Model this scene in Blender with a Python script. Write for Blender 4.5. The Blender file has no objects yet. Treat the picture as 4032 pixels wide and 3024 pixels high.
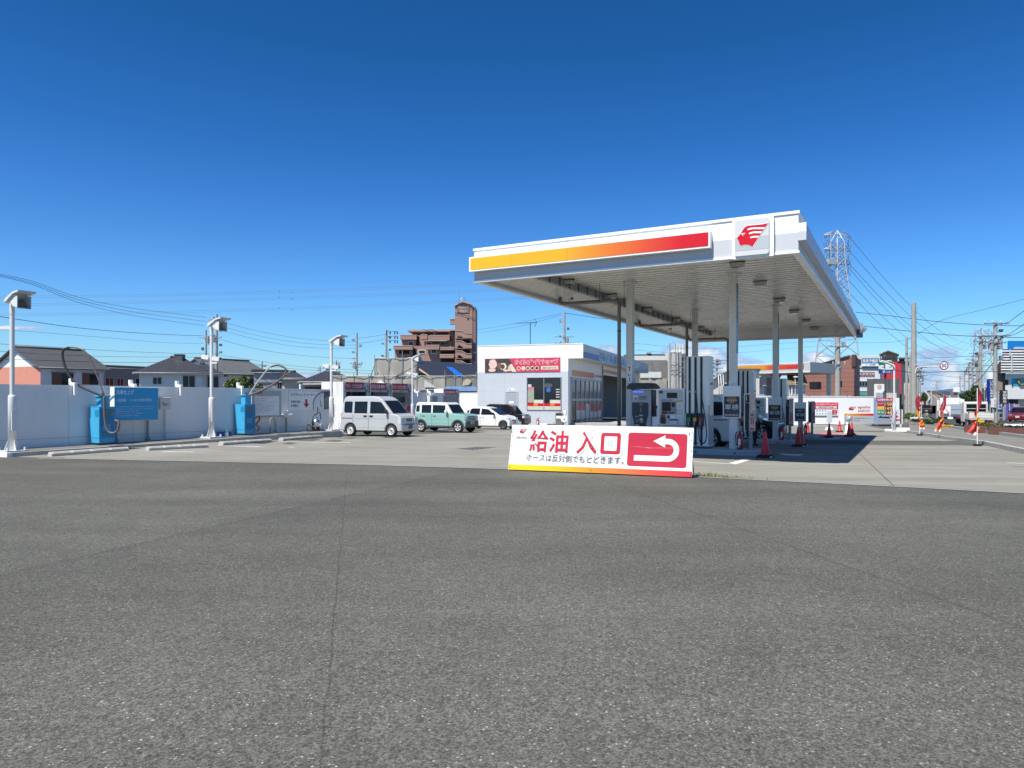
import bpy, bmesh, math, random
from mathutils import Vector, Matrix
random.seed(7)
SC = bpy.context.scene
COL = SC.collection
# ---------------------------------------------------------------- camera, sky, sun, exposure
F, CX, HY, ZC = 2800.0, 2016.0, 1570.0, 1.24      # focal length, centre and horizon of the 4032 px photograph, eye height
cam = bpy.data.cameras.new("camera")
cam.sensor_width = 36.0
cam.lens = 36.0 * F / 4032.0
cam.shift_y = (HY - 1512.0) / 4032.0
cam.clip_start, cam.clip_end = 0.1, 30000.0
camo = bpy.data.objects.new("camera", cam)
camo.location = (0, 0, ZC)
camo.rotation_euler = (math.radians(90), 0, 0)
COL.objects.link(camo)
SC.camera = camo
SUN_DIR = Vector((0.402, 0.487, -1.0)).normalized()     # direction the light travels
sun = bpy.data.lights.new("sun", 'SUN')
sun.energy = 5.0
sun.angle = math.radians(0.53)
sun.color = (1.0, 0.94, 0.83)
suno = bpy.data.objects.new("sun", sun)
suno.rotation_euler = SUN_DIR.to_track_quat('-Z', 'Y').to_euler()
suno.location = (-30, -30, 80)
COL.objects.link(suno)
SUN_EL = math.asin(-SUN_DIR.z)
SUN_AZ = math.atan2(-SUN_DIR.x, -SUN_DIR.y)
W = bpy.data.worlds.new("World")
SC.world = W
W.use_nodes = True
def world():
    nt = W.node_tree
    N, L = nt.nodes, nt.links
    N.clear()
    out = N.new('ShaderNodeOutputWorld')
    bg = N.new('ShaderNodeBackground')
    bg.inputs['Strength'].default_value = 0.10
    sky = N.new('ShaderNodeTexSky')
    sky.sky_type = 'NISHITA'
    sky.sun_disc = False
    sky.sun_elevation = SUN_EL
    sky.sun_rotation = SUN_AZ
    sky.air_density = 1.0
    sky.dust_density = 0.6
    sky.ozone_density = 3.0
    hs = N.new('ShaderNodeHueSaturation')
    hs.inputs['Saturation'].default_value = SKY_SAT
    hs.inputs['Value'].default_value = SKY_VAL
    L.new(sky.outputs[0], hs.inputs['Color'])
    tint = N.new('ShaderNodeMix'); tint.data_type = 'RGBA'; tint.blend_type = 'MULTIPLY'
    tint.inputs[0].default_value = 1.0
    tr = N.new('ShaderNodeValToRGB'); el = tr.color_ramp.elements
    el[0].color = (*SKY_TINT[0][1], 1); el[1].color = (*SKY_TINT[-1][1], 1)
    for z_, c_ in SKY_TINT[1:-1]: el.new(z_).color = (*c_, 1)
    L.new(tr.outputs[0], tint.inputs[7])
    L.new(hs.outputs[0], tint.inputs[6])
    tc = N.new('ShaderNodeTexCoord')
    sep = N.new('ShaderNodeSeparateXYZ')
    L.new(tc.outputs['Generated'], sep.inputs[0])
    L.new(sep.outputs[2], tr.inputs[0])
    # fair weather cumulus low above the horizon: noisy ellipses given by bearing (x/y) and elevation (z/y)
    def ma(op, p, q=0.0):
        r = N.new('ShaderNodeMath'); r.operation = op
        for i, w in enumerate((p, q)):
            if isinstance(w, (int, float)): r.inputs[i].default_value = w
            else: L.new(w, r.inputs[i])
        return r.outputs[0]
    yy = ma('MAXIMUM', sep.outputs[1], .02); be = ma('DIVIDE', sep.outputs[0], yy); ev = ma('DIVIDE', sep.outputs[2], yy)
    field = None
    for px, py, a_, b_ in CLOUDS:
        u0, w0 = (px-CX)/F, (HY-py)/F
        d = ma('ADD', ma('POWER', ma('ABSOLUTE', ma('DIVIDE', ma('SUBTRACT', be, u0), a_/F)), 2), ma('POWER', ma('ABSOLUTE', ma('DIVIDE', ma('SUBTRACT', ev, w0), b_/F)), 2))
        f = ma('SUBTRACT', 1.0, d); field = f if field is None else ma('MAXIMUM', field, f)
    mp = N.new('ShaderNodeMapping'); mp.inputs['Scale'].default_value = (1, 1, 1.7)
    L.new(tc.outputs['Generated'], mp.inputs[0])
    no = N.new('ShaderNodeTexNoise'); no.inputs['Scale'].default_value = 26; no.inputs['Detail'].default_value = 9; no.inputs['Roughness'].default_value = .6
    L.new(mp.outputs[0], no.inputs['Vector'])
    wisp = N.new('ShaderNodeTexNoise'); wisp.inputs['Scale'].default_value = 11; wisp.inputs['Detail'].default_value = 7
    L.new(mp.outputs[0], wisp.inputs['Vector'])
    tot = ma('ADD', ma('MAXIMUM', field, -1.5), ma('MULTIPLY', ma('SUBTRACT', no.outputs[0], .5), 4.2))
    thr = N.new('ShaderNodeMapRange'); thr.interpolation_type = 'SMOOTHSTEP'; thr.inputs[1].default_value = -.5; thr.inputs[2].default_value = .35; thr.inputs[4].default_value = .92
    L.new(tot, thr.inputs[0])
    low = N.new('ShaderNodeMapRange'); low.interpolation_type = 'SMOOTHSTEP'; low.inputs[1].default_value = .13; low.inputs[2].default_value = .03; L.new(ev, low.inputs[0])
    wm = N.new('ShaderNodeMapRange'); wm.interpolation_type = 'SMOOTHSTEP'; wm.inputs[1].default_value = .60; wm.inputs[2].default_value = .76; wm.inputs[4].default_value = .45; L.new(wisp.outputs[0], wm.inputs[0])
    msk = ma('MULTIPLY', ma('MAXIMUM', thr.outputs[0], ma('MULTIPLY', wm.outputs[0], low.outputs[0])), ma('GREATER_THAN', sep.outputs[1], .02))
    cr = N.new('ShaderNodeValToRGB')
    cr.color_ramp.elements[0].position = .1; cr.color_ramp.elements[0].color = (2.7, 3.9, 5.8, 1)
    cr.color_ramp.elements[1].position = .95; cr.color_ramp.elements[1].color = (6.9, 7.0, 7.1, 1)
    L.new(ma('ADD', ma('MULTIPLY', tot, .55), ma('MULTIPLY', ma('SUBTRACT', no.outputs[0], .5), 1.2)), cr.inputs[0])
    mix = N.new('ShaderNodeMix'); mix.data_type = 'RGBA'
    L.new(msk, mix.inputs[0])
    L.new(tint.outputs[2], mix.inputs[6]); L.new(cr.outputs[0], mix.inputs[7])
    L.new(mix.outputs[2], bg.inputs['Color'])
    L.new(bg.outputs[0], out.inputs[0])
SKY_SAT, SKY_VAL = 1.15, 1.0
CLOUDS = [(2690, 1390, 70, 45), (2790, 1405, 120, 40), (2900, 1450, 160, 45), (2395, 1385, 45, 28), (3215, 1420, 60, 30), (3680, 1395, 95, 32), (3640, 1450, 130, 45), (3760, 1500, 180, 45), (3560, 1520, 160, 25), (1230, 1480, 110, 16), (40, 1290, 130, 9)]
# clear blue of the day: correction of the sky model by height above the horizon
SKY_TINT = [(0, [0.707, 0.97, 1.26]), (0.069, [0.566, 0.896, 1.222]), (0.137, [0.457, 0.807, 1.185]), (0.235, [0.314, 0.665, 1.05]), (0.324, [0.209, 0.564, 0.93]), (0.435, [0.141, 0.488, 0.775]), (1.0, [0.085, 0.31, 0.56])]
world()
SC.view_settings.view_transform = 'Standard'
SC.view_settings.look = 'None'
SC.view_settings.exposure = 0.5
SC.view_settings.gamma = 1.0
SC.cycles.max_bounces = 6
SC.cycles.diffuse_bounces = 3
SC.cycles.use_denoising = True
# ---------------------------------------------------------------- geometry of the place
def clamp(a, lo, hi): return max(lo, min(hi, a))
A = math.atan(0.5457)
C0 = Vector((6.285, 15.6))
U2, V2 = Vector((math.cos(A), -math.sin(A))), Vector((math.sin(A), math.cos(A)))
def sstep(t): t = clamp(t, 0, 1); return t*t*(3-2*t)
def rise(x, y):
    """the parking strip along the left kerb stays level while the forecourt falls away"""
    if x > -3 or y > 42: return 0.0
    u = (x-C0.x)*U2.x+(y-C0.y)*U2.y; v = (x-C0.x)*V2.x+(y-C0.y)*V2.y
    return .155*sstep((-14.2-u)/3.3)*clamp((v+7)/5, 0, 1)*(1-sstep((v-5.2)/3.2))
def G(x, y):
    """height of the gently falling ground"""
    return rise(x, y)-0.0047 * clamp(x, -60, 25) - 0.0165 * clamp(y, -40, 60) - 0.012 * clamp(y - 60, 0, 340)
BREAK_X, BREAK_Y = (-60, -16, -14, -13, -12, -11, -10, -9, -8, -7, -6, -5, 25), (-40, 15, 16.5, 18, 19.5, 21, 23, 25, 27, 29, 31, 33, 35, 60, 400)
def at(px, py, Y):
    return Vector(((px - CX) / F * Y, Y, ZC - (py - HY) / F * Y))
def gp(px, py, dz=0.0):
    """point of the ground seen at a pixel of the photograph"""
    lo, hi = 1.0, 2000.0
    for _ in range(60):
        m = (lo + hi) / 2
        p = at(px, py, m)
        if p.z > G(p.x, p.y) + dz: lo = m
        else: hi = m
    p = at(px, py, lo)
    return Vector((p.x, p.y, G(p.x, p.y) + dz))
def gx(px, Y, dz=0.0):
    X = (px - CX) / F * Y
    return Vector((X, Y, G(X, Y) + dz))
def st(u, v, dz=0.0):
    """station frame: u along the canopy front, v into the forecourt"""
    p = C0 + U2 * u + V2 * v
    return Vector((p.x, p.y, G(p.x, p.y) + dz))
# ---------------------------------------------------------------- mesh builder
class MB:
    SHEAR = 0.0          # side walls of the roadside buildings run with the road
    def __init__(s):
        s.v, s.f, s.mi, s.sm, s.mats = [], [], [], [], []
    def add(s, verts, faces, mat, smooth=False, T=None):
        if mat not in s.mats: s.mats.append(mat)
        k = s.mats.index(mat); n = len(s.v)
        s.v += [tuple(T @ Vector(p)) if T else tuple(p) for p in verts]
        for f in faces:
            s.f.append([i + n for i in f]); s.mi.append(k); s.sm.append(smooth)
        return s
    def box(s, x0, x1, y0, y1, z0, z1, mat, T=None):
        v = [(x, y, z) for z in (z0, z1) for y in (y0, y1) for x in (x0, x1)]
        f = [(0, 2, 3, 1), (4, 5, 7, 6), (0, 1, 5, 4), (2, 6, 7, 3), (0, 4, 6, 2), (1, 3, 7, 5)]
        return s.add(v, f, mat, False, T)
    def cbox(s, c, d, mat, T=None):
        return s.box(c[0]-d[0]/2, c[0]+d[0]/2, c[1]-d[1]/2, c[1]+d[1]/2, c[2]-d[2]/2, c[2]+d[2]/2, mat, T)
    def rbox(s, x0, x1, y0, y1, z0, z1, r, mat, T=None, n=3, axis='y'):
        """box with rounded corners in the xz (axis y) or xy (axis z) plane"""
        pts = []
        a0, a1, b0, b1 = (x0, x1, z0, z1) if axis == 'y' else (x0, x1, y0, y1)
        for cx, cy, st_ in ((a1-r, b1-r, 0), (a0+r, b1-r, 90), (a0+r, b0+r, 180), (a1-r, b0+r, 270)):
            for i in range(n + 1):
                t = math.radians(st_ + 90*i/n)
                pts.append((cx + r*math.cos(t), cy + r*math.sin(t)))
        return s.prism(pts, y0, y1, mat, T, 'y') if axis == 'y' else s.prism(pts, z0, z1, mat, T, 'z')
    def prism(s, pts, a, b, mat, T=None, axis='y', smooth=False):
        n = len(pts)
        ar = sum(pts[i][0]*pts[(i+1) % n][1] - pts[(i+1) % n][0]*pts[i][1] for i in range(n))
        if ar < 0: pts = pts[::-1]
        if axis == 'y': lo = [(p[0], a, p[1]) for p in pts]; hi = [(p[0], b, p[1]) for p in pts]
        elif axis == 'z': lo = [(p[0], p[1], b) for p in pts]; hi = [(p[0], p[1], a) for p in pts]
        else: lo = [(b, p[0], p[1]) for p in pts]; hi = [(a, p[0], p[1]) for p in pts]
        f = [list(range(n)), list(range(2*n-1, n-1, -1))]
        f += [(i, i+n, (i+1) % n + n, (i+1) % n) for i in range(n)]
        return s.add(lo + hi, f, mat, smooth, T)
    def cyl(s, p0, p1, r0, mat, r1=None, n=12, T=None, caps=True):
        r1 = r0 if r1 is None else r1
        p0, p1 = Vector(p0), Vector(p1)
        d = (p1 - p0).normalized()
        x = d.orthogonal().normalized(); y = d.cross(x)
        v = []
        for p, r in ((p0, r0), (p1, r1)):
            for i in range(n):
                t = 2*math.pi*i/n
                v.append(p + x*r*math.cos(t) + y*r*math.sin(t))
        s.add(v, [(i, (i+1) % n, (i+1) % n + n, i+n) for i in range(n)], mat, True, T)
        if caps: s.add(v, [list(range(n))[::-1], list(range(n, 2*n))], mat, False, T)
        return s
    def tube(s, pts, r, mat, n=8, T=None):
        pts = [Vector(p) for p in pts]
        rs = r if isinstance(r, (list, tuple)) else [r]*len(pts)
        v = []; x = None
        for i, p in enumerate(pts):
            d = (pts[min(i+1, len(pts)-1)] - pts[max(i-1, 0)]).normalized()
            if x is None: x = d.orthogonal().normalized()
            x = (x - d*x.dot(d))
            x = x.normalized() if x.length > 1e-6 else d.orthogonal().normalized()
            y = d.cross(x)
            for k in range(n):
                t = 2*math.pi*k/n
                v.append(p + (x*math.cos(t) + y*math.sin(t))*rs[i])
        f = []
        for i in range(len(pts)-1):
            for k in range(n):
                f.append((i*n+k, i*n+(k+1) % n, (i+1)*n+(k+1) % n, (i+1)*n+k))
        f.append(list(range(n))[::-1]); f.append([len(v)-n+k for k in range(n)])
        return s.add(v, f, mat, True, T)
    def lathe(s, prof, mat, n=16, c=(0, 0, 0), T=None, axis='z', smooth=True, ring=False, cap0=True):
        if ring: prof = list(prof)+[prof[0]]
        v = []
        for r, z in prof:
            for k in range(n):
                t = 2*math.pi*k/n
                a, b = r*math.cos(t), r*math.sin(t)
                v.append((c[0]+a, c[1]+b, c[2]+z) if axis == 'z' else (c[0]+a, c[1]+z, c[2]-b))
        f = []
        for i in range(len(prof)-1):
            for k in range(n):
                f.append((i*n+k, i*n+(k+1) % n, (i+1)*n+(k+1) % n, (i+1)*n+k))
        if not ring and cap0: f.append(list(range(n))[::-1])
        if not ring: f.append([len(v)-n+k for k in range(n)])
        return s.add(v, f, mat, smooth, T)
    def quad(s, a, b, c, d, mat, T=None):
        return s.add([a, b, c, d], [(0, 1, 2, 3)], mat, False, T)
    def poly(s, pts, y, mat, T=None):
        """flat polygon in the xz plane facing -y"""
        n = len(pts)
        ar = sum(pts[i][0]*pts[(i+1) % n][1] - pts[(i+1) % n][0]*pts[i][1] for i in range(n))
        if ar < 0: pts = pts[::-1]
        return s.add([(p[0], y, p[1]) for p in pts], [list(range(n))], mat, False, T)
    def text(s, body, x0, x1, z0, z1, y, mat, T=None, off=0.0, base=None):
        """lettering fitted into a rectangle of the xz plane, facing -y"""
        def ev(o_):
            key = (body, o_)
            if key not in TEXTS:
                c = bpy.data.curves.new("lettering", 'FONT'); c.body = body; c.resolution_u = 2; c.offset = o_
                c.space_line = 1.0
                o = bpy.data.objects.new("lettering", c); COL.objects.link(o)
                dg = bpy.context.evaluated_depsgraph_get()
                m = bpy.data.meshes.new_from_object(o.evaluated_get(dg))
                TEXTS[key] = ([tuple(q.co) for q in m.vertices], [list(p.vertices) for p in m.polygons])
                bpy.data.objects.remove(o); bpy.data.curves.remove(c); bpy.data.meshes.remove(m)
            return TEXTS[key]
        if .012 < off < .06 and off != .024: off = .012
        v0, _ = ev(0.0)
        if not v0: return s
        ax, bx = min(q[0] for q in v0), max(q[0] for q in v0)
        ay, by = min(q[1] for q in v0), max(q[1] for q in v0)
        sx, sz = (x1-x0)/(bx-ax), (z1-z0)/(by-ay)
        v, f = ev(off)
        return s.add([(x0+(q[0]-ax)*sx, y, z0+(q[1]-ay)*sz) for q in v], f, mat, False, T)
    def deform(s, fn):
        s.v = [tuple(fn(Vector(p))) for p in s.v]
        return s
    def slice(s, step, x1):
        """cut every face along x so that a bent sheet bends its printing too"""
        bm = bmesh.new(); lay = bm.faces.layers.int.new('m')
        vs = [bm.verts.new(p) for p in s.v]
        for f, k in zip(s.f, s.mi):
            try: q = bm.faces.new([vs[i] for i in f]); q[lay] = k
            except ValueError: pass
        bmesh.ops.triangulate(bm, faces=bm.faces[:])
        for i in range(1, int(x1/step)): bmesh.ops.bisect_plane(bm, geom=bm.verts[:]+bm.edges[:]+bm.faces[:], plane_co=(i*step, 0, 0), plane_no=(1, 0, 0))
        for i in range(1, 6): bmesh.ops.bisect_plane(bm, geom=bm.verts[:]+bm.edges[:]+bm.faces[:], plane_co=(0, 0, i*.16), plane_no=(0, 0, 1))
        bm.verts.index_update()
        s.v = [tuple(q.co) for q in bm.verts]; s.f = [[q.index for q in f.verts] for f in bm.faces]; s.mi = [f[lay] for f in bm.faces]; s.sm = [False]*len(s.f)
        bm.free(); return s
    def build(s, name, parent=None, bev=0.0, seg=2, loc=None, rotz=0.0):
        me = bpy.data.meshes.new(name)
        if MB.SHEAR: s.v = [(x+MB.SHEAR*y, y, z) for x, y, z in s.v]
        me.from_pydata(s.v, [], s.f)
        for m in s.mats: me.materials.append(m)
        me.polygons.foreach_set('material_index', s.mi)
        me.polygons.foreach_set('use_smooth', s.sm)
        me.update()
        o = bpy.data.objects.new(name, me)
        COL.objects.link(o)
        if parent is not None: o.parent = parent
        if loc is not None: o.location = loc
        if rotz: o.rotation_euler = (0, 0, rotz)
        if bev:
            b = o.modifiers.new('edge', 'BEVEL'); b.width = bev; b.segments = seg
            b.limit_method = 'ANGLE'; b.angle_limit = math.radians(35); b.use_clamp_overlap = True
        return o
TEXTS = {}
def tag(o, label, cat, group=None, kind=None):
    o['label'] = label; o['category'] = cat
    if group: o['group'] = group
    if kind: o['kind'] = kind
    return o
def thing(name, label, cat, loc, rotz=0.0, group=None):
    o = bpy.data.objects.new(name, None)
    o.empty_display_size = 0.2
    COL.objects.link(o)
    o.location = loc; o.rotation_euler = (0, 0, rotz)
    return tag(o, label, cat, group)
def struct(o):
    o['kind'] = 'structure'
    return o
def copy_tree(o, parent=None):
    c = o.copy(); COL.objects.link(c)
    if parent is not None: c.parent = parent
    for ch in list(o.children): copy_tree(ch, c)
    return c
def RZ(deg): return Matrix.Rotation(math.radians(deg), 4, 'Z')
def TR(x, y, z): return Matrix.Translation((x, y, z))
# ---------------------------------------------------------------- materials
def lin(h):
    h = h.lstrip('#')
    r = []
    for i in (0, 2, 4):
        c = int(h[i:i+2], 16)/255
        r.append(.76*(c/12.92 if c <= 0.04045 else ((c+0.055)/1.055)**2.4))
    return tuple(r)
MATS = {}
def M(name, col, rough=0.6, metal=0.0, var=0.12, scale=3.0, bump=0.0, bscale=60.0, emit=0.0, dirt=0.0, coat=0.0, stretch=None):
    """procedural paint / plastic / metal: base colour broken up by two noises, optional bump and stains"""
    if name in MATS: return MATS[name]
    if isinstance(col, str): col = lin(col)
    m = bpy.data.materials.new(name); m.use_nodes = True
    nt = m.node_tree; N, L = nt.nodes, nt.links
    b = N['Principled BSDF']
    b.inputs['Roughness'].default_value = rough
    b.inputs['Metallic'].default_value = metal
    if coat: b.inputs['Coat Weight'].default_value = coat; b.inputs['Coat Roughness'].default_value = 0.06
    tc = N.new('ShaderNodeTexCoord')
    vec = tc.outputs['Object']
    if stretch:
        mp = N.new('ShaderNodeMapping'); mp.inputs['Scale'].default_value = stretch
        L.new(vec, mp.inputs[0]); vec = mp.outputs[0]
    no = N.new('ShaderNodeTexNoise'); no.inputs['Scale'].default_value = scale
    no.inputs['Detail'].default_value = 6; no.inputs['Roughness'].default_value = 0.6
    L.new(vec, no.inputs['Vector'])
    mr = N.new('ShaderNodeMapRange')
    mr.inputs[1].default_value = 0.25; mr.inputs[2].default_value = 0.75
    mr.inputs[3].default_value = 1 - var; mr.inputs[4].default_value = 1 + var*0.6
    L.new(no.outputs[0], mr.inputs[0])
    mx = N.new('ShaderNodeMix'); mx.data_type = 'RGBA'; mx.blend_type = 'MULTIPLY'
    mx.inputs[0].default_value = 1.0; mx.inputs[6].default_value = (*col, 1)
    L.new(mr.outputs[0], mx.inputs[7])
    colo = mx.outputs[2]
    if dirt:
        n2 = N.new('ShaderNodeTexNoise'); n2.inputs['Scale'].default_value = 1.3
        n2.inputs['Detail'].default_value = 8; n2.inputs['Roughness'].default_value = 0.7
        mp2 = N.new('ShaderNodeMapping'); mp2.inputs['Scale'].default_value = (3.0, 3.0, 0.5)
        L.new(tc.outputs['Object'], mp2.inputs[0]); L.new(mp2.outputs[0], n2.inputs['Vector'])
        r2 = N.new('ShaderNodeMapRange'); r2.inputs[1].default_value = 0.52; r2.inputs[2].default_value = 0.8
        r2.inputs[3].default_value = 0; r2.inputs[4].default_value = dirt
        L.new(n2.outputs[0], r2.inputs[0])
        m2 = N.new('ShaderNodeMix'); m2.data_type = 'RGBA'
        m2.inputs[7].default_value = (col[0]*0.42, col[1]*0.38, col[2]*0.32, 1)
        L.new(r2.outputs[0], m2.inputs[0]); L.new(colo, m2.inputs[6]); colo = m2.outputs[2]
    L.new(colo, b.inputs['Base Color'])
    if emit:
        L.new(colo, b.inputs['Emission Color']); b.inputs['Emission Strength'].default_value = emit
    rr = N.new('ShaderNodeMapRange')
    rr.inputs[3].default_value = max(0.02, rough-0.08); rr.inputs[4].default_value = min(1, rough+0.08)
    L.new(no.outputs[0], rr.inputs[0]); L.new(rr.outputs[0], b.inputs['Roughness'])
    if bump:
        n3 = N.new('ShaderNodeTexNoise'); n3.inputs['Scale'].default_value = bscale; n3.inputs['Detail'].default_value = 4
        L.new(tc.outputs['Object'], n3.inputs['Vector'])
        bp = N.new('ShaderNodeBump'); bp.inputs['Strength'].default_value = bump; bp.inputs['Distance'].default_value = 0.02
        L.new(n3.outputs[0], bp.inputs['Height']); L.new(bp.outputs[0], b.inputs['Normal'])
    MATS[name] = m
    return m
def matte(m, k=.1): m.node_tree.nodes['Principled BSDF'].inputs['Specular IOR Level'].default_value = k; return m
def ramp_mat(name, axis, lo, hi, stops, rough=0.4):
    """paint whose hue itself runs from one end of the sign to the other"""
    m = bpy.data.materials.new(name); m.use_nodes = True
    nt = m.node_tree; N, L = nt.nodes, nt.links
    b = N['Principled BSDF']; b.inputs['Roughness'].default_value = rough
    tc = N.new('ShaderNodeTexCoord'); sp = N.new('ShaderNodeSeparateXYZ'); L.new(tc.outputs['Object'], sp.inputs[0])
    mr = N.new('ShaderNodeMapRange'); mr.inputs[1].default_value = lo; mr.inputs[2].default_value = hi
    L.new(sp.outputs[axis], mr.inputs[0])
    cr = N.new('ShaderNodeValToRGB'); e = cr.color_ramp.elements
    e[0].position, e[0].color = stops[0][0], (*lin(stops[0][1]), 1)
    e[1].position, e[1].color = stops[-1][0], (*lin(stops[-1][1]), 1)
    for p, c in stops[1:-1]:
        k = e.new(p); k.color = (*lin(c), 1)
    L.new(mr.outputs[0], cr.inputs[0]); L.new(cr.outputs[0], b.inputs['Base Color'])
    return m
def stripe_mat(name, c1, c2, period, axis='z', rough=0.6, duty=0.06, bump=0.4, var=0.1, second=None):
    """courses of siding, tiles or panels: thin joint lines every period metres"""
    if isinstance(c1, str): c1 = lin(c1)
    if isinstance(c2, str): c2 = lin(c2)
    m = bpy.data.materials.new(name); m.use_nodes = True
    nt = m.node_tree; N, L = nt.nodes, nt.links
    b = N['Principled BSDF']; b.inputs['Roughness'].default_value = rough
    tc = N.new('ShaderNodeTexCoord'); sp = N.new('ShaderNodeSeparateXYZ'); L.new(tc.outputs['Object'], sp.inputs[0])
    def line(ax, per, dt):
        d = N.new('ShaderNodeMath'); d.operation = 'DIVIDE'; d.inputs[1].default_value = per
        L.new(sp.outputs['xyz'.index(ax)], d.inputs[0])
        fr = N.new('ShaderNodeMath'); fr.operation = 'FRACT'; L.new(d.outputs[0], fr.inputs[0])
        g = N.new('ShaderNodeMath'); g.operation = 'LESS_THAN'; g.inputs[1].default_value = dt; L.new(fr.outputs[0], g.inputs[0])
        return g.outputs[0]
    g = line(axis, period, duty)
    if second:
        g2 = line(second[0], second[1], second[2])
        mxm = N.new('ShaderNodeMath'); mxm.operation = 'MAXIMUM'; L.new(g, mxm.inputs[0]); L.new(g2, mxm.inputs[1]); g = mxm.outputs[0]
    no = N.new('ShaderNodeTexNoise'); no.inputs['Scale'].default_value = 1.7; no.inputs['Detail'].default_value = 7
    L.new(tc.outputs['Object'], no.inputs['Vector'])
    mr = N.new('ShaderNodeMapRange'); mr.inputs[1].default_value = .25; mr.inputs[2].default_value = .75
    mr.inputs[3].default_value = 1-var; mr.inputs[4].default_value = 1+var*.5
    L.new(no.outputs[0], mr.inputs[0])
    mx = N.new('ShaderNodeMix'); mx.data_type = 'RGBA'
    mx.inputs[6].default_value = (*c1, 1); mx.inputs[7].default_value = (*c2, 1); L.new(g, mx.inputs[0])
    mm = N.new('ShaderNodeMix'); mm.data_type = 'RGBA'; mm.blend_type = 'MULTIPLY'; mm.inputs[0].default_value = 1
    L.new(mx.outputs[2], mm.inputs[6]); L.new(mr.outputs[0], mm.inputs[7]); L.new(mm.outputs[2], b.inputs['Base Color'])
    bp = N.new('ShaderNodeBump'); bp.invert = True; bp.inputs['Strength'].default_value = bump; bp.inputs['Distance'].default_value = 0.02
    L.new(g, bp.inputs['Height']); L.new(bp.outputs[0], b.inputs['Normal'])
    return m
def foliage_mat(name, c1, c2):
    m = bpy.data.materials.new(name); m.use_nodes = True
    nt = m.node_tree; N, L = nt.nodes, nt.links
    b = N['Principled BSDF']; b.inputs['Roughness'].default_value = 0.55
    g = N.new('ShaderNodeNewGeometry')
    tc = N.new('ShaderNodeTexCoord'); no = N.new('ShaderNodeTexNoise'); no.inputs['Scale'].default_value = 5
    L.new(tc.outputs['Object'], no.inputs['Vector'])
    ad = N.new('ShaderNodeMath'); ad.operation = 'ADD'; L.new(g.outputs['Random Per Island'], ad.inputs[0]); L.new(no.outputs[0], ad.inputs[1])
    mr = N.new('ShaderNodeMapRange'); mr.inputs[1].default_value = .4; mr.inputs[2].default_value = 1.5; L.new(ad.outputs[0], mr.inputs[0])
    mx = N.new('ShaderNodeMix'); mx.data_type = 'RGBA'; mx.inputs[6].default_value = (*c1, 1); mx.inputs[7].default_value = (*c2, 1)
    L.new(mr.outputs[0], mx.inputs[0]); L.new(mx.outputs[2], b.inputs['Base Color'])
    b.inputs['Subsurface Weight'].default_value = 0.0
    return m
def glass_mat(name, col=(0.02, 0.025, 0.03), rough=0.05):
    return M(name, col, rough, 0.0, 0.3, 1.5)
WHITE = M('white_paint', (.85, .85, .84), .45, 0, .05, 2, dirt=.12)
WHITE2 = M('white_panel', (.83, .84, .83), .4, 0, .04, 1.5)
OFFW = M('off_white', (.66, .66, .63), .5, 0, .08, 2, dirt=.2)
LGREY = M('light_grey_paint', (.52, .54, .57), .45, 0, .06, 2)
MGREY = M('mid_grey_paint', (.27, .28, .29), .5, 0, .08, 2)
DGREY = M('dark_grey', (.075, .08, .09), .5, 0, .15, 3)
BLACK = M('black_plastic', (.012, .012, .013), .45, 0, .2, 4)
RUBBER = M('tyre_rubber', (.014, .014, .014), .8, 0, .2, 8)
CHROME = M('bright_metal', (.72, .73, .75), .22, 1.0, .08, 5)
STEEL = M('galvanised_steel', (.42, .43, .44), .45, .8, .15, 6)
RED = M('sign_red', '#d8232f', .4, 0, .05, 2)
BRED = M('bright_red', '#e60020', .35, 0, .04, 2)
CRIMSON = M('banner_red', '#c41e3c', .45, 0, .06, 3)
PINK = M('poster_pink', '#e83a6c', .4, 0, .05, 3)
YELLOW = M('sign_yellow', '#f7c21a', .4, 0, .05, 2)
ORANGE = M('sign_orange', '#f0862c', .4, 0, .05, 2)
BLUE = M('sign_blue', '#1f86c4', .4, 0, .06, 2)
NAVY = M('sign_navy', '#1b3a94', .4, 0, .06, 2)
SKYB = M('sky_blue_vinyl', '#57a3d6', .4, 0, .06, 2)
GREEN = M('sign_green', '#1f9c4b', .4, 0, .06, 2)
INK = M('black_ink', (.02, .02, .025), .5, 0, .1, 3)
GINK = M('grey_ink', (.16, .17, .2), .5, 0, .1, 3)
PGREY = M('pale_grey_ink', (.52, .54, .56), .5, 0, .05, 3)
GLASS = glass_mat('dark_glass')
GLASS2 = glass_mat('window_glass', (.05, .06, .07), .04)
CARGLASS = glass_mat('car_glass', (.010, .012, .015), .04)
for q in (GLASS, CARGLASS): q.node_tree.nodes['Principled BSDF'].inputs['Specular IOR Level'].default_value = .28
CONC = M('cast_concrete', (.40, .395, .37), .85, 0, .2, 2.5, .25, 90, dirt=.4)
CONCP = M('pole_concrete', (.33, .32, .30), .85, 0, .2, 2.0, .2, 60, dirt=.3)
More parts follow.
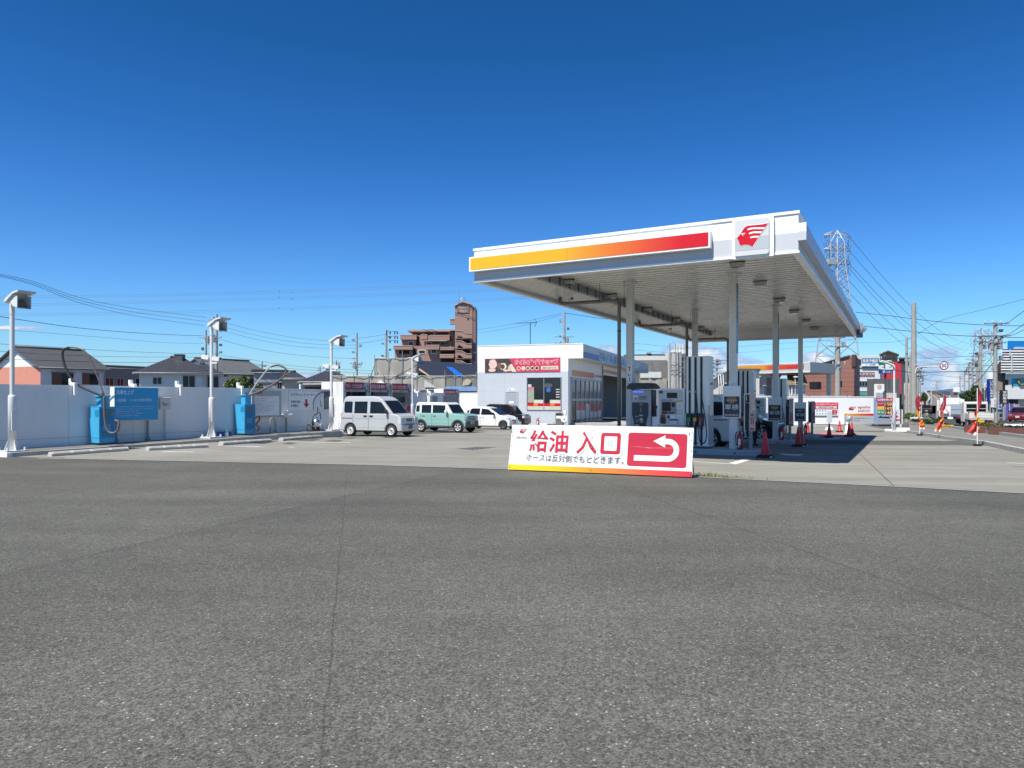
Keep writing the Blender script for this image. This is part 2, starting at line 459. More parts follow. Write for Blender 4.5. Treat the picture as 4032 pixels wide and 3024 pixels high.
# ---------------------------------------------------------------- ground
def asphalt_mat(name, mean, contrast=1.0, seams=True):
    m = bpy.data.materials.new(name); m.use_nodes = True
    nt = m.node_tree; N, L = nt.nodes, nt.links
    b = N['Principled BSDF']; b.inputs['Roughness'].default_value = 0.85
    tc = N.new('ShaderNodeTexCoord'); P = tc.outputs['Object']
    def noise(sc, det, ro=.5):
        n = N.new('ShaderNodeTexNoise'); n.inputs['Scale'].default_value = sc; n.inputs['Detail'].default_value = det
        n.inputs['Roughness'].default_value = ro; L.new(P, n.inputs['Vector']); return n.outputs[0]
    def mrange(x, a, b_, c, d):
        r = N.new('ShaderNodeMapRange'); r.inputs[1].default_value = a; r.inputs[2].default_value = b_
        r.inputs[3].default_value = c; r.inputs[4].default_value = d; L.new(x, r.inputs[0]); return r.outputs[0]
    def math_(op, x, y):
        r = N.new('ShaderNodeMath'); r.operation = op
        for i, q in enumerate((x, y)):
            if isinstance(q, (int, float)): r.inputs[i].default_value = q
            else: L.new(q, r.inputs[i])
        return r.outputs[0]
    vo = N.new('ShaderNodeTexVoronoi'); vo.inputs['Scale'].default_value = 150.0; L.new(P, vo.inputs['Vector'])
    sepc = N.new('ShaderNodeSeparateColor'); L.new(vo.outputs['Color'], sepc.inputs[0])
    vo2 = N.new('ShaderNodeTexVoronoi'); vo2.inputs['Scale'].default_value = 72.0; L.new(P, vo2.inputs['Vector'])
    sep2 = N.new('ShaderNodeSeparateColor'); L.new(vo2.outputs['Color'], sep2.inputs[0])
    stone = mrange(sepc.outputs[0], 0, 1, 1-.6*contrast, 1+.6*contrast)
    stone = math_('MULTIPLY', stone, mrange(sep2.outputs[1], 0, 1, 1-.42*contrast, 1+.42*contrast))
    spark = mrange(sep2.outputs[0], .93, 1.0, 0, 4.2*contrast)               # odd pale chips
    spark = math_('MULTIPLY', spark, mrange(vo2.outputs['Distance'], .25, .45, 1, 0))
    chips = math_('ADD', stone, spark)
    grain = mrange(noise(190, 3, .6), .3, .7, 1-.35*contrast, 1+.35*contrast)
    big = mrange(noise(.35, 5, .6), .3, .7, .85, 1.12)
    mid = mrange(noise(6, 5, .6), .3, .7, .93, 1.07)
    v = math_('MULTIPLY', math_('MULTIPLY', chips, grain), math_('MULTIPLY', big, mid))
    if seams:
        # paving seams: old joints between laid strips and a few hairline cracks
        sp = N.new('ShaderNodeSeparateXYZ'); L.new(P, sp.inputs[0])
        wob = mrange(noise(1.3, 4, .55), 0, 1, -.035, .035)
        def seam(ax, ay, c, w, d):
            e = math_('ADD', math_('ADD', math_('MULTIPLY', sp.outputs[0], ax), math_('MULTIPLY', sp.outputs[1], ay)), c)
            e = math_('ABSOLUTE', math_('ADD', e, wob), 0)
            return mrange(e, 0, w, 1-d, 1)
        for q in SEAMS: v = math_('MULTIPLY', v, seam(*q))
        ax, ay, c, _, _ = SEAMS[1]                     # older, darker paving on the near side of the diagonal joint
        e = math_('MULTIPLY', math_('ADD', math_('ADD', math_('MULTIPLY', sp.outputs[0], ax), math_('MULTIPLY', sp.outputs[1], ay)), math_('ADD', wob, c)), -1)
        v = math_('MULTIPLY', v, math_('SUBTRACT', 1, math_('MULTIPLY', mrange(e, -.02, .03, 0, .10), mrange(e, .2, 2.2, 1, 0))))
        # tyre-polished darker lanes crossing the lot
        mp = N.new('ShaderNodeMapping'); mp.inputs['Rotation'].default_value = (0, 0, math.radians(24)); mp.inputs['Scale'].default_value = (.12, .9, 1)
        L.new(P, mp.inputs[0])
        nl = N.new('ShaderNodeTexNoise'); nl.inputs['Scale'].default_value = 1.0; nl.inputs['Detail'].default_value = 3; L.new(mp.outputs[0], nl.inputs['Vector'])
        v = math_('MULTIPLY', v, mrange(nl.outputs[0], .35, .65, .88, 1.08))
    cm = N.new('ShaderNodeMix'); cm.data_type = 'RGBA'; cm.blend_type = 'MULTIPLY'; cm.inputs[0].default_value = 1
    cm.inputs[6].default_value = (*mean, 1); L.new(v, cm.inputs[7])
    L.new(cm.outputs[2], b.inputs['Base Color'])
    bp = N.new('ShaderNodeBump'); bp.inputs['Strength'].default_value = .55; bp.inputs['Distance'].default_value = .008
    L.new(math_('ADD', sepc.outputs[0], grain), bp.inputs['Height']); L.new(bp.outputs[0], b.inputs['Normal'])
    return m
def seam_px(p, q, w, d):
    a, b = gp(*p), gp(*q)
    dx, dy = b.x-a.x, b.y-a.y; l = math.hypot(dx, dy)
    nx, ny = -dy/l, dx/l
    return (nx, ny, -(nx*a.x+ny*a.y), w, d)
SEAMS = [seam_px((1368, 1840), (1262, 3020), .009, .36), seam_px((140, 2235), (1330, 1960), .06, .18),
         seam_px((2740, 2020), (4020, 2470), .03, .25), seam_px((3640, 1960), (4030, 2010), .05, .2)]
ASPHALT = matte(asphalt_mat('asphalt', (.116, .117, .104), .72), .15)
ROADM = matte(asphalt_mat('road_asphalt', (.070, .070, .070), .6, False), .15)
def concrete_mat():
    m = bpy.data.materials.new('forecourt_concrete'); m.use_nodes = True
    nt = m.node_tree; N, L = nt.nodes, nt.links
    b = N['Principled BSDF']; b.inputs['Roughness'].default_value = .8
    tc = N.new('ShaderNodeTexCoord')
    def noise(rot, scl, sc, det, ro=.55):
        mp = N.new('ShaderNodeMapping'); mp.inputs['Rotation'].default_value = (0, 0, rot); mp.inputs['Scale'].default_value = scl
        L.new(tc.outputs['Object'], mp.inputs[0])
        n = N.new('ShaderNodeTexNoise'); n.inputs['Scale'].default_value = sc; n.inputs['Detail'].default_value = det
        n.inputs['Roughness'].default_value = ro; L.new(mp.outputs[0], n.inputs['Vector']); return n.outputs[0]
    def mrange(x, a, b_, c, d):
        r = N.new('ShaderNodeMapRange'); r.inputs[1].default_value = a; r.inputs[2].default_value = b_
        r.inputs[3].default_value = c; r.inputs[4].default_value = d; L.new(x, r.inputs[0]); return r.outputs[0]
    def mul(x, y):
        r = N.new('ShaderNodeMath'); r.operation = 'MULTIPLY'; L.new(x, r.inputs[0]); L.new(y, r.inputs[1]); return r.outputs[0]
    streak = mrange(noise(A, (.06, 1.3, 1), 1.2, 6, .65), .3, .7, .80, 1.10)
    brush = mrange(noise(A, (.25, 9, 1), 2.5, 4), .3, .7, .93, 1.05)
    blot = mrange(noise(0, (1, 1, 1), .55, 6, .6), .3, .7, .86, 1.08)
    spots = mrange(noise(0, (1, 1, 1), 3.5, 5, .6), .60, .74, 1, .76)
    fine = mrange(noise(0, (1, 1, 1), 60, 3), .3, .7, .93, 1.07)
    v = mul(mul(streak, brush), mul(mul(blot, spots), fine))
    cm = N.new('ShaderNodeMix'); cm.data_type = 'RGBA'; cm.blend_type = 'MULTIPLY'; cm.inputs[0].default_value = 1
    cm.inputs[6].default_value = (.255, .249, .222, 1); L.new(v, cm.inputs[7]); L.new(cm.outputs[2], b.inputs['Base Color'])
    bp = N.new('ShaderNodeBump'); bp.inputs['Strength'].default_value = .2; bp.inputs['Distance'].default_value = .01
    L.new(fine, bp.inputs['Height']); L.new(bp.outputs[0], b.inputs['Normal'])
    return m
FORE = matte(concrete_mat(), .08)
LINE = M('worn_white_line', (.66, .66, .64), .7, 0, .18, 6, dirt=.5)
JOINT = M('joint_filler', (.06, .058, .055), .9, 0, .3, 6)
SIDEW = M('pavement_concrete', (.19, .183, .165), .85, 0, .2, .9, .2, 80, dirt=.4)
def sheet(name, pts, dz, mat, skirt=0.0, side=None):
    """flat surface lying dz above the ground, following its falls; skirt makes its edge a real step"""
    bm = bmesh.new()
    vs = [bm.verts.new((p[0], p[1], 0)) for p in pts]
    f = bm.faces.new(vs)
    if f.normal.z < 0 or sum(pts[i][0]*pts[(i+1) % len(pts)][1]-pts[(i+1) % len(pts)][0]*pts[i][1] for i in range(len(pts))) < 0: f.normal_flip()
    for co, no in [((x, 0, 0), (1, 0, 0)) for x in BREAK_X] + [((0, y, 0), (0, 1, 0)) for y in BREAK_Y]:
        bmesh.ops.bisect_plane(bm, geom=bm.verts[:]+bm.edges[:]+bm.faces[:], plane_co=co, plane_no=no)
    for v in bm.verts: v.co.z = G(v.co.x, v.co.y) + dz
    mats = [mat]
    if skirt:
        be = [e for e in bm.edges if len(e.link_faces) == 1]
        r = bmesh.ops.extrude_edge_only(bm, edges=be)
        for v in r['geom']:
            if isinstance(v, bmesh.types.BMVert): v.co.z -= skirt
        if side:
            mats.append(side)
            for q in r['geom']:
                if isinstance(q, bmesh.types.BMFace): q.material_index = 1
        bmesh.ops.recalc_face_normals(bm, faces=bm.faces[:])
    me = bpy.data.meshes.new(name); bm.to_mesh(me); bm.free()
    for m_ in mats: me.materials.append(m_)
    o = bpy.data.objects.new(name, me); COL.objects.link(o)
    return struct(o)
def xy(p): return (p.x, p.y)
def strip(a, b, w):
    a, b = Vector(xy(a)), Vector(xy(b)); d = (b-a).normalized(); n = Vector((-d.y, d.x))*w/2
    return [tuple(a+n), tuple(a-n), tuple(b-n), tuple(b+n)]
sheet('ground', [(-3000, -60), (3000, -60), (3000, 6000), (-3000, 6000)], 0.0, ASPHALT)
edge_px = [(158, 1804), (506, 1811), (1000, 1821), (1400, 1829), (2000, 1847), (2400, 1863), (2735, 1877), (3060, 1893), (3519, 1915), (4032, 1942), (4500, 1968)]
edge = [gp(*p) for p in edge_px]
kerb_px = [(4500, 1858), (4032, 1789), (3865, 1752), (3722, 1731), (3570, 1705)]
kerbl = [gp(*p) for p in kerb_px]
far_r = kerbl[-1] + (kerbl[-1]-kerbl[-2]).normalized()*40
fore_pts = [xy(p) for p in edge] + [xy(p) for p in kerbl] + [xy(far_r), (10, 92), (-12, 80), xy(st(-19.6, 20)), xy(st(-19.6, -6.9)), xy(st(-17.7, -6.9))]
sheet('forecourt', fore_pts, 0.004, FORE)
# narrow edge strips between asphalt and concrete
mbj = []
for i in range(len(edge)-1):
    o_ = Vector((edge[i+1].y-edge[i].y, -(edge[i+1].x-edge[i].x), 0)).normalized()
    sheet('forecourt_edging', strip(edge[i]+o_*.05, edge[i+1]+o_*.05, .09), 0.008, CONC)
    sheet('edging_joint', strip(edge[i]+o_*-.03, edge[i+1]+o_*-.03, .035), 0.009, JOINT)
# joints cast into the concrete
for a, b in [((3372, 1775), (3519, 1914)), ((3300, 1716), (3372, 1775)), ((2240, 1705), (2050, 1852))]:
    sheet('expansion_joint', strip(gp(*a), gp(*b), .014), 0.008, JOINT)
for vv in (1.2, 8.3, 15.9, 23.6):
    sheet('expansion_joint', strip(st(-16, vv), st(6.5, vv), .015), 0.008, JOINT)
# painted lines
def pline(a, b, w): sheet('painted_line', strip(gp(*a), gp(*b), w), 0.008, LINE)
pline((2640, 1812), (2872, 1827.5), .10)
sheet('painted_line', [xy(gp(2868, 1825)), xy(gp(2897, 1830)), xy(gp(2966, 1809)), xy(gp(2934, 1807.5))], 0.009, LINE)
pline((730, 1746), (966, 1781), .11) if False else None
for a, b in [((640, 1779), (955, 1782.5)), ((860, 1757), (1235, 1762)), ((1095, 1741), (1440, 1743.5)), ((1340, 1724), (1605, 1725.5)), ((3870, 1733), (3990, 1762))][:4]:
    pline(a, b, .11)
# bands around the second and third islands
for iv in (12.2, 20.0):
    for sgn in (-1, 1):
        sheet('painted_line', strip(st(-6.5, iv+sgn*1.25), st(-.55, iv+sgn*1.25), .10), 0.008, LINE)
        sheet('painted_line', [xy(st(-1.2, iv+sgn*1.2)), xy(st(-.5, iv+sgn*1.2)), xy(st(-.5, iv+sgn*.3)), xy(st(-.9, iv+sgn*.3))], 0.009, LINE)
sheet('painted_line', [xy(st(-1.2, 5.5)), xy(st(-.5, 5.5)), xy(st(-.5, 4.6)), xy(st(-.9, 4.6))], 0.009, LINE)
sheet('painted_line', strip(gp(3960, 1823), gp(4100, 1829), .12), 0.008, LINE)
sheet('painted_line', strip(gp(3985, 1836), gp(4100, 1842), .05), 0.008, JOINT)
# red and white guidance mat painted on the concrete beyond the canopy
mp = [gp(3228, 1703), gp(3385, 1711), gp(3366, 1722), gp(3208, 1713)]
sheet('painted_guidance', [xy(p) for p in mp], 0.006, M('worn_red_paint', (.55, .12, .10), .7, 0, .4, 4))
sheet('painted_guidance', strip(gp(3240, 1706.5), gp(3366, 1713), .28), 0.010, LINE)
sheet('painted_guidance', strip(gp(3225, 1711), gp(3350, 1718), .2), 0.010, LINE)
# drain cover in front of the cars
tag(sheet('drain_cover', [xy(gp(1798, 1768)), xy(gp(1880, 1760.5)), xy(gp(1952, 1762.5)), xy(gp(1862, 1772))], 0.010,
      stripe_mat('drain_grating', (.05, .05, .052), (.16, .16, .16), .12, 'x', .6, .25, second=('y', .12, .25))),
    'dark steel drain grating let into the concrete in front of the cars', 'drain cover', kind='thing')
tag(sheet('drain_cover', [xy(gp(3672, 1744)), xy(gp(3745, 1741)), xy(gp(3802, 1757)), xy(gp(3742, 1758))], 0.010,
      M('pit_cover', (.2, .2, .195), .8, 0, .25, 4)), 'pale concrete pit cover beside the roadside kerb', 'pit cover', kind='thing')
tag(sheet('drain_cover', [xy(gp(3350, 1700)), xy(gp(3385, 1696.5)), xy(gp(3490, 1698)), xy(gp(3470, 1702))], 0.010,
      M('trench_cover', (.09, .09, .09), .8, 0, .25, 4)), 'dark drain channel cover near the far lamp post', 'drain cover', kind='thing')
# raised pavement along the road, its kerb and the road
inner = [Vector((p.x, p.y, 0)) for p in kerbl] + [Vector((far_r.x, far_r.y, 0))]
rd = (kerbl[-1]-kerbl[1]).normalized()
pave_px = [(4500, 1770), (4032, 1714), (3848, 1694), (3576, 1658)]
pav_out = [gp(px, py, .15) for px, py in pave_px]
pav_far = gp(3520, 1652, .15)
def band(name, inn, out_, dz, mat, skirt=0, side=None):
    return sheet(name, [xy(p) for p in inn] + [xy(p) for p in reversed(out_)], dz, mat, skirt, side)
kin = inner[:5]
off = []
for i, p in enumerate(kin):
    d = (kin[min(i+1, 4)]-kin[max(i-1, 0)]).normalized(); off.append(p + Vector((d.y, -d.x, 0))*.18)
band('kerb', kin, off, .155, CONC, .17)
band('pavement', [p+Vector((0, 0, 0)) for p in off], [Vector((q.x, q.y, 0)) for q in pav_out], .148, SIDEW, .15)
# ---------------------------------------------------------------- fuel canopy
ROT = -A
ZB, ZT, ZCEIL = 4.29, 5.177, 4.84
CW, CL = 7.95, 22.83
CC, OU, OV = Vector((5.99, 14.87)), -.09, .782     # canopy corner, and its shift from the island frame
def logo_pts(l):
    r = []
    for x, y in l:
        u = (x-550)/655; t = 335-70*u
        r.append((u, 1-(y-t)/625))
    return r
LG_FACE = logo_pts([(1190, 378), (1100, 400), (1000, 412), (900, 418), (810, 426), (750, 452), (708, 508), (676, 560), (650, 600), (620, 635), (592, 660), (602, 676), (617, 690), (611, 704), (626, 714), (636, 730), (632, 745), (642, 775), (650, 800), (690, 802), (740, 787), (800, 787), (850, 800), (895, 824)])
LG_STR = [logo_pts(l) for l in ([(795, 488), (860, 468), (930, 460), (1134, 458), (1112, 494), (930, 492), (870, 498), (805, 515)],
          [(825, 565), (890, 542), (950, 535), (1080, 534), (1057, 570), (950, 568), (900, 572), (835, 590)],
          [(850, 640), (910, 622), (1024, 618), (1000, 653), (920, 652), (858, 666)])]
LG_EYE = [logo_pts(l) for l in ([(675, 570), (762, 567), (705, 620)], [(703, 581), (735, 580), (710, 604)])]
def put_logo(mb, x0, x1, z0, z1, y, red, white, T=None, outline=False):
    def q(l): return [(x0+(x1-x0)*a, z0+(z1-z0)*b) for a, b in l]
    if outline:
        c = (sum(p[0] for p in LG_FACE)/len(LG_FACE), sum(p[1] for p in LG_FACE)/len(LG_FACE))
        mb.poly(q([(c[0]+(a-c[0])*1.045, c[1]+(b-c[1])*1.06) for a, b in LG_FACE]), y, white, T)
    mb.poly(q(LG_FACE), y-.003, red, T)
    for s in LG_STR: mb.poly(q(s), y-.006, white, T)
    mb.poly(q(LG_EYE[0]), y-.006, white, T); mb.poly(q(LG_EYE[1]), y-.009, red, T)
canopy = thing('fuel_canopy', 'large flat white canopy over the pumps with a yellow to red stripe and red emblem', 'canopy', (CC.x, CC.y, 0), ROT)
FASC = M('fascia_white', (.87, .88, .87), .35, 0, .04, 1.2, dirt=.06)
FASG = M('fascia_grey', (.53, .55, .59), .35, 0, .05, 1.2, dirt=.06)
ROOFM = M('roof_sheet', (.35, .36, .36), .6, 0, .15, 2)
m = MB()
zm = ZT - .514*(ZT-ZB)                                      # where white changes to grey
def fascia(x0, x1, y0, y1):
    m.box(x0, x1, y0, y1, zm, ZT-.06, FASC); m.box(x0, x1, y0, y1, ZB+.05, zm, FASG)
fascia(-CW, 0, 0, .12); fascia(-CW, 0, CL-.12, CL); fascia(-CW, -CW+.12, .12, CL-.12); fascia(-.12, 0, .12, CL-.12)
m.build('fascia', canopy)
m = MB()
for z0, z1, e in ((ZT-.06, ZT, .025), (ZB, ZB+.05, .022)):
    m.box(-CW-e, e, -e, .12, z0, z1, FASC); m.box(-CW-e, e, CL-.12, CL+e, z0, z1, FASC)
    m.box(-CW-e, -CW+.12, .12, CL-.12, z0, z1, FASC); m.box(-.12, e, .12, CL-.12, z0, z1, FASC)
m.build('trim', canopy)
m = MB()
for k in range(1, 6):
    x = -CW + k*CW/6
    m.box(x-.004, x+.004, -.003, .02, ZB+.06, ZT-.07, LGREY)
m.build('panel_joints', canopy)
m = MB()
m.box(-CW+.12, -.12, .12, CL-.12, 5.0, 5.08, ROOFM)
m.build('roof', canopy)
# slatted ceiling: trapezoid ribs along u
CEIL = M('ceiling_slats', (.78, .76, .71), .28, 0, .12, 1.5, dirt=.25)
m = MB()
x0, x1 = -CW+.95, -.32
per = .36; n = int((CL-.5)/per); v = []
for i in range(n):
    y = .2+i*per
    for dy, dz in ((0, 0), (.19, 0), (.20, .14), (.345, .14)): v.append((y+dy, ZCEIL+dz))
m.add([(x0, a, b) for a, b in v] + [(x1, a, b) for a, b in v], [(i, i+1, i+1+len(v), i+len(v)) for i in range(len(v)-1)], CEIL)
m.build('ceiling', canopy)
m = MB()
m.quad((-CW+.12, .12, ZB+.14), (-CW+.12, CL-.12, ZB+.14), (x0+.01, CL-.12, ZCEIL+.02), (x0+.01, .12, ZCEIL+.02), CEIL)
m.quad((x1-.01, .12, ZCEIL+.02), (x1-.01, CL-.12, ZCEIL+.02), (-.12, CL-.12, ZB+.16), (-.12, .12, ZB+.16), CEIL)
m.quad((-CW+.12, CL-.3, ZCEIL+.03), (-.12, CL-.3, ZCEIL+.03), (-.12, CL-.12, ZB+.1), (-CW+.12, CL-.12, ZB+.1), CEIL)
m.build('soffit', canopy)
m = MB()
m.box(-CW+.80, -CW+.95, .14, CL-.14, ZCEIL-.22, ZCEIL-.02, MGREY)
for k in range(34):
    y = .45+k*.7; m.box(-CW+.955, -CW+.975, y, y+.03, ZCEIL-.26, ZCEIL-.01, DGREY)
m.build('gutter', canopy)
m = MB()
m.box(.002, .15, .012, CL-.5, ZT-.63, ZT-.276, M('side_band', (.55, .58, .66), .4, 0, .06, 1.5, dirt=.1))
m.build('side_band', canopy)
m = MB()
m.box(-.012, .155, -.02, .010, zm, ZT-.267, FASC); m.box(-.012, .155, -.02, .010, ZT-.63, zm, FASG)
for dx, dz in ((.04, .1), (.1, .1), (.04, .18), (.1, .18), (.07, .14)): m.cyl((dx, -.026, ZT-.267-dz), (dx, -.018, ZT-.267-dz), .006, DGREY, n=6)
m.build('corner_bracket', canopy)
# stripe sign
for q in (FASC, FASG): matte(q, .2)
GRAD = ramp_mat('stripe_fade', 0, -7.9, -1.8, [(0, '#fec81c'), (.42, '#fcc01e'), (.60, '#f98c30'), (.78, '#f0502c'), (.90, '#e61022'), (1, '#e4001a')])
m = MB(); s0, s1, zs0, zs1 = -CW-.05, -1.783, ZT-.624, ZT-.25
m.box(s0, s1, -.18, -.002, zs0, zs1, FASC)
m.build('stripe_sign_frame', canopy)
m = MB(); m.box(s0+.04, s1-.04, -.186, -.178, zs0+.035, zs1-.035, GRAD)
for k in (.2, .45, .7): m.box(s0+k*(s1-s0)-.003, s0+k*(s1-s0)+.003, -.188, -.18, zs0+.036, zs1-.036, M('stripe_joint', '#d99a1c', .5))
m.build('stripe_panel', canopy)
# emblem box
e0, e1 = -1.329, -.476
m = MB(); m.rbox(e0, e1, -.10, .0, ZB-.03, ZT-.02, .02, FASC); m.build('emblem_frame', canopy)
m = MB(); m.rbox(e0+.06, e1-.09, -.145, -.098, ZB+.02, ZT-.10, .05, M('emblem_plate', (.62, .63, .63), .3, 0, .04, 2))
m.box(e0+.065, e1-.095, -.148, -.12, ZB+.13, zm-.02, M('emblem_plate_low', (.46, .49, .51), .3, 0, .04, 2))
put_logo(m, e0+.06, e1-.09, ZB+.08, ZT-.10, -.152, BRED, FASC, outline=True)
m.build('emblem_plate', canopy)
# columns, lamps, drain pipes, cameras
CU, CV = (-2.25, -5.35), (4.3, 12.2, 20.0)
COLM = M('column_paint', (.72, .72, .70), .45, 0, .06, 2, dirt=.15)
for iv, sv in enumerate(CV):
    for su in CU:
        p = st(su, sv, .17); cu, cv = su+OU, sv+OV
        m = MB(); m.box(cu-.1, cu+.1, cv-.1, cv+.1, p.z-.05, ZCEIL+.02, COLM)
        m.box(cu-.17, cu+.17, cv-.17, cv+.17, ZCEIL-.02, ZCEIL-.005, COLM)
        c = m.build('column', canopy)
        if su == CU[0] and iv < 2:
            b = MB(); b.box(cu+.103, cu+.115, cv-.1, cv+.1, ZCEIL-2.3, ZCEIL-.3, ramp_mat('pillar_banner', 2, 2.6, 4.6, [(0, '#4fa7c9'), (.3, '#7cc0d6'), (.5, '#3e7fae'), (.7, '#7fb7cf'), (1, '#5a6f80')]))
            b.build('vertical_banner', c)
        if iv == 0 and su == CU[1]:
            b = MB(); b.box(cu-.07, cu+.09, cv-.108, cv-.102, 1.55, 2.28, WHITE2)
            b.poly([(cu+.005, 2.08), (cu+.035, 2.08), (cu+.035, 2.24), (cu+.01, 2.24), (cu-.03, 2.205), (cu-.03, 2.18), (cu+.005, 2.2)], cv-.112, M('crimson_text', '#b3143c', .4))
            b.text('レ', cu-.04, cu+.06, 1.93, 2.04, cv-.112, NAVY, off=.03)
            b.box(cu+.005, cu+.025, cv-.113, cv-.11, 1.77, 1.90, NAVY)
            b.text('ン', cu-.045, cu+.065, 1.6, 1.72, cv-.112, M('crimson_text', '#b3143c', .4), off=.03)
            b.build('lane_number', c)
LMPB = M('lamp_body', (.5, .49, .46), .4, 0, .1, 4)
inv = Matrix.Rotation(A, 4, 'Z') @ Matrix.Translation((-CC.x, -CC.y, 0))
for px, py in ((2237, 1109), (2903, 1040), (2993, 1114), (2549, 1217), (3069, 1181), (2661, 1257), (3127, 1226), (3174, 1263), (2758, 1292), (2816, 1315), (3207, 1292), (2407, 1165)):
    Y = (ZCEIL-.07-ZC)*F/(HY-py); p = inv @ at(px, py, Y)
    m = MB(); m.box(p.x-.17, p.x+.17, p.y-.1, p.y+.1, ZCEIL-.15, ZCEIL-.04, LMPB)
    m.box(p.x-.13, p.x+.13, p.y-.07, p.y+.07, ZCEIL-.16, ZCEIL-.149, GLASS2)
    m.box(p.x-.2, p.x+.2, p.y-.03, p.y+.03, ZCEIL-.04, ZCEIL-.005, BLACK)
    m.build('ceiling_lamp', canopy)
PIPE = M('drain_pipe', (.20, .19, .175), .35, .3, .2, 3, dirt=.3)
for cv in CV:
    v_ = cv-.25+OV; zp = 4.27; ux = -5.62+OU
    pts = [(-CW+.25, v_, ZB+.2), (-CW+.25, v_, zp+.1), (-CW+.28, v_, zp+.02), (-CW+.38, v_, zp), (ux-.14, v_, zp), (ux-.05, v_, zp-.03), (ux, v_, zp-.14), (ux, v_, st(ux-OU, v_-OV).z)]
    m = MB(); m.tube(pts, .058, PIPE, 10)
    for k in (1.6, 2.4): m.cyl((-CW+k-.02, v_, zp), (-CW+k+.02, v_, zp), .064, DGREY, n=10); m.cyl((-CW+k, v_, zp), (-CW+k, v_, ZCEIL), .008, DGREY, n=5)
    m.cyl((ux, v_, 3.3), (ux, v_, 3.34), .066, DGREY, n=10)
    m.build('drain_pipe', canopy)
def cctv(mb, T):
    mb.cyl((0, 0, .0), (0, 0, .12), .03, WHITE, T=T); mb.box(-.05, .05, -.26, .06, -.08, .02, WHITE, T); mb.cyl((0, -.27, -.03), (0, -.255, -.03), .035, BLACK, T=T, n=8)
m = MB(); cctv(m, TR(-CW+.42, 5.2, ZB+.10) @ RZ(40) @ Matrix.Rotation(math.radians(-20), 4, 'X'))
cam1 = m.build('security_camera', canopy)
m = MB(); cctv(m, TR(-CW+.42, 16.4, ZB+.10) @ RZ(40) @ Matrix.Rotation(math.radians(-20), 4, 'X'))
m.build('security_camera', canopy)
# floodlight cluster on the far roadside corner
m = MB()
for k in range(3):
    T = TR(.2+.08*k, CL-.9+.2*k, ZT-.72+.06*k) @ RZ(70-25*k) @ Matrix.Scale(.62, 4)
    m.box(-.12, .12, -.1, .1, -.12, .14, STEEL, T); m.box(-.13, .13, -.13, -.1, -.13, .15, MGREY, T); m.box(-.02, .02, .1, .25, -.2, .02, DGREY, T)
m.box(.02, .3, CL-.8, CL-.7, ZT-1.0, ZT-.3, MGREY)
m.build('floodlight', canopy)
# ---------------------------------------------------------------- pump islands
ISL = M('island_paint', (.40, .41, .42), .7, 0, .12, 2, .15, 60, dirt=.3)
def island(cv, label):
    o = thing('pump_island', label, 'pump island', st(-3.6, cv), ROT, 'raised pump islands under the canopy')
    m = MB(); pts = []
    hx, hy, r = 2.18, .55, .28
    for cx, cy, a0 in ((hx-r, hy-r, 0), (-hx+r, hy-r, 90), (-hx+r, -hy+r, 180), (hx-r, -hy+r, 270)):
        for i in range(7):
            t = math.radians(a0+15*i); pts.append((cx+r*math.cos(t), cy+r*math.sin(t)))
    # top follows the fall of the forecourt: shear it
    m.prism(pts, -.05, .17, ISL, None, 'z')
    ga = G(*xy(st(-3.6+1, cv)))-G(*xy(st(-3.6, cv)))
    m.deform(lambda p: Vector((p.x, p.y, p.z+ga*p.x)))
    m.build('kerb_block', o, bev=.03)
    m = MB()
    for x in (-1.3, .4, 1.5): m.cyl((x, -hy-.003, .08+ga*x), (x, -hy+.01, .08+ga*x), .03, DGREY, n=10)
    m.build('plug', o)
    return o
island(CV[0], 'grey painted pump island nearest the entrance banner')
island(CV[1], 'middle grey pump island behind the near traffic cone')
island(CV[2], 'farthest grey pump island beside the rope between cones')
def ist(u, v): return st(u, v, .172)
PUMPW = M('pump_white', (.84, .85, .84), .35, 0, .05, 2, dirt=.12)
PUMPG = M('pump_grey', (.34, .36, .38), .4, 0, .08, 2)
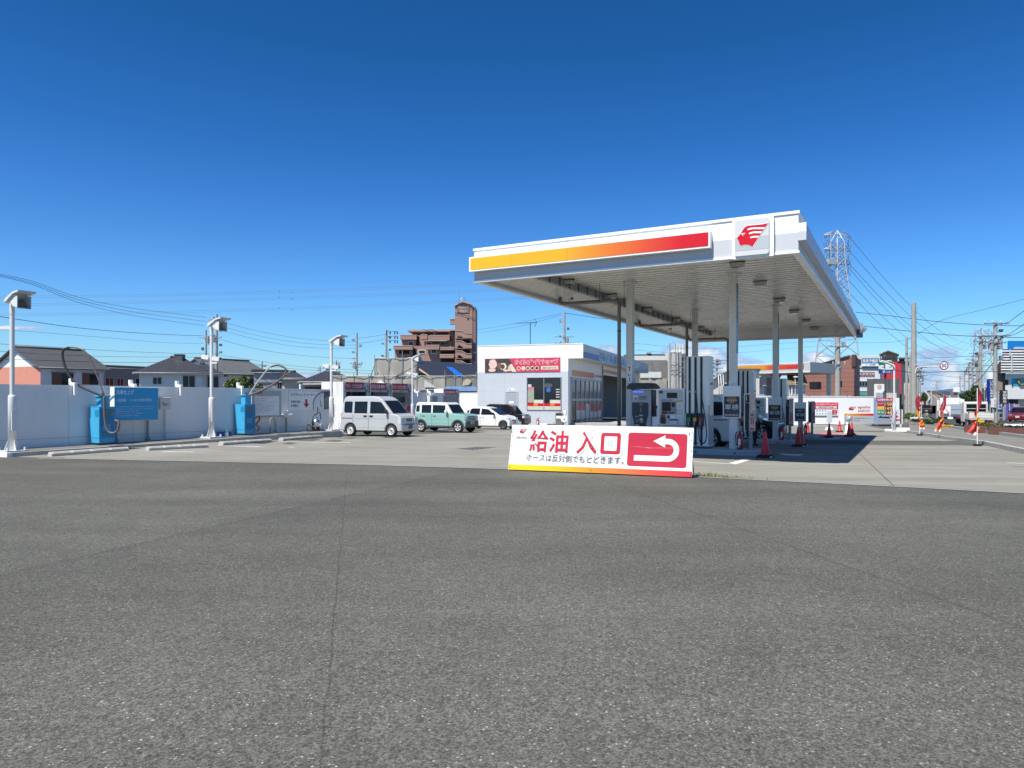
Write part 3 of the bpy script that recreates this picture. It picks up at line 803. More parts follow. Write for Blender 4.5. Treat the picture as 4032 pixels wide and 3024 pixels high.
def pump():
    o = thing('fuel_pump', 'x', 'fuel pump', (0, 0, 0), ROT, 'tall white fuel pumps')
    w, d, h = .33, .27, 2.68
    m = MB(); m.box(-w, w, -d, d, .9, h, PUMPW); m.box(-w, w, -d, d, .06, .895, PUMPW); m.box(-w-.03, w+.03, -d-.03, d+.03, 0, .06, DGREY)
    m.box(w-.02, w+.006, -d-.006, d+.006, .1, .95, PUMPG); m.box(w-.13, w+.008, -d-.012, d-.1, 2.35, 2.55, PUMPW)
    m.box(w+.001, w+.009, -.15, .2, 1.85, 1.9, DGREY)
    m.box(w-.03, w+.012, -d-.012, -d+.06, .95, 1.25, M('pump_foil', (.5, .42, .3), .3, .3))
    m.build('body', o, bev=.025)
    for i, fx in enumerate((.15, .41, .665)):
        x = -w + fx*2*w
        m = MB(); m.box(x-.032, x+.032, -d-.012, -d+.02, .08, h-.03, BLACK); m.box(x-.012, x+.012, -d-.016, -d-.011, 1.62, 1.67, WHITE); m.build('hose_slot', o)
        m = MB(); m.rbox(x-.075, x+.075, -d-.14, -d-.013, .62, 1.02, .05, BLACK)
        lab = (GREEN, YELLOW, RED)[i]
        m.rbox(x-.035, x+.055, -d-.146, -d-.139, .78, .89, .02, lab)
        h_ = m.build('nozzle_holder', o)
        m = MB(); m.tube([(x, -d-.16, .78), (x, -d-.15, .68), (x-.02, -d-.12, .6), (x-.08, -d-.1, .57)], .022, STEEL, 8)
        m.tube([(x-.05, -d-.15, .7), (x-.09, -d-.15, .64), (x-.06, -d-.14, .58)], .01, BLACK, 6); m.box(x-.03, x+.03, -d-.17, -d-.13, .6, .72, DGREY)
        m.build('nozzle', o)
    for i, fx in enumerate((.41, .665)):
        x = -w + fx*2*w
        pts = [(x, -d-.02, 1.9), (x+.02, -d-.06, 1.5), (x+.1, -d-.1, 1.1), (x+.17, -d-.16, .7), (x+.2, -d-.18, .35), (x+.14, -d-.18, .17), (x+.05, -d-.17, .14), (x-.03, -d-.16, .25), (x-.04, -d-.15, .55)]
        if i == 0: pts = [(x, -d-.02, 2.0), (x+.03, -d-.04, 1.5), (x+.08, -d-.05, 1.0), (x+.07, -d-.2, .7), (x-.08, -d-.18, .45), (x-.1, -d-.18, .25), (x-.02, -d-.17, .14), (x+.1, -d-.16, .16)]
        q = []
        for k in range(len(pts)-1):
            for t in (0, .25, .5, .75): q.append([pts[k][j]*(1-t)+pts[k+1][j]*t for j in range(3)])
        q.append(pts[-1])
        for _ in range(3):
            q = [q[0]]+[[(q[k-1][j]+2*q[k][j]+q[k+1][j])/4 for j in range(3)] for k in range(1, len(q)-1)]+[q[-1]]
        m = MB(); m.tube(q, .015, BLACK, 8); m.build('hose', o)
    return o
P0 = pump()
P0.location = ist(-3.21, CV[0]); P0['label'] = 'tall white fuel pump with black hoses just right of the entrance banner'
for cv, u, l in ((CV[1], -3.35, 'tall white fuel pump standing behind the nearest inspection poster'), (CV[2], -3.2, 'farthest white fuel pump, mostly hidden behind the middle column')):
    p = copy_tree(P0); p.location = ist(u, cv); p['label'] = l
def terminal():
    o = thing('payment_terminal', 'x', 'payment terminal', (0, 0, 0), ROT, 'fuel payment terminals')
    m = MB(); m.box(-.58, .46, -.2, .24, 0, .64, PUMPW); m.box(-.58, .46, -.205, -.2, .60, .605, MGREY); m.box(-.60, -.41, -.22, .2, .62, .9, PUMPW); m.box(.40, .47, -.22, .2, .62, 1.0, PUMPW)
    m.build('cabinet', o, bev=.015)
    m = MB(); m.rbox(-.42, .40, -.26, .2, .66, 1.75, .05, PUMPW); m.build('housing', o, bev=.012)
    m = MB(); m.rbox(-.36, .36, -.275, -.258, .70, 1.70, .06, M('terminal_face', (.56, .57, .55), .4, 0, .08, 3)); m.build('face', o)
    m = MB(); m.box(-.12, .19, -.285, -.27, 1.46, 1.62, BLACK); m.build('display', o)
    m = MB(); m.box(-.28, .16, -.29, -.27, .99, 1.36, MGREY); m.box(-.26, .0, -.296, -.289, 1.08, 1.34, GLASS); m.box(.03, .12, -.296, -.289, 1.2, 1.33, BLACK); m.box(-.27, -.1, -.296, -.289, 1.0, 1.06, BLACK); m.box(-.08, .1, -.296, -.289, 1.0, 1.05, DGREY); m.build('screen', o)
    m = MB(); m.box(.18, .35, -.29, -.27, 1.15, 1.32, WHITE2); m.box(-.3, .04, -.284, -.27, 1.38, 1.42, M('mauve_label', (.3, .28, .4), .5)); m.box(.17, .33, -.284, -.27, 1.36, 1.4, YELLOW)
    m.box(.16, .34, -.284, -.27, .74, .96, WHITE2); m.box(-.02, .13, -.284, -.27, .80, .96, WHITE2); m.box(-.10, -.03, -.286, -.27, .86, .95, BLACK)
    for k in range(4): m.box(.2, .32, -.293, -.289, 1.18+.03*k, 1.188+.03*k, GINK)
    for k in range(5): m.box(.18, .31, -.287, -.283, .77+.035*k, .777+.035*k, GINK)
    m.box(-.36, -.24, -.284, -.27, 1.6, 1.68, DGREY)
    m.build('lettering', o)  # label plates with ink bars, no letters
    m = MB(); m.box(-.3, -.16, -.33, -.27, .70, .9, BLACK); m.box(-.29, -.17, -.325, -.28, .9, .98, RED); m.build('card_slot', o)
    m = MB(); m.box(-.02, .2, -.34, -.28, .69, .8, OFFW); m.box(-.03, .21, -.345, -.3, .8, .84, NAVY); m.build('tray', o)
    m = MB(); m.cyl((-.43, -.1, 1.18), (-.52, -.2, 1.2), .03, CRIMSON, n=8); m.build('button', o)
    m = MB(); m.box(-.42, -.2, -.208, -.199, .44, .56, BLACK); m.box(-.40, -.22, -.212, -.207, .49, .51, YELLOW); m.box(.05, .2, -.207, -.2, .45, .52, PGREY); m.build('rating_plate', o)
    return o
T0 = terminal(); T0.location = ist(-4.0, CV[0]); T0['label'] = 'grey white fuel payment terminal with screen, right of the dark kiosk'
for cv, u, l in ((CV[1], -1.55-1.5, 'x'),): pass
for cv, l in ((CV[1], 'payment terminal seen between the second pump and second inspection poster'), (CV[2], 'payment terminal seen beside the third inspection poster')):
    t = copy_tree(T0); t.location = ist(-4.25, cv); t['label'] = l
# settlement kiosk
o = thing('settlement_kiosk', 'dark grey settlement kiosk with a peaked black cap and a blue light strip', 'kiosk', ist(-4.92, CV[0]-.05), ROT)
KD = M('kiosk_dark', (.03, .035, .045), .45, 0, .15, 3)
m = MB(); m.box(-.33, .33, -.2, .3, 0, 1.72, KD); m.build('body', o, bev=.02)
m = MB(); m.prism([(-.42, 1.74), (.42, 1.74), (.43, 1.80), (.3, 1.92), (-.3, 1.92), (-.43, 1.80)], -.34, .36, KD); m.build('cap', o, bev=.02)
m = MB(); m.box(-.32, .32, -.235, -.2, .05, 1.71, M('kiosk_face', (.36, .38, .41), .4, 0, .06, 3)); m.build('front_panel', o, bev=.008)
m = MB(); m.prism([(-.27, 1.33), (.24, 1.33), (.24, .95), (.17, .75), (.17, .12), (-.21, .12), (-.21, .75), (-.27, .95)], -.245, -.23, KD)
for x0, x1, z0, z1, q in ((-.03, .06, 1.0, 1.25, DGREY), (-.01, .05, 1.05, 1.15, STEEL), (-.17, -.05, .72, .88, DGREY), (-.15, -.07, .74, .8, STEEL), (-.02, .1, .52, .7, BLACK), (-.18, -.05, .62, .66, PGREY), (-.04, .07, .92, .96, PGREY), (-.03, .06, 1.27, 1.29, PGREY), (-.17, -.07, .9, .92, PGREY), (-.03, .07, .78, .86, PGREY), (-.03, .09, .73, .75, PGREY), (-.05, .11, .48, .5, PGREY)): m.box(x0, x1, -.252, -.244, z0, z1, q)
m.box(-.07, .04, -.248, -.244, .2, .22, PGREY)
m.build('card_panel', o)
m = MB(); m.box(-.24, .08, -.246, -.234, 1.63, 1.68, M('blue_light', (.12, .16, .9), .3, emit=.6)); m.build('light_strip', o)
m = MB(); m.box(-.23, -.1, -.241, -.234, 1.4, 1.54, WHITE2); m.box(-.21, -.19, -.245, -.241, 1.42, 1.5, INK); m.cyl((-.15, -.245, 1.49), (-.15, -.241, 1.49), .018, INK, n=8); m.box(-.17, -.12, -.245, -.241, 1.41, 1.47, INK)
m.text('決済確定', -.06, .21, 1.46, 1.53, -.242, INK); m.box(.0, .18, -.242, -.238, 1.41, 1.43, GINK); m.cyl((-.02, -.243, 1.43), (-.02, -.239, 1.43), .025, MGREY, n=10)
m.build('lettering', o)
# inspection posters on the columns nearest the road
INSP = M('poster_black', (.022, .03, .04), .45, 0, .1, 3)
def poster():
    o = thing('inspection_sign', 'x', 'sign', (0, 0, 0), ROT, 'car inspection posters on the columns')
    m = MB(); m.box(-.25, .25, -.06, .06, 0, .92, PUMPW); m.box(.2502, .262, -.05, .07, .0, .92, DGREY); m.build('board', o, bev=.008)
    m = MB(); m.box(-.215, .215, -.066, -.058, .03, .62, INSP)
    COP = M('copper_print', (.35, .17, .07), .4, 0, .2, 9)
    m.prism([(-.12, .6), (.12, .6), (.13, .5), (.06, .43), (0, .41), (-.06, .43), (-.13, .5)], -.069, -.0655, COP); m.box(-.15, .15, -.071, -.068, .49, .53, M('copper_pale', (.5, .33, .2), .4))
    m.text('指定整備工場', -.1, .1, .555, .585, -.0705, INSP)
    m.text('車検', -.19, .19, .24, .40, -.068, M('silver_print', (.62, .66, .66), .4), off=.03)
    for z in (.165, .185, .205): m.box(-.16, .16, -.068, -.0655, z, z+.006, GINK)
    for k in range(4): m.box(-.2+.103*k, -.11+.103*k, -.069, -.0655, .05, .13, M('maroon_print', (.30, .09, .08), .5))
    m.text('見積無料', -.195, .195, .062, .118, -.0715, M('pale_print', (.62, .55, .5), .5), off=.01)
    m.build('poster', o)
    return o
S0 = poster(); S0.location = st(CU[0], CV[0]-.18, 1.05); S0['label'] = 'black and white inspection poster on the nearest canopy column'
for cv, z, l in ((CV[1], .88, 'black inspection poster on the middle roadside column'), (CV[2], .78, 'black inspection poster on the farthest roadside column, smallest of the three')):
    p = copy_tree(S0); p.location = st(CU[0], cv-.18, z); p['label'] = l
# narrow price boards on posts
PB = M('foil_board', (.55, .40, .37), .25, .35, .35, 3, stretch=(1, 1, 2.5))
def stand():
    o = thing('leaflet_stand', 'x', 'sign stand', (0, 0, 0), ROT, 'narrow sign stands at the island ends')
    m = MB(); m.cyl((0, 0, 0), (0, 0, 1.0), .055, MGREY, n=12); m.cyl((0, 0, 0), (0, 0, .012), .13, MGREY, n=16); m.build('post', o)
    m = MB(); m.box(-.02, .14, -.07, -.03, .52, 1.58, PB); m.build('panel', o, bev=.006)
    m = MB(); m.box(.02, .045, -.075, -.07, .72, .9, CRIMSON); m.box(.075, .1, -.075, -.07, .72, .9, CRIMSON); m.box(.0, .12, -.075, -.07, .56, .6, CRIMSON); m.box(.02, .1, -.075, -.07, .94, 1.0, GINK)
    m.text('洗車', .01, .11, .95, 1.0, -.078, INK); m.build('lettering', o)
    m = MB(); m.box(-.17, -.145, -.07, .05, .5, 1.58, WHITE2); m.box(-.17, .0, -.07, .05, 1.555, 1.58, WHITE2); m.box(-.14, -.025, .0, .04, .54, 1.54, BLACK); m.box(-.12, -.1, -.02, 0, 1.38, 1.52, WHITE2); m.box(-.14, -.03, -.03, .0, 1.3, 1.33, MGREY); m.build('frame', o)
    return o
L0 = stand(); L0.location = ist(CU[0]+.48, CV[0]-.05); L0['label'] = 'narrow pinkish foil sign stand beside the nearest red extinguisher'
for cv, l in ((CV[1], 'narrow sign stand next to the middle column extinguisher'), (CV[2], 'narrow dark sign stand at the farthest pump island end')):
    p = copy_tree(L0); p.location = ist(CU[0]+.52, cv-.05); p['label'] = l
def exting(parent=None):
    o = thing('fire_extinguisher', 'x', 'fire extinguisher', (0, 0, 0), ROT, 'red fire extinguishers')
    RE = M('extinguisher_red', (.36, .015, .02), .3, 0, .1, 5)
    m = MB(); m.lathe([(.075, 0), (.08, .015), (.08, .36), (.07, .41), (.035, .445), (.03, .46)], RE, 16); m.box(-.03, .035, -.086, -.06, .12, .30, WHITE2); m.cyl((-.02, -.085, .08), (-.02, -.07, .08), .025, WHITE2, n=10); m.build('cylinder', o)
    m = MB(); m.cyl((0, 0, .45), (0, 0, .5), .03, BLACK, n=8); m.box(-.02, .12, -.012, .012, .5, .52, BLACK); m.box(-.02, .1, -.012, .012, .54, .555, BLACK); m.cyl((-.05, 0, .49), (-.02, 0, .49), .02, STEEL, n=8); m.build('valve', o)
    m = MB(); m.tube([(-.03, 0, .49), (-.09, 0, .48), (-.115, 0, .4), (-.11, 0, .25), (-.1, 0, .1)], .013, BLACK, 6); m.build('hose', o)
    return o
X0 = exting(); X0.location = ist(CU[0]+.22, CV[0]-.22); X0['label'] = 'red fire extinguisher beside the nearest canopy column'
for (u, v), l in (((CU[0]+.25, CV[1]-.2), 'red fire extinguisher beside the middle canopy column'), ((CU[0]+.25, CV[2]-.2), 'red fire extinguisher beside the farthest canopy column')):
    p = copy_tree(X0); p.location = ist(u, v); p['label'] = l
# traffic cones
def cone():
    o = thing('traffic_cone', 'x', 'traffic cone', (0, 0, 0), 0.2, 'red traffic cones')
    CR = M('cone_red', (.62, .03, .025), .45, 0, .12, 4)
    m = MB(); m.lathe([(.16, .03), (.125, .06), (.03, .68), (.028, .7), (.015, .7)], CR, 18); m.build('cone', o)
    m = MB(); m.rbox(-.19, .19, -.19, .19, 0, .032, .05, BLACK, axis='z'); m.lathe([(.14, .03), (.22, .03), (.22, .05), (.17, .085), (.135, .09)], RUBBER, 18, ring=True); m.box(.05, .11, -.225, -.2, .02, .05, WHITE2); m.build('base', o)
    return o
K0 = cone()
cones = [(3013, 1803, 0, 'red traffic cone at the end of the nearest pump island'), (3143, 1759, .1, 'red traffic cone leaning with its twin at the middle island end, left of the pair'),
         (3155, 1757, .3, 'red traffic cone right of its twin at the middle island end'), (3265, 1724, .2, 'dark red cone in the canopy shadow at the middle of the rope'),
         (3343, 1719, .4, 'dark red cone in the shadow under the far rope end, front of the pair'), (3354, 1713, .1, 'dark red cone just behind another at the far rope end'),
         (3306, 1701, .6, 'bright red cone standing in full sun before the white wall'), (3180, 1709, .2, 'red cone behind the farthest column where the rope starts')]
for i, (px, py, r, l) in enumerate(cones):
    c = K0 if i == 0 else copy_tree(K0)
    c.location = gp(px, py, .005); c.rotation_euler = (0, 0, r); c['label'] = l
a, b, c = at(3180, 1668, 38.3), at(3265, 1671, 34.6), at(3344, 1671, 36.3)
m = MB(); m.tube([a, a.lerp(b, .5)-Vector((0, 0, .03)), b, b.lerp(c, .5)-Vector((0, 0, .04)), c], .018, BLACK, 6)
tag(m.build('rope'), 'black rope bar strung between the cone tops in front of the white wall', 'rope')
# ---------------------------------------------------------------- entrance banner
bl, br = gp(2000, 1848, .02), gp(2724, 1879, .02)
bd = math.atan2(br.y-bl.y, br.x-bl.x); BL = (Vector((br.x-bl.x, br.y-bl.y))).length
ban = thing('entrance_banner', 'wide white entrance banner with red characters and a turning arrow at the asphalt edge', 'banner', (bl.x, bl.y, 0), bd)
zb0, zb1 = bl.z, br.z
BH = .92
VIN = M('banner_vinyl', (.86, .86, .85), .45, 0, .04, 1.2, .05, 14)
BGRAD = ramp_mat('banner_fade', 0, 0, BL, [(0, '#fbe600'), (.3, '#fbd51a'), (.55, '#f59a3c'), (.8, '#ef5a44'), (1, '#e8364a')], .45)
SRED = M('banner_character_red', '#d9304a', .45, 0, .06, 1.5)
SHAD = M('banner_print_shadow', (.60, .61, .61), .5, 0, .05, 2)
def warp(p):
    t = p.x/BL
    z = zb0+(zb1-zb0)*t + p.z*(1-.012*t) + .012*math.sin(t*3.1)*(1 if p.z > .5 else .3)
    lean = .10*p.z
    wav = .018*math.sin(t*9.2+.6)*math.sin(min(1, p.z/BH)*3.0) - .028*max(0, 1-abs(t-.478)/.10)*(.4+.6*p.z/BH)
    return Vector((p.x + .055*(1-t)*p.z/BH+.02*p.z*t, p.y + lean + wav, z))
def frac(x): return x*BL
m = MB()
NX, NZ = 48, 8
vs = [(BL*i/NX, 0, BH*j/NZ) for j in range(NZ+1) for i in range(NX+1)]
m.add(vs, [(j*(NX+1)+i, j*(NX+1)+i+1, (j+1)*(NX+1)+i+1, (j+1)*(NX+1)+i) for j in range(NZ) for i in range(NX)], VIN, True)
m.deform(warp); m.build('vinyl_sheet', ban)
m = MB()
vs = [(BL*i/NX, -.004, .105*j/2) for j in range(3) for i in range(NX+1)]
m.add(vs, [(j*(NX+1)+i, j*(NX+1)+i+1, (j+1)*(NX+1)+i+1, (j+1)*(NX+1)+i) for j in range(2) for i in range(NX)], BGRAD, True)
m.deform(warp); m.build('colour_stripe', ban)
def bx(px): return BL*(px-115)/(2120-115)             # from the enlarged photograph
m = MB()
def bchar(body, x0, x1, z0, z1):
    m.text(body, x0+.012, x1+.012, z0-.012, z1-.012, -.0055, SHAD, off=.07)
    m.text(body, x0, x1, z0, z1, -.0065, VIN, off=.066)
    m.text(body, x0, x1, z0, z1, -.0075, SRED, off=.024)
bchar('給', bx(352), bx(560), .385, .805); bchar('油', bx(582), bx(796), .385, .80)
bchar('入', bx(905), bx(1122), .375, .79)
def rr(x0, x1, z0, z1, r, y, mat, n=5):
    pts = []
    for cx, cz, a0 in ((x1-r, z1-r, 0), (x0+r, z1-r, 90), (x0+r, z0+r, 180), (x1-r, z0+r, 270)):
        for i in range(n+1): t = math.radians(a0+90*i/n); pts.append((cx+r*math.cos(t), cz+r*math.sin(t)))
    m.poly(pts, y, mat)
rr(bx(1150), bx(1405), .325, .82, .07, -.0055, SHAD); rr(bx(1147), bx(1398), .335, .83, .07, -.0065, VIN)
rr(bx(1166), bx(1378), .375, .785, .05, -.0075, SRED); rr(bx(1205), bx(1338), .445, .715, .02, -.0085, VIN); rr(bx(1238), bx(1303), .51, .65, .01, -.0095, SHAD)
m.text('ホースは反対側でもとどきます。', bx(322)+.01, bx(1420)+.01, .185, .325, -.0052, SHAD, off=.05)
m.text('ホースは反対側でもとどきます。', bx(322), bx(1420), .19, .33, -.0062, VIN, off=.045)
m.text('ホースは反対側でもとどきます。', bx(322), bx(1420), .19, .33, -.0072, M('banner_ink', '#33364a', .5), off=.003)
rr(bx(1455), bx(2062), .165, .80, .05, -.0055, SRED)
# turning arrow
cx, cz, ro, ri, n = bx(1870), .485, .215, .112, 16
for i in range(n):
    a, b = [math.radians(-90+180*(i+k)/n) for k in (0, 1)]
    m.poly([(cx+ro*math.cos(a), cz+ro*math.sin(a)), (cx+ro*math.cos(b), cz+ro*math.sin(b)), (cx+ri*math.cos(b), cz+ri*math.sin(b)), (cx+ri*math.cos(a), cz+ri*math.sin(a))], -.0075, VIN)
m.poly([(bx(1838), cz+ri), (cx, cz+ri), (cx, cz+ro), (bx(1838), cz+ro)], -.0075, VIN); m.poly([(bx(1525), cz-ro), (cx, cz-ro), (cx, cz-ri), (bx(1525), cz-ri)], -.0075, VIN)
m.poly([(bx(1840), cz+ro+.065), (bx(1718), cz+(ro+ri)/2), (bx(1840), cz+ri-.065)], -.0075, VIN)
put_logo(m, bx(205), bx(300), .72, .87, -.005, SRED, VIN)
m.text('idemitsu', bx(178), bx(305), .635, .70, -.006, GINK)
m.poly([(bx(1458), .53), (bx(1560), .527), (bx(1680), .508), (bx(1760), .517), (bx(1900), .525), (bx(2060), .545), (bx(1900), .530), (bx(1760), .522), (bx(1680), .513), (bx(1560), .532)], -.0065, M('crease_line', (.62, .35, .36), .5)); m.slice(.07, BL); m.deform(warp); m.build('printing', ban)  # pale wavy line drawn flat along the crease in the red field
m = MB()
FR = M('banner_pipe', (.6, .6, .6), .3, .9, .1, 5)
for x in (.03, BL*.478, BL-.03): m.cyl((x, .03, 0), (x, .03, BH), .012, FR, n=8)
for z in (.02, BH-.03): m.cyl((.02, .03, z), (BL-.02, .03, z), .012, FR, n=8)
m.deform(warp)
m.build('pipe_frame', ban)
m = MB()
for x in (.05, BL-.06): m.cyl((x, .05, BH*.9), (x, .55, 0), .011, FR, n=8)
m.deform(lambda p: Vector((p.x, p.y, p.z+zb0+(zb1-zb0)*p.x/BL)))
m.build('rear_stay', ban)
m = MB()
for x in (.03, BL-.03, BL*.478):
    for z in (.06, .3, .5, .7, .84): m.cyl((x, -.022, z), (x, .0, z), .009, STEEL, n=6)
m.deform(warp)
m.build('cable_ties', ban)
# weeds in the crack right of the banner: uncountable blades
m = MB()
WD = foliage_mat('weed', (.10, .12, .03), (.30, .28, .10))
e0_, e1_ = gp(2740, 1877), gp(3060, 1893)
for i in range(230):
    t = random.random()
    t = t*.45 if random.random() < .75 else (.45+.25*random.random() if random.random() < .6 else t)
    p = e0_.lerp(e1_, t); p += Vector((random.gauss(0, .03), random.gauss(.02, .04), 0)); p.z = G(p.x, p.y)+.004
    h = random.uniform(.03, .09)*(1.2 if t < .3 else .8); a = random.uniform(0, 6.28); l = random.uniform(.1, .9)*h
    d = Vector((math.cos(a), math.sin(a), 0)); s = Vector((-d.y, d.x, 0))*.004
    m.add([p-s, p+s, p+d*l*.5+Vector((0, 0, h*.7))+s*.6, p+d*l+Vector((0, 0, h)), p+d*l*.5+Vector((0, 0, h*.7))-s*.6], [(0, 1, 2, 3, 4)], WD)
tag(m.build('weeds'), 'dry grassy weeds growing in the joint beside the banner', 'weeds', kind='stuff')
# ---------------------------------------------------------------- vehicles
HEADL = M('headlight', (.75, .78, .80), .12, .3, .1, 8)
TAIL = M('tail_light', (.45, .01, .012), .2, 0, .1, 6)
AMBER = M('amber_lens', (.8, .28, .06), .25)
PLATEY = M('yellow_plate', '#e8c030', .45)
PLATEW = M('white_plate', (.75, .76, .74), .45)
RIMS = M('wheel_silver', (.62, .62, .63), .35, .15, .1, 6)
def wheel(o, x, y, r, w, side, style, zg=0):
    """tyre with rim and spokes, facing side (-1 or 1) in y"""
    T = TR(x, y, r+zg) @ (Matrix.Identity(4) if side < 0 else RZ(180))
    t = MB(); h = w/2
    t.lathe([(r*.62, -h), (r*.9, -h), (r*.98, -h*.7), (r, -h*.3), (r, h*.3), (r*.98, h*.7), (r*.9, h), (r*.62, h)], RUBBER, 24, T=T, axis='y', ring=True)
    ob = t.build('wheel', o)
    t = MB(); rr_ = r*.64
    if style == 'steel':
        t.lathe([(rr_, -h-.004), (rr_*.93, -h-.004), (rr_*.88, -h+.025), (rr_*.6, -h+.03), (rr_*.52, -h+.005), (rr_*.36, -h), (rr_*.3, -h+.02), (.03, -h+.02)], RIMS, 24, T=T, axis='y', cap0=False)
        t.cyl((0, -h-.004, 0), (0, -h+.03, 0), rr_*.18, DGREY, n=12, T=T)
        for k in range(8):
            a = k*math.pi/4; t.cyl((rr_*.76*math.cos(a), -h+.018, rr_*.76*math.sin(a)), (rr_*.76*math.cos(a), -h+.032, rr_*.76*math.sin(a)), rr_*.07, DGREY, n=6, T=T)
    else:
        mt = RIMS if style != 'black' else DGREY
        t.lathe([(rr_, -h-.003), (rr_*.92, -h-.003), (rr_*.9, -h+.05), (.02, -h+.05)], DGREY, 24, T=T, axis='y', cap0=False)
        t.lathe([(rr_*1.0, -h-.006), (rr_*.9, -h-.006), (rr_*.9, -h+.02), (rr_*1.0, -h+.02)], mt, 24, T=T, axis='y', ring=True)
        ns = 5
        for k in range(ns):
            for e in (-.13, .13):
                a = 2*math.pi*k/ns+.3; c, s = math.cos(a+e), math.sin(a+e); c0, s0 = math.cos(a), math.sin(a)
                t.add([(c0*.03-s0*.012, -h-.01, s0*.03+c0*.012), (c0*.03+s0*.012, -h-.01, s0*.03-c0*.012), (c*rr_*.95+s*.018, -h-.004, s*rr_*.95-c*.018), (c*rr_*.95-s*.018, -h-.004, s*rr_*.95+c*.018)], [(0, 1, 2, 3)], mt, T=T)
        t.cyl((0, -h-.014, 0), (0, -h+.02, 0), rr_*.17, mt, n=12, T=T)
    t.build('rim', ob)
    return ob
def car(name, label, loc, rotz, P):
    """P: lower (side outline below the belt, without arches), upper (greenhouse outline), all in x (forward) and z"""
    o = thing(name, label, P.get('cat', 'car'), loc, rotz, P.get('group'))
    Wd = P['w']/2; r = P['r']; paint = P['paint']; roofp = P.get('roof', paint)
    belt = P['belt']; tum = P.get('tumble', .12)
    def ysc(x, z):
        k = 1.0
        if z > belt: k -= tum*(z-belt)
        return k
    lo = []
    zb_ = P['zb']
    xr, xf = P['axles']
    def arch(xc):
        R = r*1.17
        return [(xc + R*math.cos(math.radians(a)), max(zb_, r + R*math.sin(math.radians(a)))) for a in range(190, -11, -20)]
    bot = [(P['lower'][0][0], zb_)] if False else []
    up = P['lower']                                         # front-bottom ... over the hood ... to rear-bottom
    bottom = [(up[-1][0]+.02, zb_)] + arch(xr) + arch(xf) + [(up[0][0]-.02, zb_)]
    m = MB()
    def shell(pts, mat, wk=1.0):
        n0 = len(m.v); m.prism(pts, -Wd*wk, Wd*wk, mat)
        for i in range(n0, len(m.v)):
            x, y, z = m.v[i]; m.v[i] = (x, y*ysc(x, z), z)
    shell(up + bottom, paint)
    m.build('body', o, bev=P.get('bev', .075), seg=3)
    m = MB()
    m.v = []; shell(P['upper'], roofp, .985)
    cab = m.build('roof', o, bev=P.get('bev2', .06), seg=3)
    m = MB(); m.box(up[-1][0]+.12, up[0][0]-.12, -Wd*.86, Wd*.86, zb_-.04, zb_+.35, BLACK); m.build('underbody', o)
    # side glass on both sides
    def sidey(x, z, s): return s*(Wd*.985*ysc(x, z)+.006)
    for win in P['windows']:
        for s in (-1, 1):
            m = MB(); v = [(x, sidey(x, z, s), z) for x, z in win]
            m.add(v, [list(range(len(v)))], CARGLASS); m.build('side_window', o)
    # windscreen and rear glass follow the outline
    def endglass(a, b, nm, inset=.1, dx=.012):
        m = MB(); v = []
        for (x, z), q in ((a, 1), (b, 1)):
            yy = Wd*.985*ysc(x, z)-inset; v += [(x+dx, -yy, z), (x+dx, yy, z)]
        m.add(v, [(0, 1, 3, 2)], CARGLASS); m.build(nm, o)
    if 'wind' in P: endglass(*P['wind'], 'windscreen')
    if 'back' in P: endglass(*P['back'], 'rear_window', .12, -.012)
    for x in P['axles']:
        for s in (-1, 1): wheel(o, x, s*(Wd-P.get('tw', .15)/2-.015), r, P.get('tw', .15), s, P.get('rim', 'steel'))
    # arches flares, door joints, handles, mirrors, bumper, lamps, plate
    if P.get('flare'):
        m = MB()
        for xc in P['axles']:
            for s in (-1, 1):
                R0, R1 = r*1.14, r*1.38; v = []; n = 14
                for i in range(n+1):
                    a = math.radians(-8+196*i/n)
                    for R in (R0, R1): v.append((xc+R*math.cos(a), s*(Wd+.012), r+R*math.sin(a)))
                for i in range(n+1):
                    a = math.radians(-8+196*i/n); v.append((xc+R1*math.cos(a), s*(Wd-.04), r+R1*math.sin(a)))
                k = 2*(n+1)
                f = [(2*i, 2*i+1, 2*i+3, 2*i+2) for i in range(n)] + [(2*i+1, k+i, k+i+1, 2*i+3) for i in range(n)]
                m.add(v, f, P['flare'])
        m.box(xr+r*1.3, xf-r*1.3, -Wd-.012, Wd+.012, zb_, zb_+.09, P['flare'])
        m.build('wheel_arch_trim', o)
    m = MB()
    for x in P.get('doors', ()):
        for s in (-1, 1): m.box(x-.006, x+.006, s*(Wd+.001)-.004, s*(Wd+.001)+.004, zb_+.08, belt, BLACK)
    for z in P.get('creases', ()):
        for s in (-1, 1): m.box(xr+r*1.2, xf-r*1.2, s*(Wd+.001)-.006, s*(Wd+.001)+.006, z, z+.02, paint)
    for x0, x1, z0, z1 in P.get('rails', ()):
        for s in (-1, 1): m.box(x0, x1, s*Wd-.004, s*Wd+.005, z0, z1, BLACK)
    if m.v: m.build('door_joints', o)
    for x, z in P.get('handles', ()):
        for s in (-1, 1):
            m = MB(); m.box(x-.09, x+.09, s*(Wd+.004)-.012, s*(Wd+.004)+.012, z-.035, z+.035, P.get('handle_mat', BLACK)); m.build('door_handle', o)
    if 'mirror' in P:
        x, z, mm = P['mirror']
        for s in (-1, 1):
            m = MB(); m.rbox(x-.07, x+.06, s*(Wd+.1)-.07, s*(Wd+.1)+.07, z-.06, z+.1, .04, mm); m.build('mirror', o, bev=.02)
    fx = P['front']
    for s in (-1, 1):
        x0, z0, z1, y0, y1 = P['lamp']
        m = MB(); m.box(x0-.16, x0+.012, min(s*y0, s*y1), max(s*y0, s*y1), z0, z1, HEADL)
        m.box(x0-.02, x0+.016, min(s*(y0+.02), s*(y1-.1)), max(s*(y0+.02), s*(y1-.1)), z0+.04, z1-.04, STEEL)
        m.build('headlight', o, bev=.02)
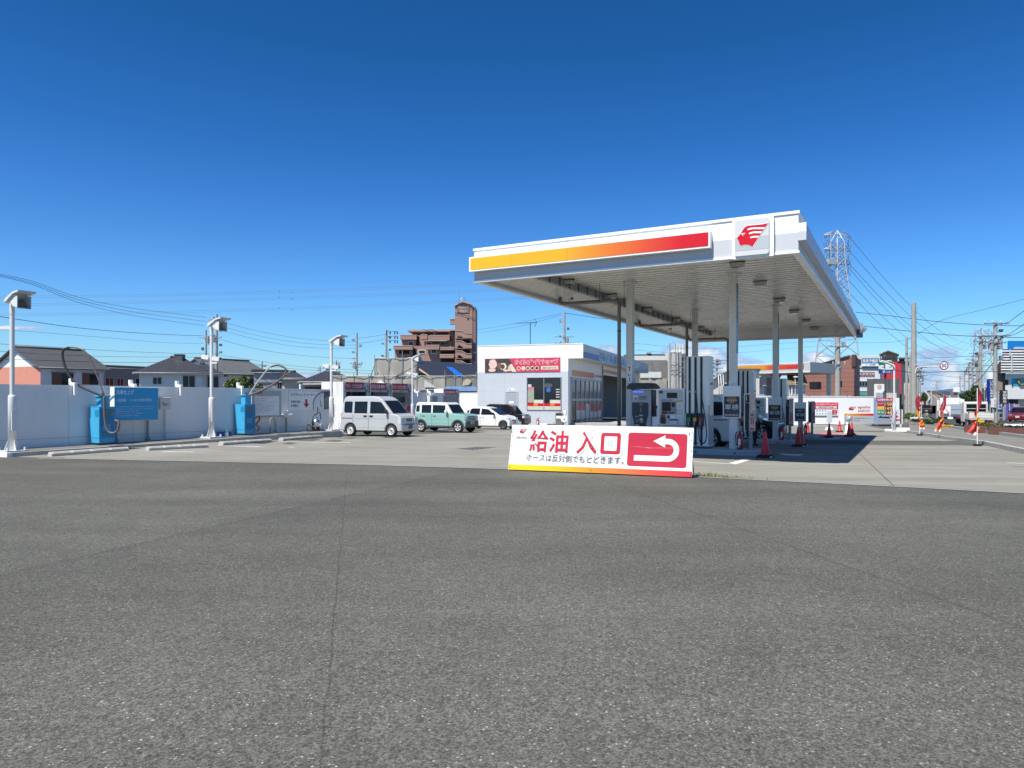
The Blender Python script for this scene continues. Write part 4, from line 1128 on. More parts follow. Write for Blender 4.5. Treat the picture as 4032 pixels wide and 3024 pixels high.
    m = MB()
    for x, y0, y1, z0, z1, mt in P.get('front_bits', ()): m.box(x-.05, x+.012, y0, y1, z0, z1, mt)
    if m.v: m.build('grille', o)
    if 'plate' in P:
        x, z, pm = P['plate']; m = MB(); m.box(x, x+.02, -.165, .165, z, z+.165, pm)
        m.box(x-.001, x+.022, -.13, .13, z+.04, z+.09, GINK); m.build('number_plate', o)
    xb = P['rear']
    for s in (-1, 1):
        z0, z1 = P.get('tail', (.75, 1.05))
        m = MB(); m.box(xb-.012, xb+.1, min(s*(Wd*.93), s*(Wd*.74)), max(s*(Wd*.93), s*(Wd*.74)), z0, z1, TAIL); m.build('tail_light', o, bev=.01)
    m = MB(); m.box(xb-.02, xb+.02, -.165, .165, .55, .71, P.get('rplate', PLATEW)); m.build('number_plate', o)
    for x0, x1 in P.get('bumper', ()):
        m = MB(); m.box(x0, x1, -Wd*.96, Wd*.96, zb_, zb_+.3, P.get('bumper_mat', paint)); m.build('bumper', o, bev=.05, seg=3)
    return o
def paintm(n, c, rough=.22, metal=.0): return M(n, c, rough, metal, .03, 1.5, coat=.6)
SILV = M('silver_paint', (.50, .51, .52), .3, .15, .03, 1.5, coat=.3)
MINT = paintm('mint_paint', '#9cccc4')
CARW = paintm('pearl_white', (.74, .74, .72))
CARK = paintm('black_car_paint', (.012, .012, .014))
CG = 'cars parked along the boundary wall'
# kei van: 3.40 x 1.48 x 1.88
vf, vr = gp(1553, 1719), gp(1370, 1719)
hd = math.radians(-24)
def park(px, py, zoff=0): return gp(px, py)
def carloc(px, py, w, rot):
    """centre from the midpoint of the two near wheels"""
    p = gp(px, py); return (p.x - math.sin(rot)*w/2*.9, p.y + math.cos(rot)*w/2*.9, G(p.x, p.y)+.006)
VAN = dict(w=1.475, r=.285, paint=SILV, belt=1.02, tumble=.13, cx=0, hl=1.7, zb=.26, axles=(-1.13, 1.13), tw=.15, rim='steel', taper=.09,
    lower=[(1.68, .30), (1.70, .52), (1.66, .62), (1.645, .86), (1.56, .97), (1.24, 1.06), (-1.60, 1.06), (-1.66, .95), (-1.68, .6), (-1.70, .3)],
    upper=[(1.22, 1.04), (.62, 1.70), (.38, 1.83), (.1, 1.865), (-1.35, 1.865), (-1.5, 1.80), (-1.6, 1.5), (-1.64, 1.04)],
    windows=[[(1.02, 1.08), (.60, 1.56), (.50, 1.60), (-.02, 1.62), (-.02, 1.08)], [(-.18, 1.08), (-.18, 1.62), (-.90, 1.62), (-.90, 1.08)], [(-1.02, 1.10), (-1.02, 1.62), (-1.43, 1.62), (-1.48, 1.58), (-1.48, 1.16), (-1.42, 1.10)]],
    wind=((1.18, 1.09), (.66, 1.66)), doors=(-.10, -.96, .98), creases=(.83, .42), handles=((-.28, .94), (.06, .94)), mirror=(.93, 1.14, BLACK), rails=((-1.62, -1.0, .82, .85),),
    front=1.66, lamp=(1.668, .60, .90, .44, .743), front_bits=((1.655, -.22, .22, .70, .84, BLACK), (1.69, -.28, .28, .40, .58, BLACK), (1.662, -.2, .2, .76, .78, SILV)), rear=-1.68, bumper=((1.55, 1.72), (-1.74, -1.58)), plate=(1.71, .36, DGREY))
rot = math.radians(-24)
car('kei_van', 'silver high roofed van with dark tinted windows parked nearest the red garage banners', carloc(1461, 1719, 1.475, rot), rot, {**VAN, 'cat': 'van', 'group': CG})
HUS = dict(w=1.475, r=.31, paint=MINT, roof=CARW, belt=1.02, tumble=.10, cx=0, hl=1.7, zb=.30, axles=(-1.21, 1.21), tw=.165, rim='alloy', taper=.05,
    lower=[(1.68, .36), (1.70, .60), (1.66, .70), (1.66, .92), (1.58, 1.0), (.86, 1.06), (-1.60, 1.06), (-1.66, .9), (-1.69, .6), (-1.70, .36)],
    upper=[(.84, 1.04), (.46, 1.58), (.30, 1.66), (-1.40, 1.68), (-1.55, 1.60), (-1.64, 1.04)],
    windows=[[(.40, 1.09), (.40, 1.50), (-.42, 1.52), (-.42, 1.09)], [(-.52, 1.09), (-.52, 1.52), (-1.16, 1.52), (-1.16, 1.09)], [(-1.30, 1.14), (-1.30, 1.5), (-1.50, 1.48), (-1.54, 1.14)]],
    wind=((.82, 1.09), (.50, 1.54)), doors=(-.47, -1.2, .62), creases=(.74, .50), handles=((-.30, .92), (-1.02, .92)), handle_mat=CHROME, mirror=(.52, 1.14, CARW), flare=DGREY,
    front=1.66, lamp=(1.672, .74, .92, .42, .69), front_bits=((1.664, -.42, .42, .74, .90, DGREY), (1.67, -.36, .36, .79, .85, STEEL), (1.70, -.6, .6, .40, .60, BLACK)), rear=-1.68, bumper=((1.50, 1.72), (-1.74, -1.55)), bumper_mat=DGREY, plate=(1.722, .46, PLATEY))
rot = math.radians(-27)
car('kei_car', 'mint green boxy car with a white roof and black wheel arches', carloc(1731, 1703, 1.475, rot), rot, {**HUS, 'group': CG})
MIR = dict(w=1.475, r=.28, paint=CARW, belt=.90, tumble=.22, cx=0, hl=1.7, zb=.22, axles=(-1.22, 1.22), tw=.155, rim='black', taper=.10, bev=.07, bev2=.09,
    lower=[(1.66, .28), (1.69, .50), (1.64, .66), (1.40, .84), (.95, .93), (-1.58, .95), (-1.66, .8), (-1.69, .5), (-1.68, .28)],
    upper=[(.98, .90), (.20, 1.38), (-.1, 1.45), (-.6, 1.48), (-1.2, 1.44), (-1.42, 1.36), (-1.62, .92)],
    windows=[[(.62, .96), (.16, 1.30), (-.32, 1.36), (-.36, .96)], [(-.46, .97), (-.44, 1.36), (-1.0, 1.36), (-1.12, 1.30), (-1.20, 1.02), (-1.15, .98)], [(-1.26, 1.06), (-1.2, 1.27), (-1.34, 1.22), (-1.42, 1.08)]],
    wind=((.94, .95), (.25, 1.37)), doors=(-.42, .70, -1.2), creases=(), handles=((-.25, .82),), handle_mat=CARW, mirror=(.58, 1.0, BLACK),
    front=1.64, lamp=(1.60, .62, .76, .42, .742), front_bits=((1.665, -.3, .3, .56, .62, DGREY), (1.68, -.45, .45, .30, .42, BLACK)), rear=-1.66, bumper=((1.50, 1.70), (-1.72, -1.55)), plate=(1.70, .38, PLATEY))
rot = math.radians(-24)
car('kei_car', 'white rounded hatchback with black wheels parked between the mint and black cars', carloc(1915, 1691, 1.475, rot), rot, {**MIR, 'group': CG})
TAN = dict(w=1.475, r=.28, paint=CARK, belt=.98, tumble=.12, cx=0, hl=1.7, zb=.22, axles=(-1.22, 1.25), tw=.155, rim='alloy', taper=.07,
    lower=[(1.67, .28), (1.70, .55), (1.68, .75), (1.60, .92), (1.0, 1.0), (-1.60, 1.02), (-1.66, .8), (-1.69, .5), (-1.68, .28)],
    upper=[(1.04, .98), (.52, 1.60), (.25, 1.72), (-1.2, 1.75), (-1.5, 1.66), (-1.62, .98)],
    windows=[[(.72, 1.04), (.44, 1.55), (-.30, 1.60), (-.32, 1.04)], [(-.42, 1.04), (-.42, 1.60), (-1.10, 1.60), (-1.12, 1.04)]],
    wind=((1.02, 1.02), (.56, 1.58)), doors=(-.37, .85), handles=((-.2, .9),), handle_mat=CHROME, mirror=(.7, 1.06, CARK),
    front=1.68, lamp=(1.678, .66, .86, .42, .742), front_bits=((1.69, -.4, .4, .62, .82, STEEL), (1.69, -.36, .36, .67, .70, BLACK), (1.70, -.5, .5, .30, .45, BLACK)), rear=-1.66, bumper=((1.50, 1.72), (-1.72, -1.55)), plate=(1.722, .42, PLATEY))
pB = gx(1998, 55.5); rot = math.radians(-22)
car('kei_car', 'glossy black tall wagon parked closest to the white office wall', (pB.x, pB.y, pB.z+.004), rot, {**TAN, 'group': CG})
# cars refuelling under the canopy
pv = st(-3.5, 8.1)
MINI = dict(w=1.75, r=.33, paint=CARW, belt=1.05, tumble=.12, cx=0, hl=2.35, zb=.26, axles=(-1.42, 1.42), tw=.2, rim='alloy', taper=.06, bev=.08, bev2=.1,
    lower=[(2.30, .34), (2.36, .6), (2.28, .85), (1.75, 1.05), (-2.18, 1.10), (-2.30, .9), (-2.34, .5), (-2.32, .34)],
    upper=[(1.75, 1.03), (1.0, 1.62), (.6, 1.74), (-1.7, 1.78), (-2.05, 1.7), (-2.2, 1.08)],
    windows=[[(1.2, 1.12), (.8, 1.55), (.1, 1.62), (.1, 1.12)], [(0, 1.12), (0, 1.62), (-1.0, 1.62), (-1.0, 1.12)], [(-1.1, 1.12), (-1.1, 1.62), (-1.85, 1.6), (-2.0, 1.15)]],
    wind=((1.7, 1.08), (1.02, 1.60)), back=((-2.22, 1.15), (-2.06, 1.66)), doors=(.05, -1.05, 1.1), rails=((-2.1, -1.1, .98, 1.01),), handles=((-.1, .95), (.2, .95)), handle_mat=CARW, mirror=(1.1, 1.15, CARW),
    front=2.3, lamp=(2.2, .65, .85, .5, .82), front_bits=((2.33, -.5, .5, .6, .75, BLACK),), rear=-2.32, bumper=((2.1, 2.38), (-2.4, -2.1)), plate=(2.38, .45, PLATEW))
car('kei_car', 'white boxy car with a dark rear window refuelling behind the nearest pump', st(-4.55, 7.9, .005), ROT+math.pi, {**MINI, 'group': 'cars refuelling under the canopy'}).scale = (.73, .86, .98)
DARKB = paintm('dark_car_paint', (.016, .017, .020))
HATCH = dict(w=1.70, r=.31, paint=DARKB, belt=.92, tumble=.2, cx=0, hl=2.05, zb=.22, axles=(-1.28, 1.28), tw=.19, rim='alloy', taper=.09, bev=.09, bev2=.1,
    lower=[(2.02, .3), (2.05, .55), (1.95, .75), (1.1, .96), (-1.9, 1.0), (-2.0, .8), (-2.04, .5), (-2.02, .3)],
    upper=[(1.12, .93), (.35, 1.42), (0, 1.5), (-.9, 1.52), (-1.5, 1.42), (-1.92, .98)],
    windows=[[(.75, .99), (.28, 1.34), (-.3, 1.42), (-.32, .99)], [(-.42, .99), (-.4, 1.42), (-1.1, 1.40), (-1.35, 1.05)]],
    wind=((1.08, .98), (.4, 1.41)), back=((-1.9, 1.04), (-1.52, 1.40)), doors=(-.37, .85, -1.3), handles=((-.2, .85), (-1.05, .86)), handle_mat=DGREY, mirror=(.7, 1.02, DARKB),
    front=2.0, lamp=(1.92, .6, .76, .5, .8), front_bits=((2.03, -.45, .45, .45, .62, BLACK),), rear=-2.02, bumper=((1.9, 2.08), (-2.1, -1.9)), plate=(2.07, .42, PLATEW))
car('hatchback', 'black hatchback refuelling between the second and third pumps', st(-4.55, 16.2, .005), ROT, {**HATCH, 'group': 'cars refuelling under the canopy'})
# road traffic
SUVB = dict(HATCH); SUVB.update(paint=M('black_suv_paint', (.010, .010, .011), .4, 0, .05, 2), tail=(.85, 1.05), r=.36, zb=.3,
    lower=[(2.02, .36), (2.05, .65), (1.95, .9), (1.1, 1.05), (-1.95, 1.1), (-2.0, .8), (-2.04, .55), (-2.02, .36)], belt=1.05,
    upper=[(1.12, 1.05), (.4, 1.56), (0, 1.65), (-1.3, 1.66), (-1.6, 1.6), (-1.95, 1.08)],
    windows=[[(.75, 1.1), (.28, 1.5), (-.3, 1.56), (-.32, 1.1)], [(-.42, 1.1), (-.4, 1.56), (-1.3, 1.54), (-1.55, 1.15)]], wind=((1.08, 1.1), (.45, 1.55)), back=((-1.95, 1.12), (-1.62, 1.58)))
RDIR = math.atan2(.878, .479)                        # heading of the road, away from the camera
ROADZ = .06
pt = gx(3646, 128)
car('suv', 'black sport utility car seen from behind, farthest along the road', (pt.x, pt.y, pt.z+ROADZ+.33), math.radians(62), SUVB)
NAV = dict(HATCH); NAV.update(paint=paintm('navy_paint', (.012, .022, .05)), rear=-2.02)
pt = gx(3954, 89)
car('hatchback', 'dark navy hatchback facing the camera behind the planter', (pt.x, pt.y, pt.z+ROADZ+.2), math.radians(-118), NAV)
REDC = dict(HATCH); REDC.update(paint=paintm('maroon_paint', (.12, .008, .014)))
pt = gx(4022, 74)
car('hatchback', 'dark red car cut by the picture edge behind white flowers', (pt.x, pt.y, pt.z+ROADZ+.1), math.radians(-135), REDC)
# open backed light truck
def truck(label, loc, rot, kind):
    o = thing('light_truck', label, 'truck', loc, rot, 'trucks on the road')
    TW = M('truck_white', (.62, .61, .57), .4, 0, .1, 2, dirt=.3, coat=.2)
    m = MB(); m.prism([(1.66, .35), (1.70, .75), (1.62, .95), (1.30, 1.72), (1.1, 1.78), (.35, 1.78), (.30, .95), (.30, .35)], -.72, .72, TW); m.build('cab', o, bev=.06, seg=3)
    for s in (-1, 1):
        m = MB(); m.add([(1.42, s*.724, 1.0), (1.22, s*.724, 1.55), (.55, s*.724, 1.58), (.55, s*.724, 1.0)], [(0, 1, 2, 3)], CARGLASS); m.build('side_window', o)
    m = MB(); m.box(.29, .30, -.6, .6, 1.1, 1.62, CARGLASS); m.build('rear_window', o)
    m = MB(); m.box(-1.68, .26, -.70, .70, .58, .68, TW); m.box(-1.66, .2, -.3, .3, .38, .58, BLACK); m.build('bed', o)
    for nm, q in (('tailgate', (-1.70, -1.66, -.70, .70, .66, 1.02)), ('side_gate', (-1.66, .2, -.705, -.665, .66, 1.0)), ('side_gate', (-1.66, .2, .665, .705, .66, 1.0))):
        m = MB(); m.box(*q, TW)
        if nm == 'tailgate':
            for z in (.76, .90): m.box(-1.712, -1.70, -.6, .6, z, z+.03, OFFW)
        m.build(nm, o, bev=.01)
    m = MB(); m.box(-1.70, -1.6, -.68, .68, .38, .46, BLACK); m.build('rear_bumper', o)
    for s in (-1, 1):
        m = MB(); m.box(-1.72, -1.68, s*.55-.1, s*.55+.1, .48, .56, TAIL); m.build('tail_light', o)
    m = MB(); m.box(-1.725, -1.70, -.165, .165, .40, .55, PLATEY if kind == 'flat' else PLATEW); m.build('number_plate', o)
    for x in (-1.0, 1.1):
        for s in (-1, 1): wheel(o, x, s*.62, .27, .15, s, 'steel')
    if kind == 'flat':
        m = MB()
        for s in (-.6, .6): m.cyl((.2, s, .68), (.2, s, 1.72), .02, TW, n=6)
        for z in (1.3, 1.7): m.cyl((.2, -.6, z), (.2, .6, z), .018, TW, n=6)
        m.build('cab_guard', o)
        m = MB()
        vs = [(-1.5+.25*i, -.6+.3*j, .95+.16*math.sin(i*1.3+j)*.5+.12*math.sin(i*.7)) for j in range(5) for i in range(7)]
        m.add(vs, [(j*7+i, j*7+i+1, (j+1)*7+i+1, (j+1)*7+i) for j in range(4) for i in range(6)], M('tarp', (.25, .24, .2), .8, 0, .2, 3), True); m.build('load_tarpaulin', o)
    else:
        m = MB(); m.box(-1.45, .15, -.6, .62, .7, 1.95, CARW); m.box(.0, .9, -.15, .55, 1.35, 1.75, CARW) if False else None
        m.build('bucket_body', o, bev=.04)
        m = MB(); m.box(-1.2, -.3, -.9, -.1, 1.5, 1.85, CARW); m.cyl((-.2, .2, 1.95), (-.2, .2, 2.15), .16, STEEL, n=12); m.tube([(-1.3, .0, 2.02), (.6, .1, 2.1)], .11, STEEL, 8); m.build('crane_arm', o, bev=.02)
        m = MB(); m.box(-1.80, -1.73, -.68, -.02, .75, 1.5, M('arrow_board', (.30, .36, .42), .4, 0, .1, 3)); m.box(-1.81, -1.8, -.66, -.04, 1.1, 1.12, DGREY); m.build('arrow_board', o)
        m = MB(); m.add([(-1.76, .62, .8), (-1.76, .1, .8), (-1.76, .36, 1.25)], [(0, 1, 2)], WHITE2); m.tube([(-1.77, .62, .8), (-1.77, .1, .8), (-1.77, .36, 1.25), (-1.77, .62, .8)], .03, CRIMSON, 6); m.box(-1.775, -1.74, -.1, .65, 1.4, 1.46, CRIMSON); m.build('warning_triangle', o)
    return o
pt = gx(3846, 49.5)
truck('white flatbed mini truck with a grey tarpaulin load, behind the tallest twisted flag', (pt.x, pt.y, pt.z+.18), math.radians(66), 'flat')
pt = gx(3735, 60)
o = truck('white crane truck carrying a blue arrow board and a red triangle', (pt.x, pt.y, pt.z+.25), math.radians(62), 'crane')
o.scale = (1.15, 1.15, 1.1)
# rider crossing far down the road is only a few pixels: a scooter
# ---------------------------------------------------------------- boundary wall on the left
def v_of(px, u):
    r = (px-CX)/F
    a, b = C0 + U2*u, V2
    return (r*a.y - a.x)/(b.x - r*b.y)
def z_at(py, Y): return ZC-(py-HY)/F*Y
def kz(v):
    pts = [(-14, -.16), (-4, -.11), (1.3, -.06), (7, -.045), (20, -.045)]
    for (a, p), (b, q) in zip(pts, pts[1:]):
        if v <= b: return p+(q-p)*(clamp(v, a, b)-a)/(b-a)
    return pts[-1][1]
UW, UK = -19.5, -17.7
WTOP = 1.64
RU = ROT + math.pi/2                                   # frame of things facing +u
WALLM = M('wall_render', (.78, .785, .78), .7, 0, .06, .8, .12, 40, dirt=.16)
base = (C0.x, C0.y, 0)
wall = thing('boundary_wall', 'long white rendered wall behind the blue vacuum machines with small hooked brackets on its top', 'wall', base, ROT)
m = MB(); m.box(UW-.15, UW, -14, 6.5, -.7, WTOP-.03, WALLM); m.box(UW-.17, UW+.02, -14, 6.5, WTOP-.03, WTOP, WHITE)
m.build('wall_panel', wall)
m = MB()
for v in (-4.6, -2.6, .2, 2.6, 5.0): m.box(UW-.001, UW+.003, v, v+.012, -.1, WTOP-.03, LGREY)
m.box(UW, UW+.006, -14, 6.5, .10, .108, MGREY)
m.build('wall_joints', wall)
def hook(parent, u, v, top, s=1.0):
    m = MB(); m.box(u-.20*s, u-.10*s, v, v+.1, top-.05, top+.20*s, WHITE); m.box(u-.20*s, u+.10*s, v, v+.1, top-.02, top+.075*s, WHITE); m.box(u+.03*s, u+.10*s, v, v+.1, top-.30*s, top-.02, WHITE)
    m.build('bracket', parent, bev=.01)
for px in (285, 520, 703, 945): hook(wall, UW, v_of(px, UW), WTOP)
# kerb strip in front of the wall
m = MB(); vs = [-7.0, -4, 1.3, 5.1]
for a, b in zip(vs, vs[1:]):
    q = [(UK-.45, a), (UK, a), (UK, b), (UK-.45, b)]
    def P(u, v, top): return (u, v, kz(v) if top else -1.0)
    for u0, u1, mt, dz in ((UK-.14, UK, CONC, 0), (UW, UK-.14, M('kerb_fill', (.16, .155, .145), .9, 0, .25, 3, .3, 50), -.03)):
        vv = [P(u, v, t) for t in (0, 1) for u, v in ((u0, a), (u1, a), (u1, b), (u0, b))]
        vv = [(x, y, z+(dz if i > 3 else 0)) for i, (x, y, z) in enumerate(vv)]
        m.add(vv, [(4, 5, 6, 7), (0, 1, 5, 4), (1, 2, 6, 5), (2, 3, 7, 6), (3, 0, 4, 7)], mt)
m.box(UK-2, UK, -7.12, -7.0, -1, kz(-7), WHITE); m.box(UW, UK-1.2, 5.1, 6.3, -1, kz(5.2)-.004, CONC)
struct(m.build('kerb', None, loc=base, rotz=ROT))
# lamp posts
LP = M('lamp_post_paint', (.66, .67, .67), .4, 0, .05, 2, dirt=.1)
GRIME = M('grimy_lens', (.30, .29, .24), .4, 0, .5, 9)
def lamp_head(o, z):
    m = MB()
    m.prism([(.0, -.0), (.05, .11), (.42, .26), (.68, .29), (.68, .25), (.42, .21), (.09, .03)], -.22, .22, LP)
    m.prism([(.14, .05), (.36, -.10), (.54, -.15), (.55, .165), (.33, .19)], -.17, -.155, LP); m.prism([(.14, .05), (.36, -.10), (.54, -.15), (.55, .165), (.33, .19)], .155, .17, LP)
    m.prism([(.13, .05), (.35, -.11), (.37, -.10), (.16, .07)], -.17, .17, LP)
    m.prism([(.35, -.11), (.53, -.16), (.545, -.13), (.37, -.09)], -.155, .155, GRIME); m.prism([(.17, .07), (.37, -.09), (.39, -.07), (.2, .1)], -.154, .154, GRIME)
    m.box(-.06, .2, -.03, .03, -.03, .03, LP)
    m.deform(lambda p: p + Vector((.03, 0, z)))
    m.build('lamp_head', o)
def lamp_post(label, loc, top, sleeve=1.45, flood=None, rotz=ROT):
    o = thing('lamp_post', label, 'lamp post', loc, rotz, 'white forecourt lamp posts')
    m = MB(); m.cyl((0, 0, sleeve-.02), (0, 0, top), .055, LP, n=16); m.cyl((0, 0, top-.3), (0, 0, top+.02), .061, LP, n=16); m.build('pole', o)
    m = MB(); m.lathe([(.095, 0), (.095, sleeve-.04), (.085, sleeve), (.055, sleeve+.015)], LP, 20); m.build('sleeve', o)
    m = MB(); m.box(.05, .105, -.06, .06, .55, 1.05, LP); m.box(.052, .112, -.064, .064, 1.045, 1.06, LGREY); m.box(.052, .112, -.064, .064, .54, .552, LGREY); m.build('access_hatch', o)
    m = MB(); m.box(-.26, .26, -.26, .26, -.03, .02, LP)
    for a in range(4):
        T = RZ(90*a); m.prism([(.085, .02), (.2, .02), (.1, .28), (.085, .28)], -.008, .008, LP, T)
        T2 = RZ(45+90*a); m.cyl((.29, 0, .02), (.29, 0, .10), .028, LP, n=10, T=T2)
    m.build('base_plate', o)
    lamp_head(o, top-.03)
    if flood:
        for s in (-1, 1):
            m = MB(); T = TR(.0, 0, flood) @ RZ(12)
            m.box(s*.1-.0, s*.1+.02, -.02, .02, -.1, .03, LP, T); m.rbox(min(s*.08, s*.36), max(s*.08, s*.36), -.09, .09, -.02, .12, .04, LP, T @ Matrix.Rotation(math.radians(8), 4, 'Y')); m.cyl((s*.365, 0, .03), (s*.37, 0, .03), .05, DGREY, T=T, n=10)
            m.build('floodlight', o)
        m = MB(); m.box(-.3, .3, -.03, .03, flood-.14, flood-.09, LP); m.build('crossbar', o)
    return o
def kpt(px, u): v = v_of(px, u); p = st(u, v); return Vector((p.x, p.y, kz(v))), v
p, v = kpt(48, -18.4); lamp_post('white lamp post at the near end of the boundary wall', p, z_at(1192, p.y)-p.z, 1.45)
p, v = kpt(833, -18.7); lamp_post('white lamp post with twin floodlights between the two blue machines', p, z_at(1285, p.y)-p.z, 1.35, z_at(1416, p.y)-p.z)
p, v = kpt(1305, -18.7); lamp_post('white lamp post with twin floodlights beside the air gauge poster', p, z_at(1348, p.y)-p.z, 1.35, z_at(1448, p.y)-p.z)
p, v = kpt(1624, -24.3); lamp_post('white lamp post rising behind the silver van and right of the red garage banners', (p.x, p.y, G(p.x, p.y)), z_at(1414, p.y)-G(p.x, p.y), 1.6, z_at(1475, p.y)-G(p.x, p.y))
p = gp(3521, 1699); lamp_post('white lamp post beside the fuel price board at the roadside corner', p, z_at(1440, p.y)-p.z, 1.75, None, math.radians(168))
m = MB(); m.box(-.55, -.1, -.3, .0, 0, .16, LP); m.box(.15, .9, -.4, -.1, 0, .26, LP); m.box(-.2, 1.2, -.55, -.42, 0, .07, OFFW)
tag(m.build('lamp_footing', None, bev=.03, loc=p, rotz=math.radians(-30)), 'white concrete blocks around the foot of the roadside lamp post', 'footing')
# vacuum machines with hose loops
MB1 = M('machine_blue', '#4cbdf0', .35, 0, .10, 2.5, dirt=.3)
MB2 = M('machine_blue_dark', '#2b96cc', .35, 0, .10, 2.5, dirt=.3)
def smooth(pts, k=4):
    q = []
    n = len(pts)
    for i in range(n-1):
        p0, p1, p2, p3 = [Vector(pts[clamp(i+j, 0, n-1)]) for j in (-1, 0, 1, 2)]
        for t in range(k):
            t /= k
            q.append(.5*((2*p1)+(-p0+p2)*t+(2*p0-5*p1+4*p2-p3)*t*t+(-p0+3*p1-3*p2+p3)*t**3))
    q.append(Vector(pts[-1])); return q
HOSE = M('vacuum_hose', (.035, .03, .026), .6, 0, .3, 6)
HOSEG = M('worn_hose', (.13, .12, .125), .6, 0, .3, 6)
def machine(label, px, boom):
    u = -18.9; p, v = kpt(px, u)
    o = thing('vacuum_machine', label, 'vacuum cleaner', p, ROT, 'blue coin vacuum machines')
    # local: near right corner at origin, body towards -x and +y
    m = MB(); m.box(-.51, 0, 0, .5, .17, 1.10, MB1); m.box(-.505, -.005, .005, .495, .03, .168, MB1); m.box(-.515, .005, -.005, .505, 1.09, 1.115, MB1); m.build('cabinet', o, bev=.008)
    m = MB()
    m.box(.0, .008, .03, .47, .2, 1.05, MB2); m.box(.008, .014, .12, .3, .85, 1.0, M('coin_panel', (.12, .2, .2), .4)); m.box(.008, .02, .36, .42, .88, .98, M('yellow_lock', '#a89a48', .4)); m.box(.008, .013, .1, .34, .4, .6, MB1); m.box(-.2, -.02, -.006, 0, .82, 1.02, MB2)
    m.build('door_panel', o)
    m = MB(); m.box(-.30, -.08, .1, .36, 1.11, 1.43, MB1); m.box(-.34, -.04, .06, .4, 1.41, 1.45, MB1); m.cyl((-.19, .23, 1.44), (-.19, .23, 1.52), .05, DGREY, n=8); m.build('turret', o, bev=.01)
    Y = p.y
    invM = Matrix.Rotation(-ROT, 4, 'Z') @ Matrix.Translation((-p.x, -p.y, -p.z))
    def L(q, dY=0): return invM @ at(q[0], q[1], Y+dY)
    for nm, pts, r, mt in boom:
        m = MB(); m.tube(smooth([L(q, q[2] if len(q) > 2 else 0) for q in pts], 5), r, mt, 8); m.build(nm, o)
    return o
# hose paths were read off the photograph, laid out in the plane of each machine
b1 = [('boom', [(407, 1550), (395, 1515), (375, 1460), (358, 1420), (343, 1393), (322, 1376), (295, 1367), (272, 1368)], .022, M('boom_pole', (.16, .15, .13), .45, .2, .3, 5)),
      ('hose', [(272, 1368), (252, 1376), (246, 1395), (252, 1430), (268, 1470), (290, 1502), (320, 1523), (352, 1538), (385, 1552), (402, 1562)], .036, HOSE),
      ('suction_hose', [(410, 1562), (411, 1600), (412, 1640), (418, 1680), (430, 1702), (448, 1705), (462, 1695), (468, 1672), (463, 1658), (452, 1657)], .036, HOSEG)]
machine('sky blue vacuum machine with a tall black hose loop beside the blue sign', 390, b1)
b2 = [('boom', [(982, 1555), (1000, 1525), (1030, 1483), (1060, 1447), (1070, 1442)], .026, M('boom_silver', (.6, .6, .58), .4, .5, .1, 5)),
      ('hose', [(1066, 1444), (1090, 1438), (1110, 1442), (1124, 1452), (1126, 1466), (1114, 1484), (1090, 1504), (1060, 1522), (1030, 1538), (1000, 1550), (984, 1556)], .034, M('brown_hose', (.13, .10, .08), .6, 0, .3, 6)),
      ('suction_hose', [(1004, 1645), (1016, 1638), (1022, 1648), (1014, 1662), (1008, 1672), (1020, 1682), (1014, 1695), (1003, 1690)], .032, HOSE)]
machine('sky blue vacuum machine with a brown hose loop beside the white rules board', 963, b2)
def board(px0, px1, py0, py1, u, name, label, cat, thick=.04, mat=WHITE2, posts=(), edge=None):
    v0, v1 = v_of(px0, u), v_of(px1, u); a, b = st(u, v0), st(u, v1)
    z0 = (z_at(py1, a.y)+z_at(py1, b.y))/2; z1 = (z_at(py0, a.y)+z_at(py0, b.y))/2
    c = (v0+v1)/2; pc = st(u, c)
    o = thing(name, label, cat, (pc.x, pc.y, 0), RU)
    w = v1-v0
    m = MB(); m.box(-w/2, w/2, 0, thick, z0, z1, mat)
    m.build('panel', o, bev=.006)
    if posts:
        for x in posts:
            m = MB(); m.cyl((x*w, thick+.03, kz(c)-.05), (x*w, thick+.03, z1-.1), .035, MGREY, n=10); m.prism([(x*w-.1, kz(c)), (x*w+.1, kz(c)), (x*w+.035, kz(c)+.14), (x*w-.035, kz(c)+.14)], thick+.025, thick+.035, MGREY); m.build('post', o)
    return o, w, z0, z1
SB = M('sign_board_blue', '#2cb0ea', .4, 0, .06, 1.5)
PALE = M('pale_blue_print', (.74, .86, .93), .5, 0, .05, 3)
o, w, z0, z1 = board(450, 624, 1525, 1656, -19.15, 'notice_board', 'blue car wash finishing notice board with pale lettering', 'sign', .22, WHITE2, (-.36, .36))
H = z1-z0
m = MB(); m.box(-w/2+.012, w/2-.012, -.004, .0, z0+.012, z1-.012, SB)
def row(mb, s, x0, x1, za, zb_, mat=PALE, off=0): mb.text(s, -w/2+x0*w, -w/2+x1*w, z0+za*H, z0+zb_*H, -.008, mat, off=off)
row(m, '洗車仕上げ', .04, .43, .78, .92, off=.01); row(m, '・掃除機', .04, .25, .56, .66); row(m, '￥100/5分(車内専用)', .34, .84, .56, .66)
for i, (s, x1) in enumerate((('ワックス後の車、濡れ物などのご使用は故障の原因となりますのでご遠慮ください。', .9), ('吸引中は必ずエンジンを停止しサイドブレーキをおかけ下さい。', .88), ('ご使用後はノズルを元の位置にお戻し下さい。', .55), ('機械のトラブル等については係員まで', .64), ('一切の責任を負いかねますのでご了承下さい。', .56))):
    row(m, s, .03, x1, .40-.066*i, .435-.066*i)
m.build('lettering', o)
RIN = M('notice_red_ink', (.42, .10, .13), .5)
o, w, z0, z1 = board(992, 1108, 1537, 1643, -19.2, 'notice_board', 'white rules board with red lines of writing and a grey border', 'sign', .05, M('board_grey', (.42, .43, .45), .5, 0, .06, 2), (.34,)); H = z1-z0
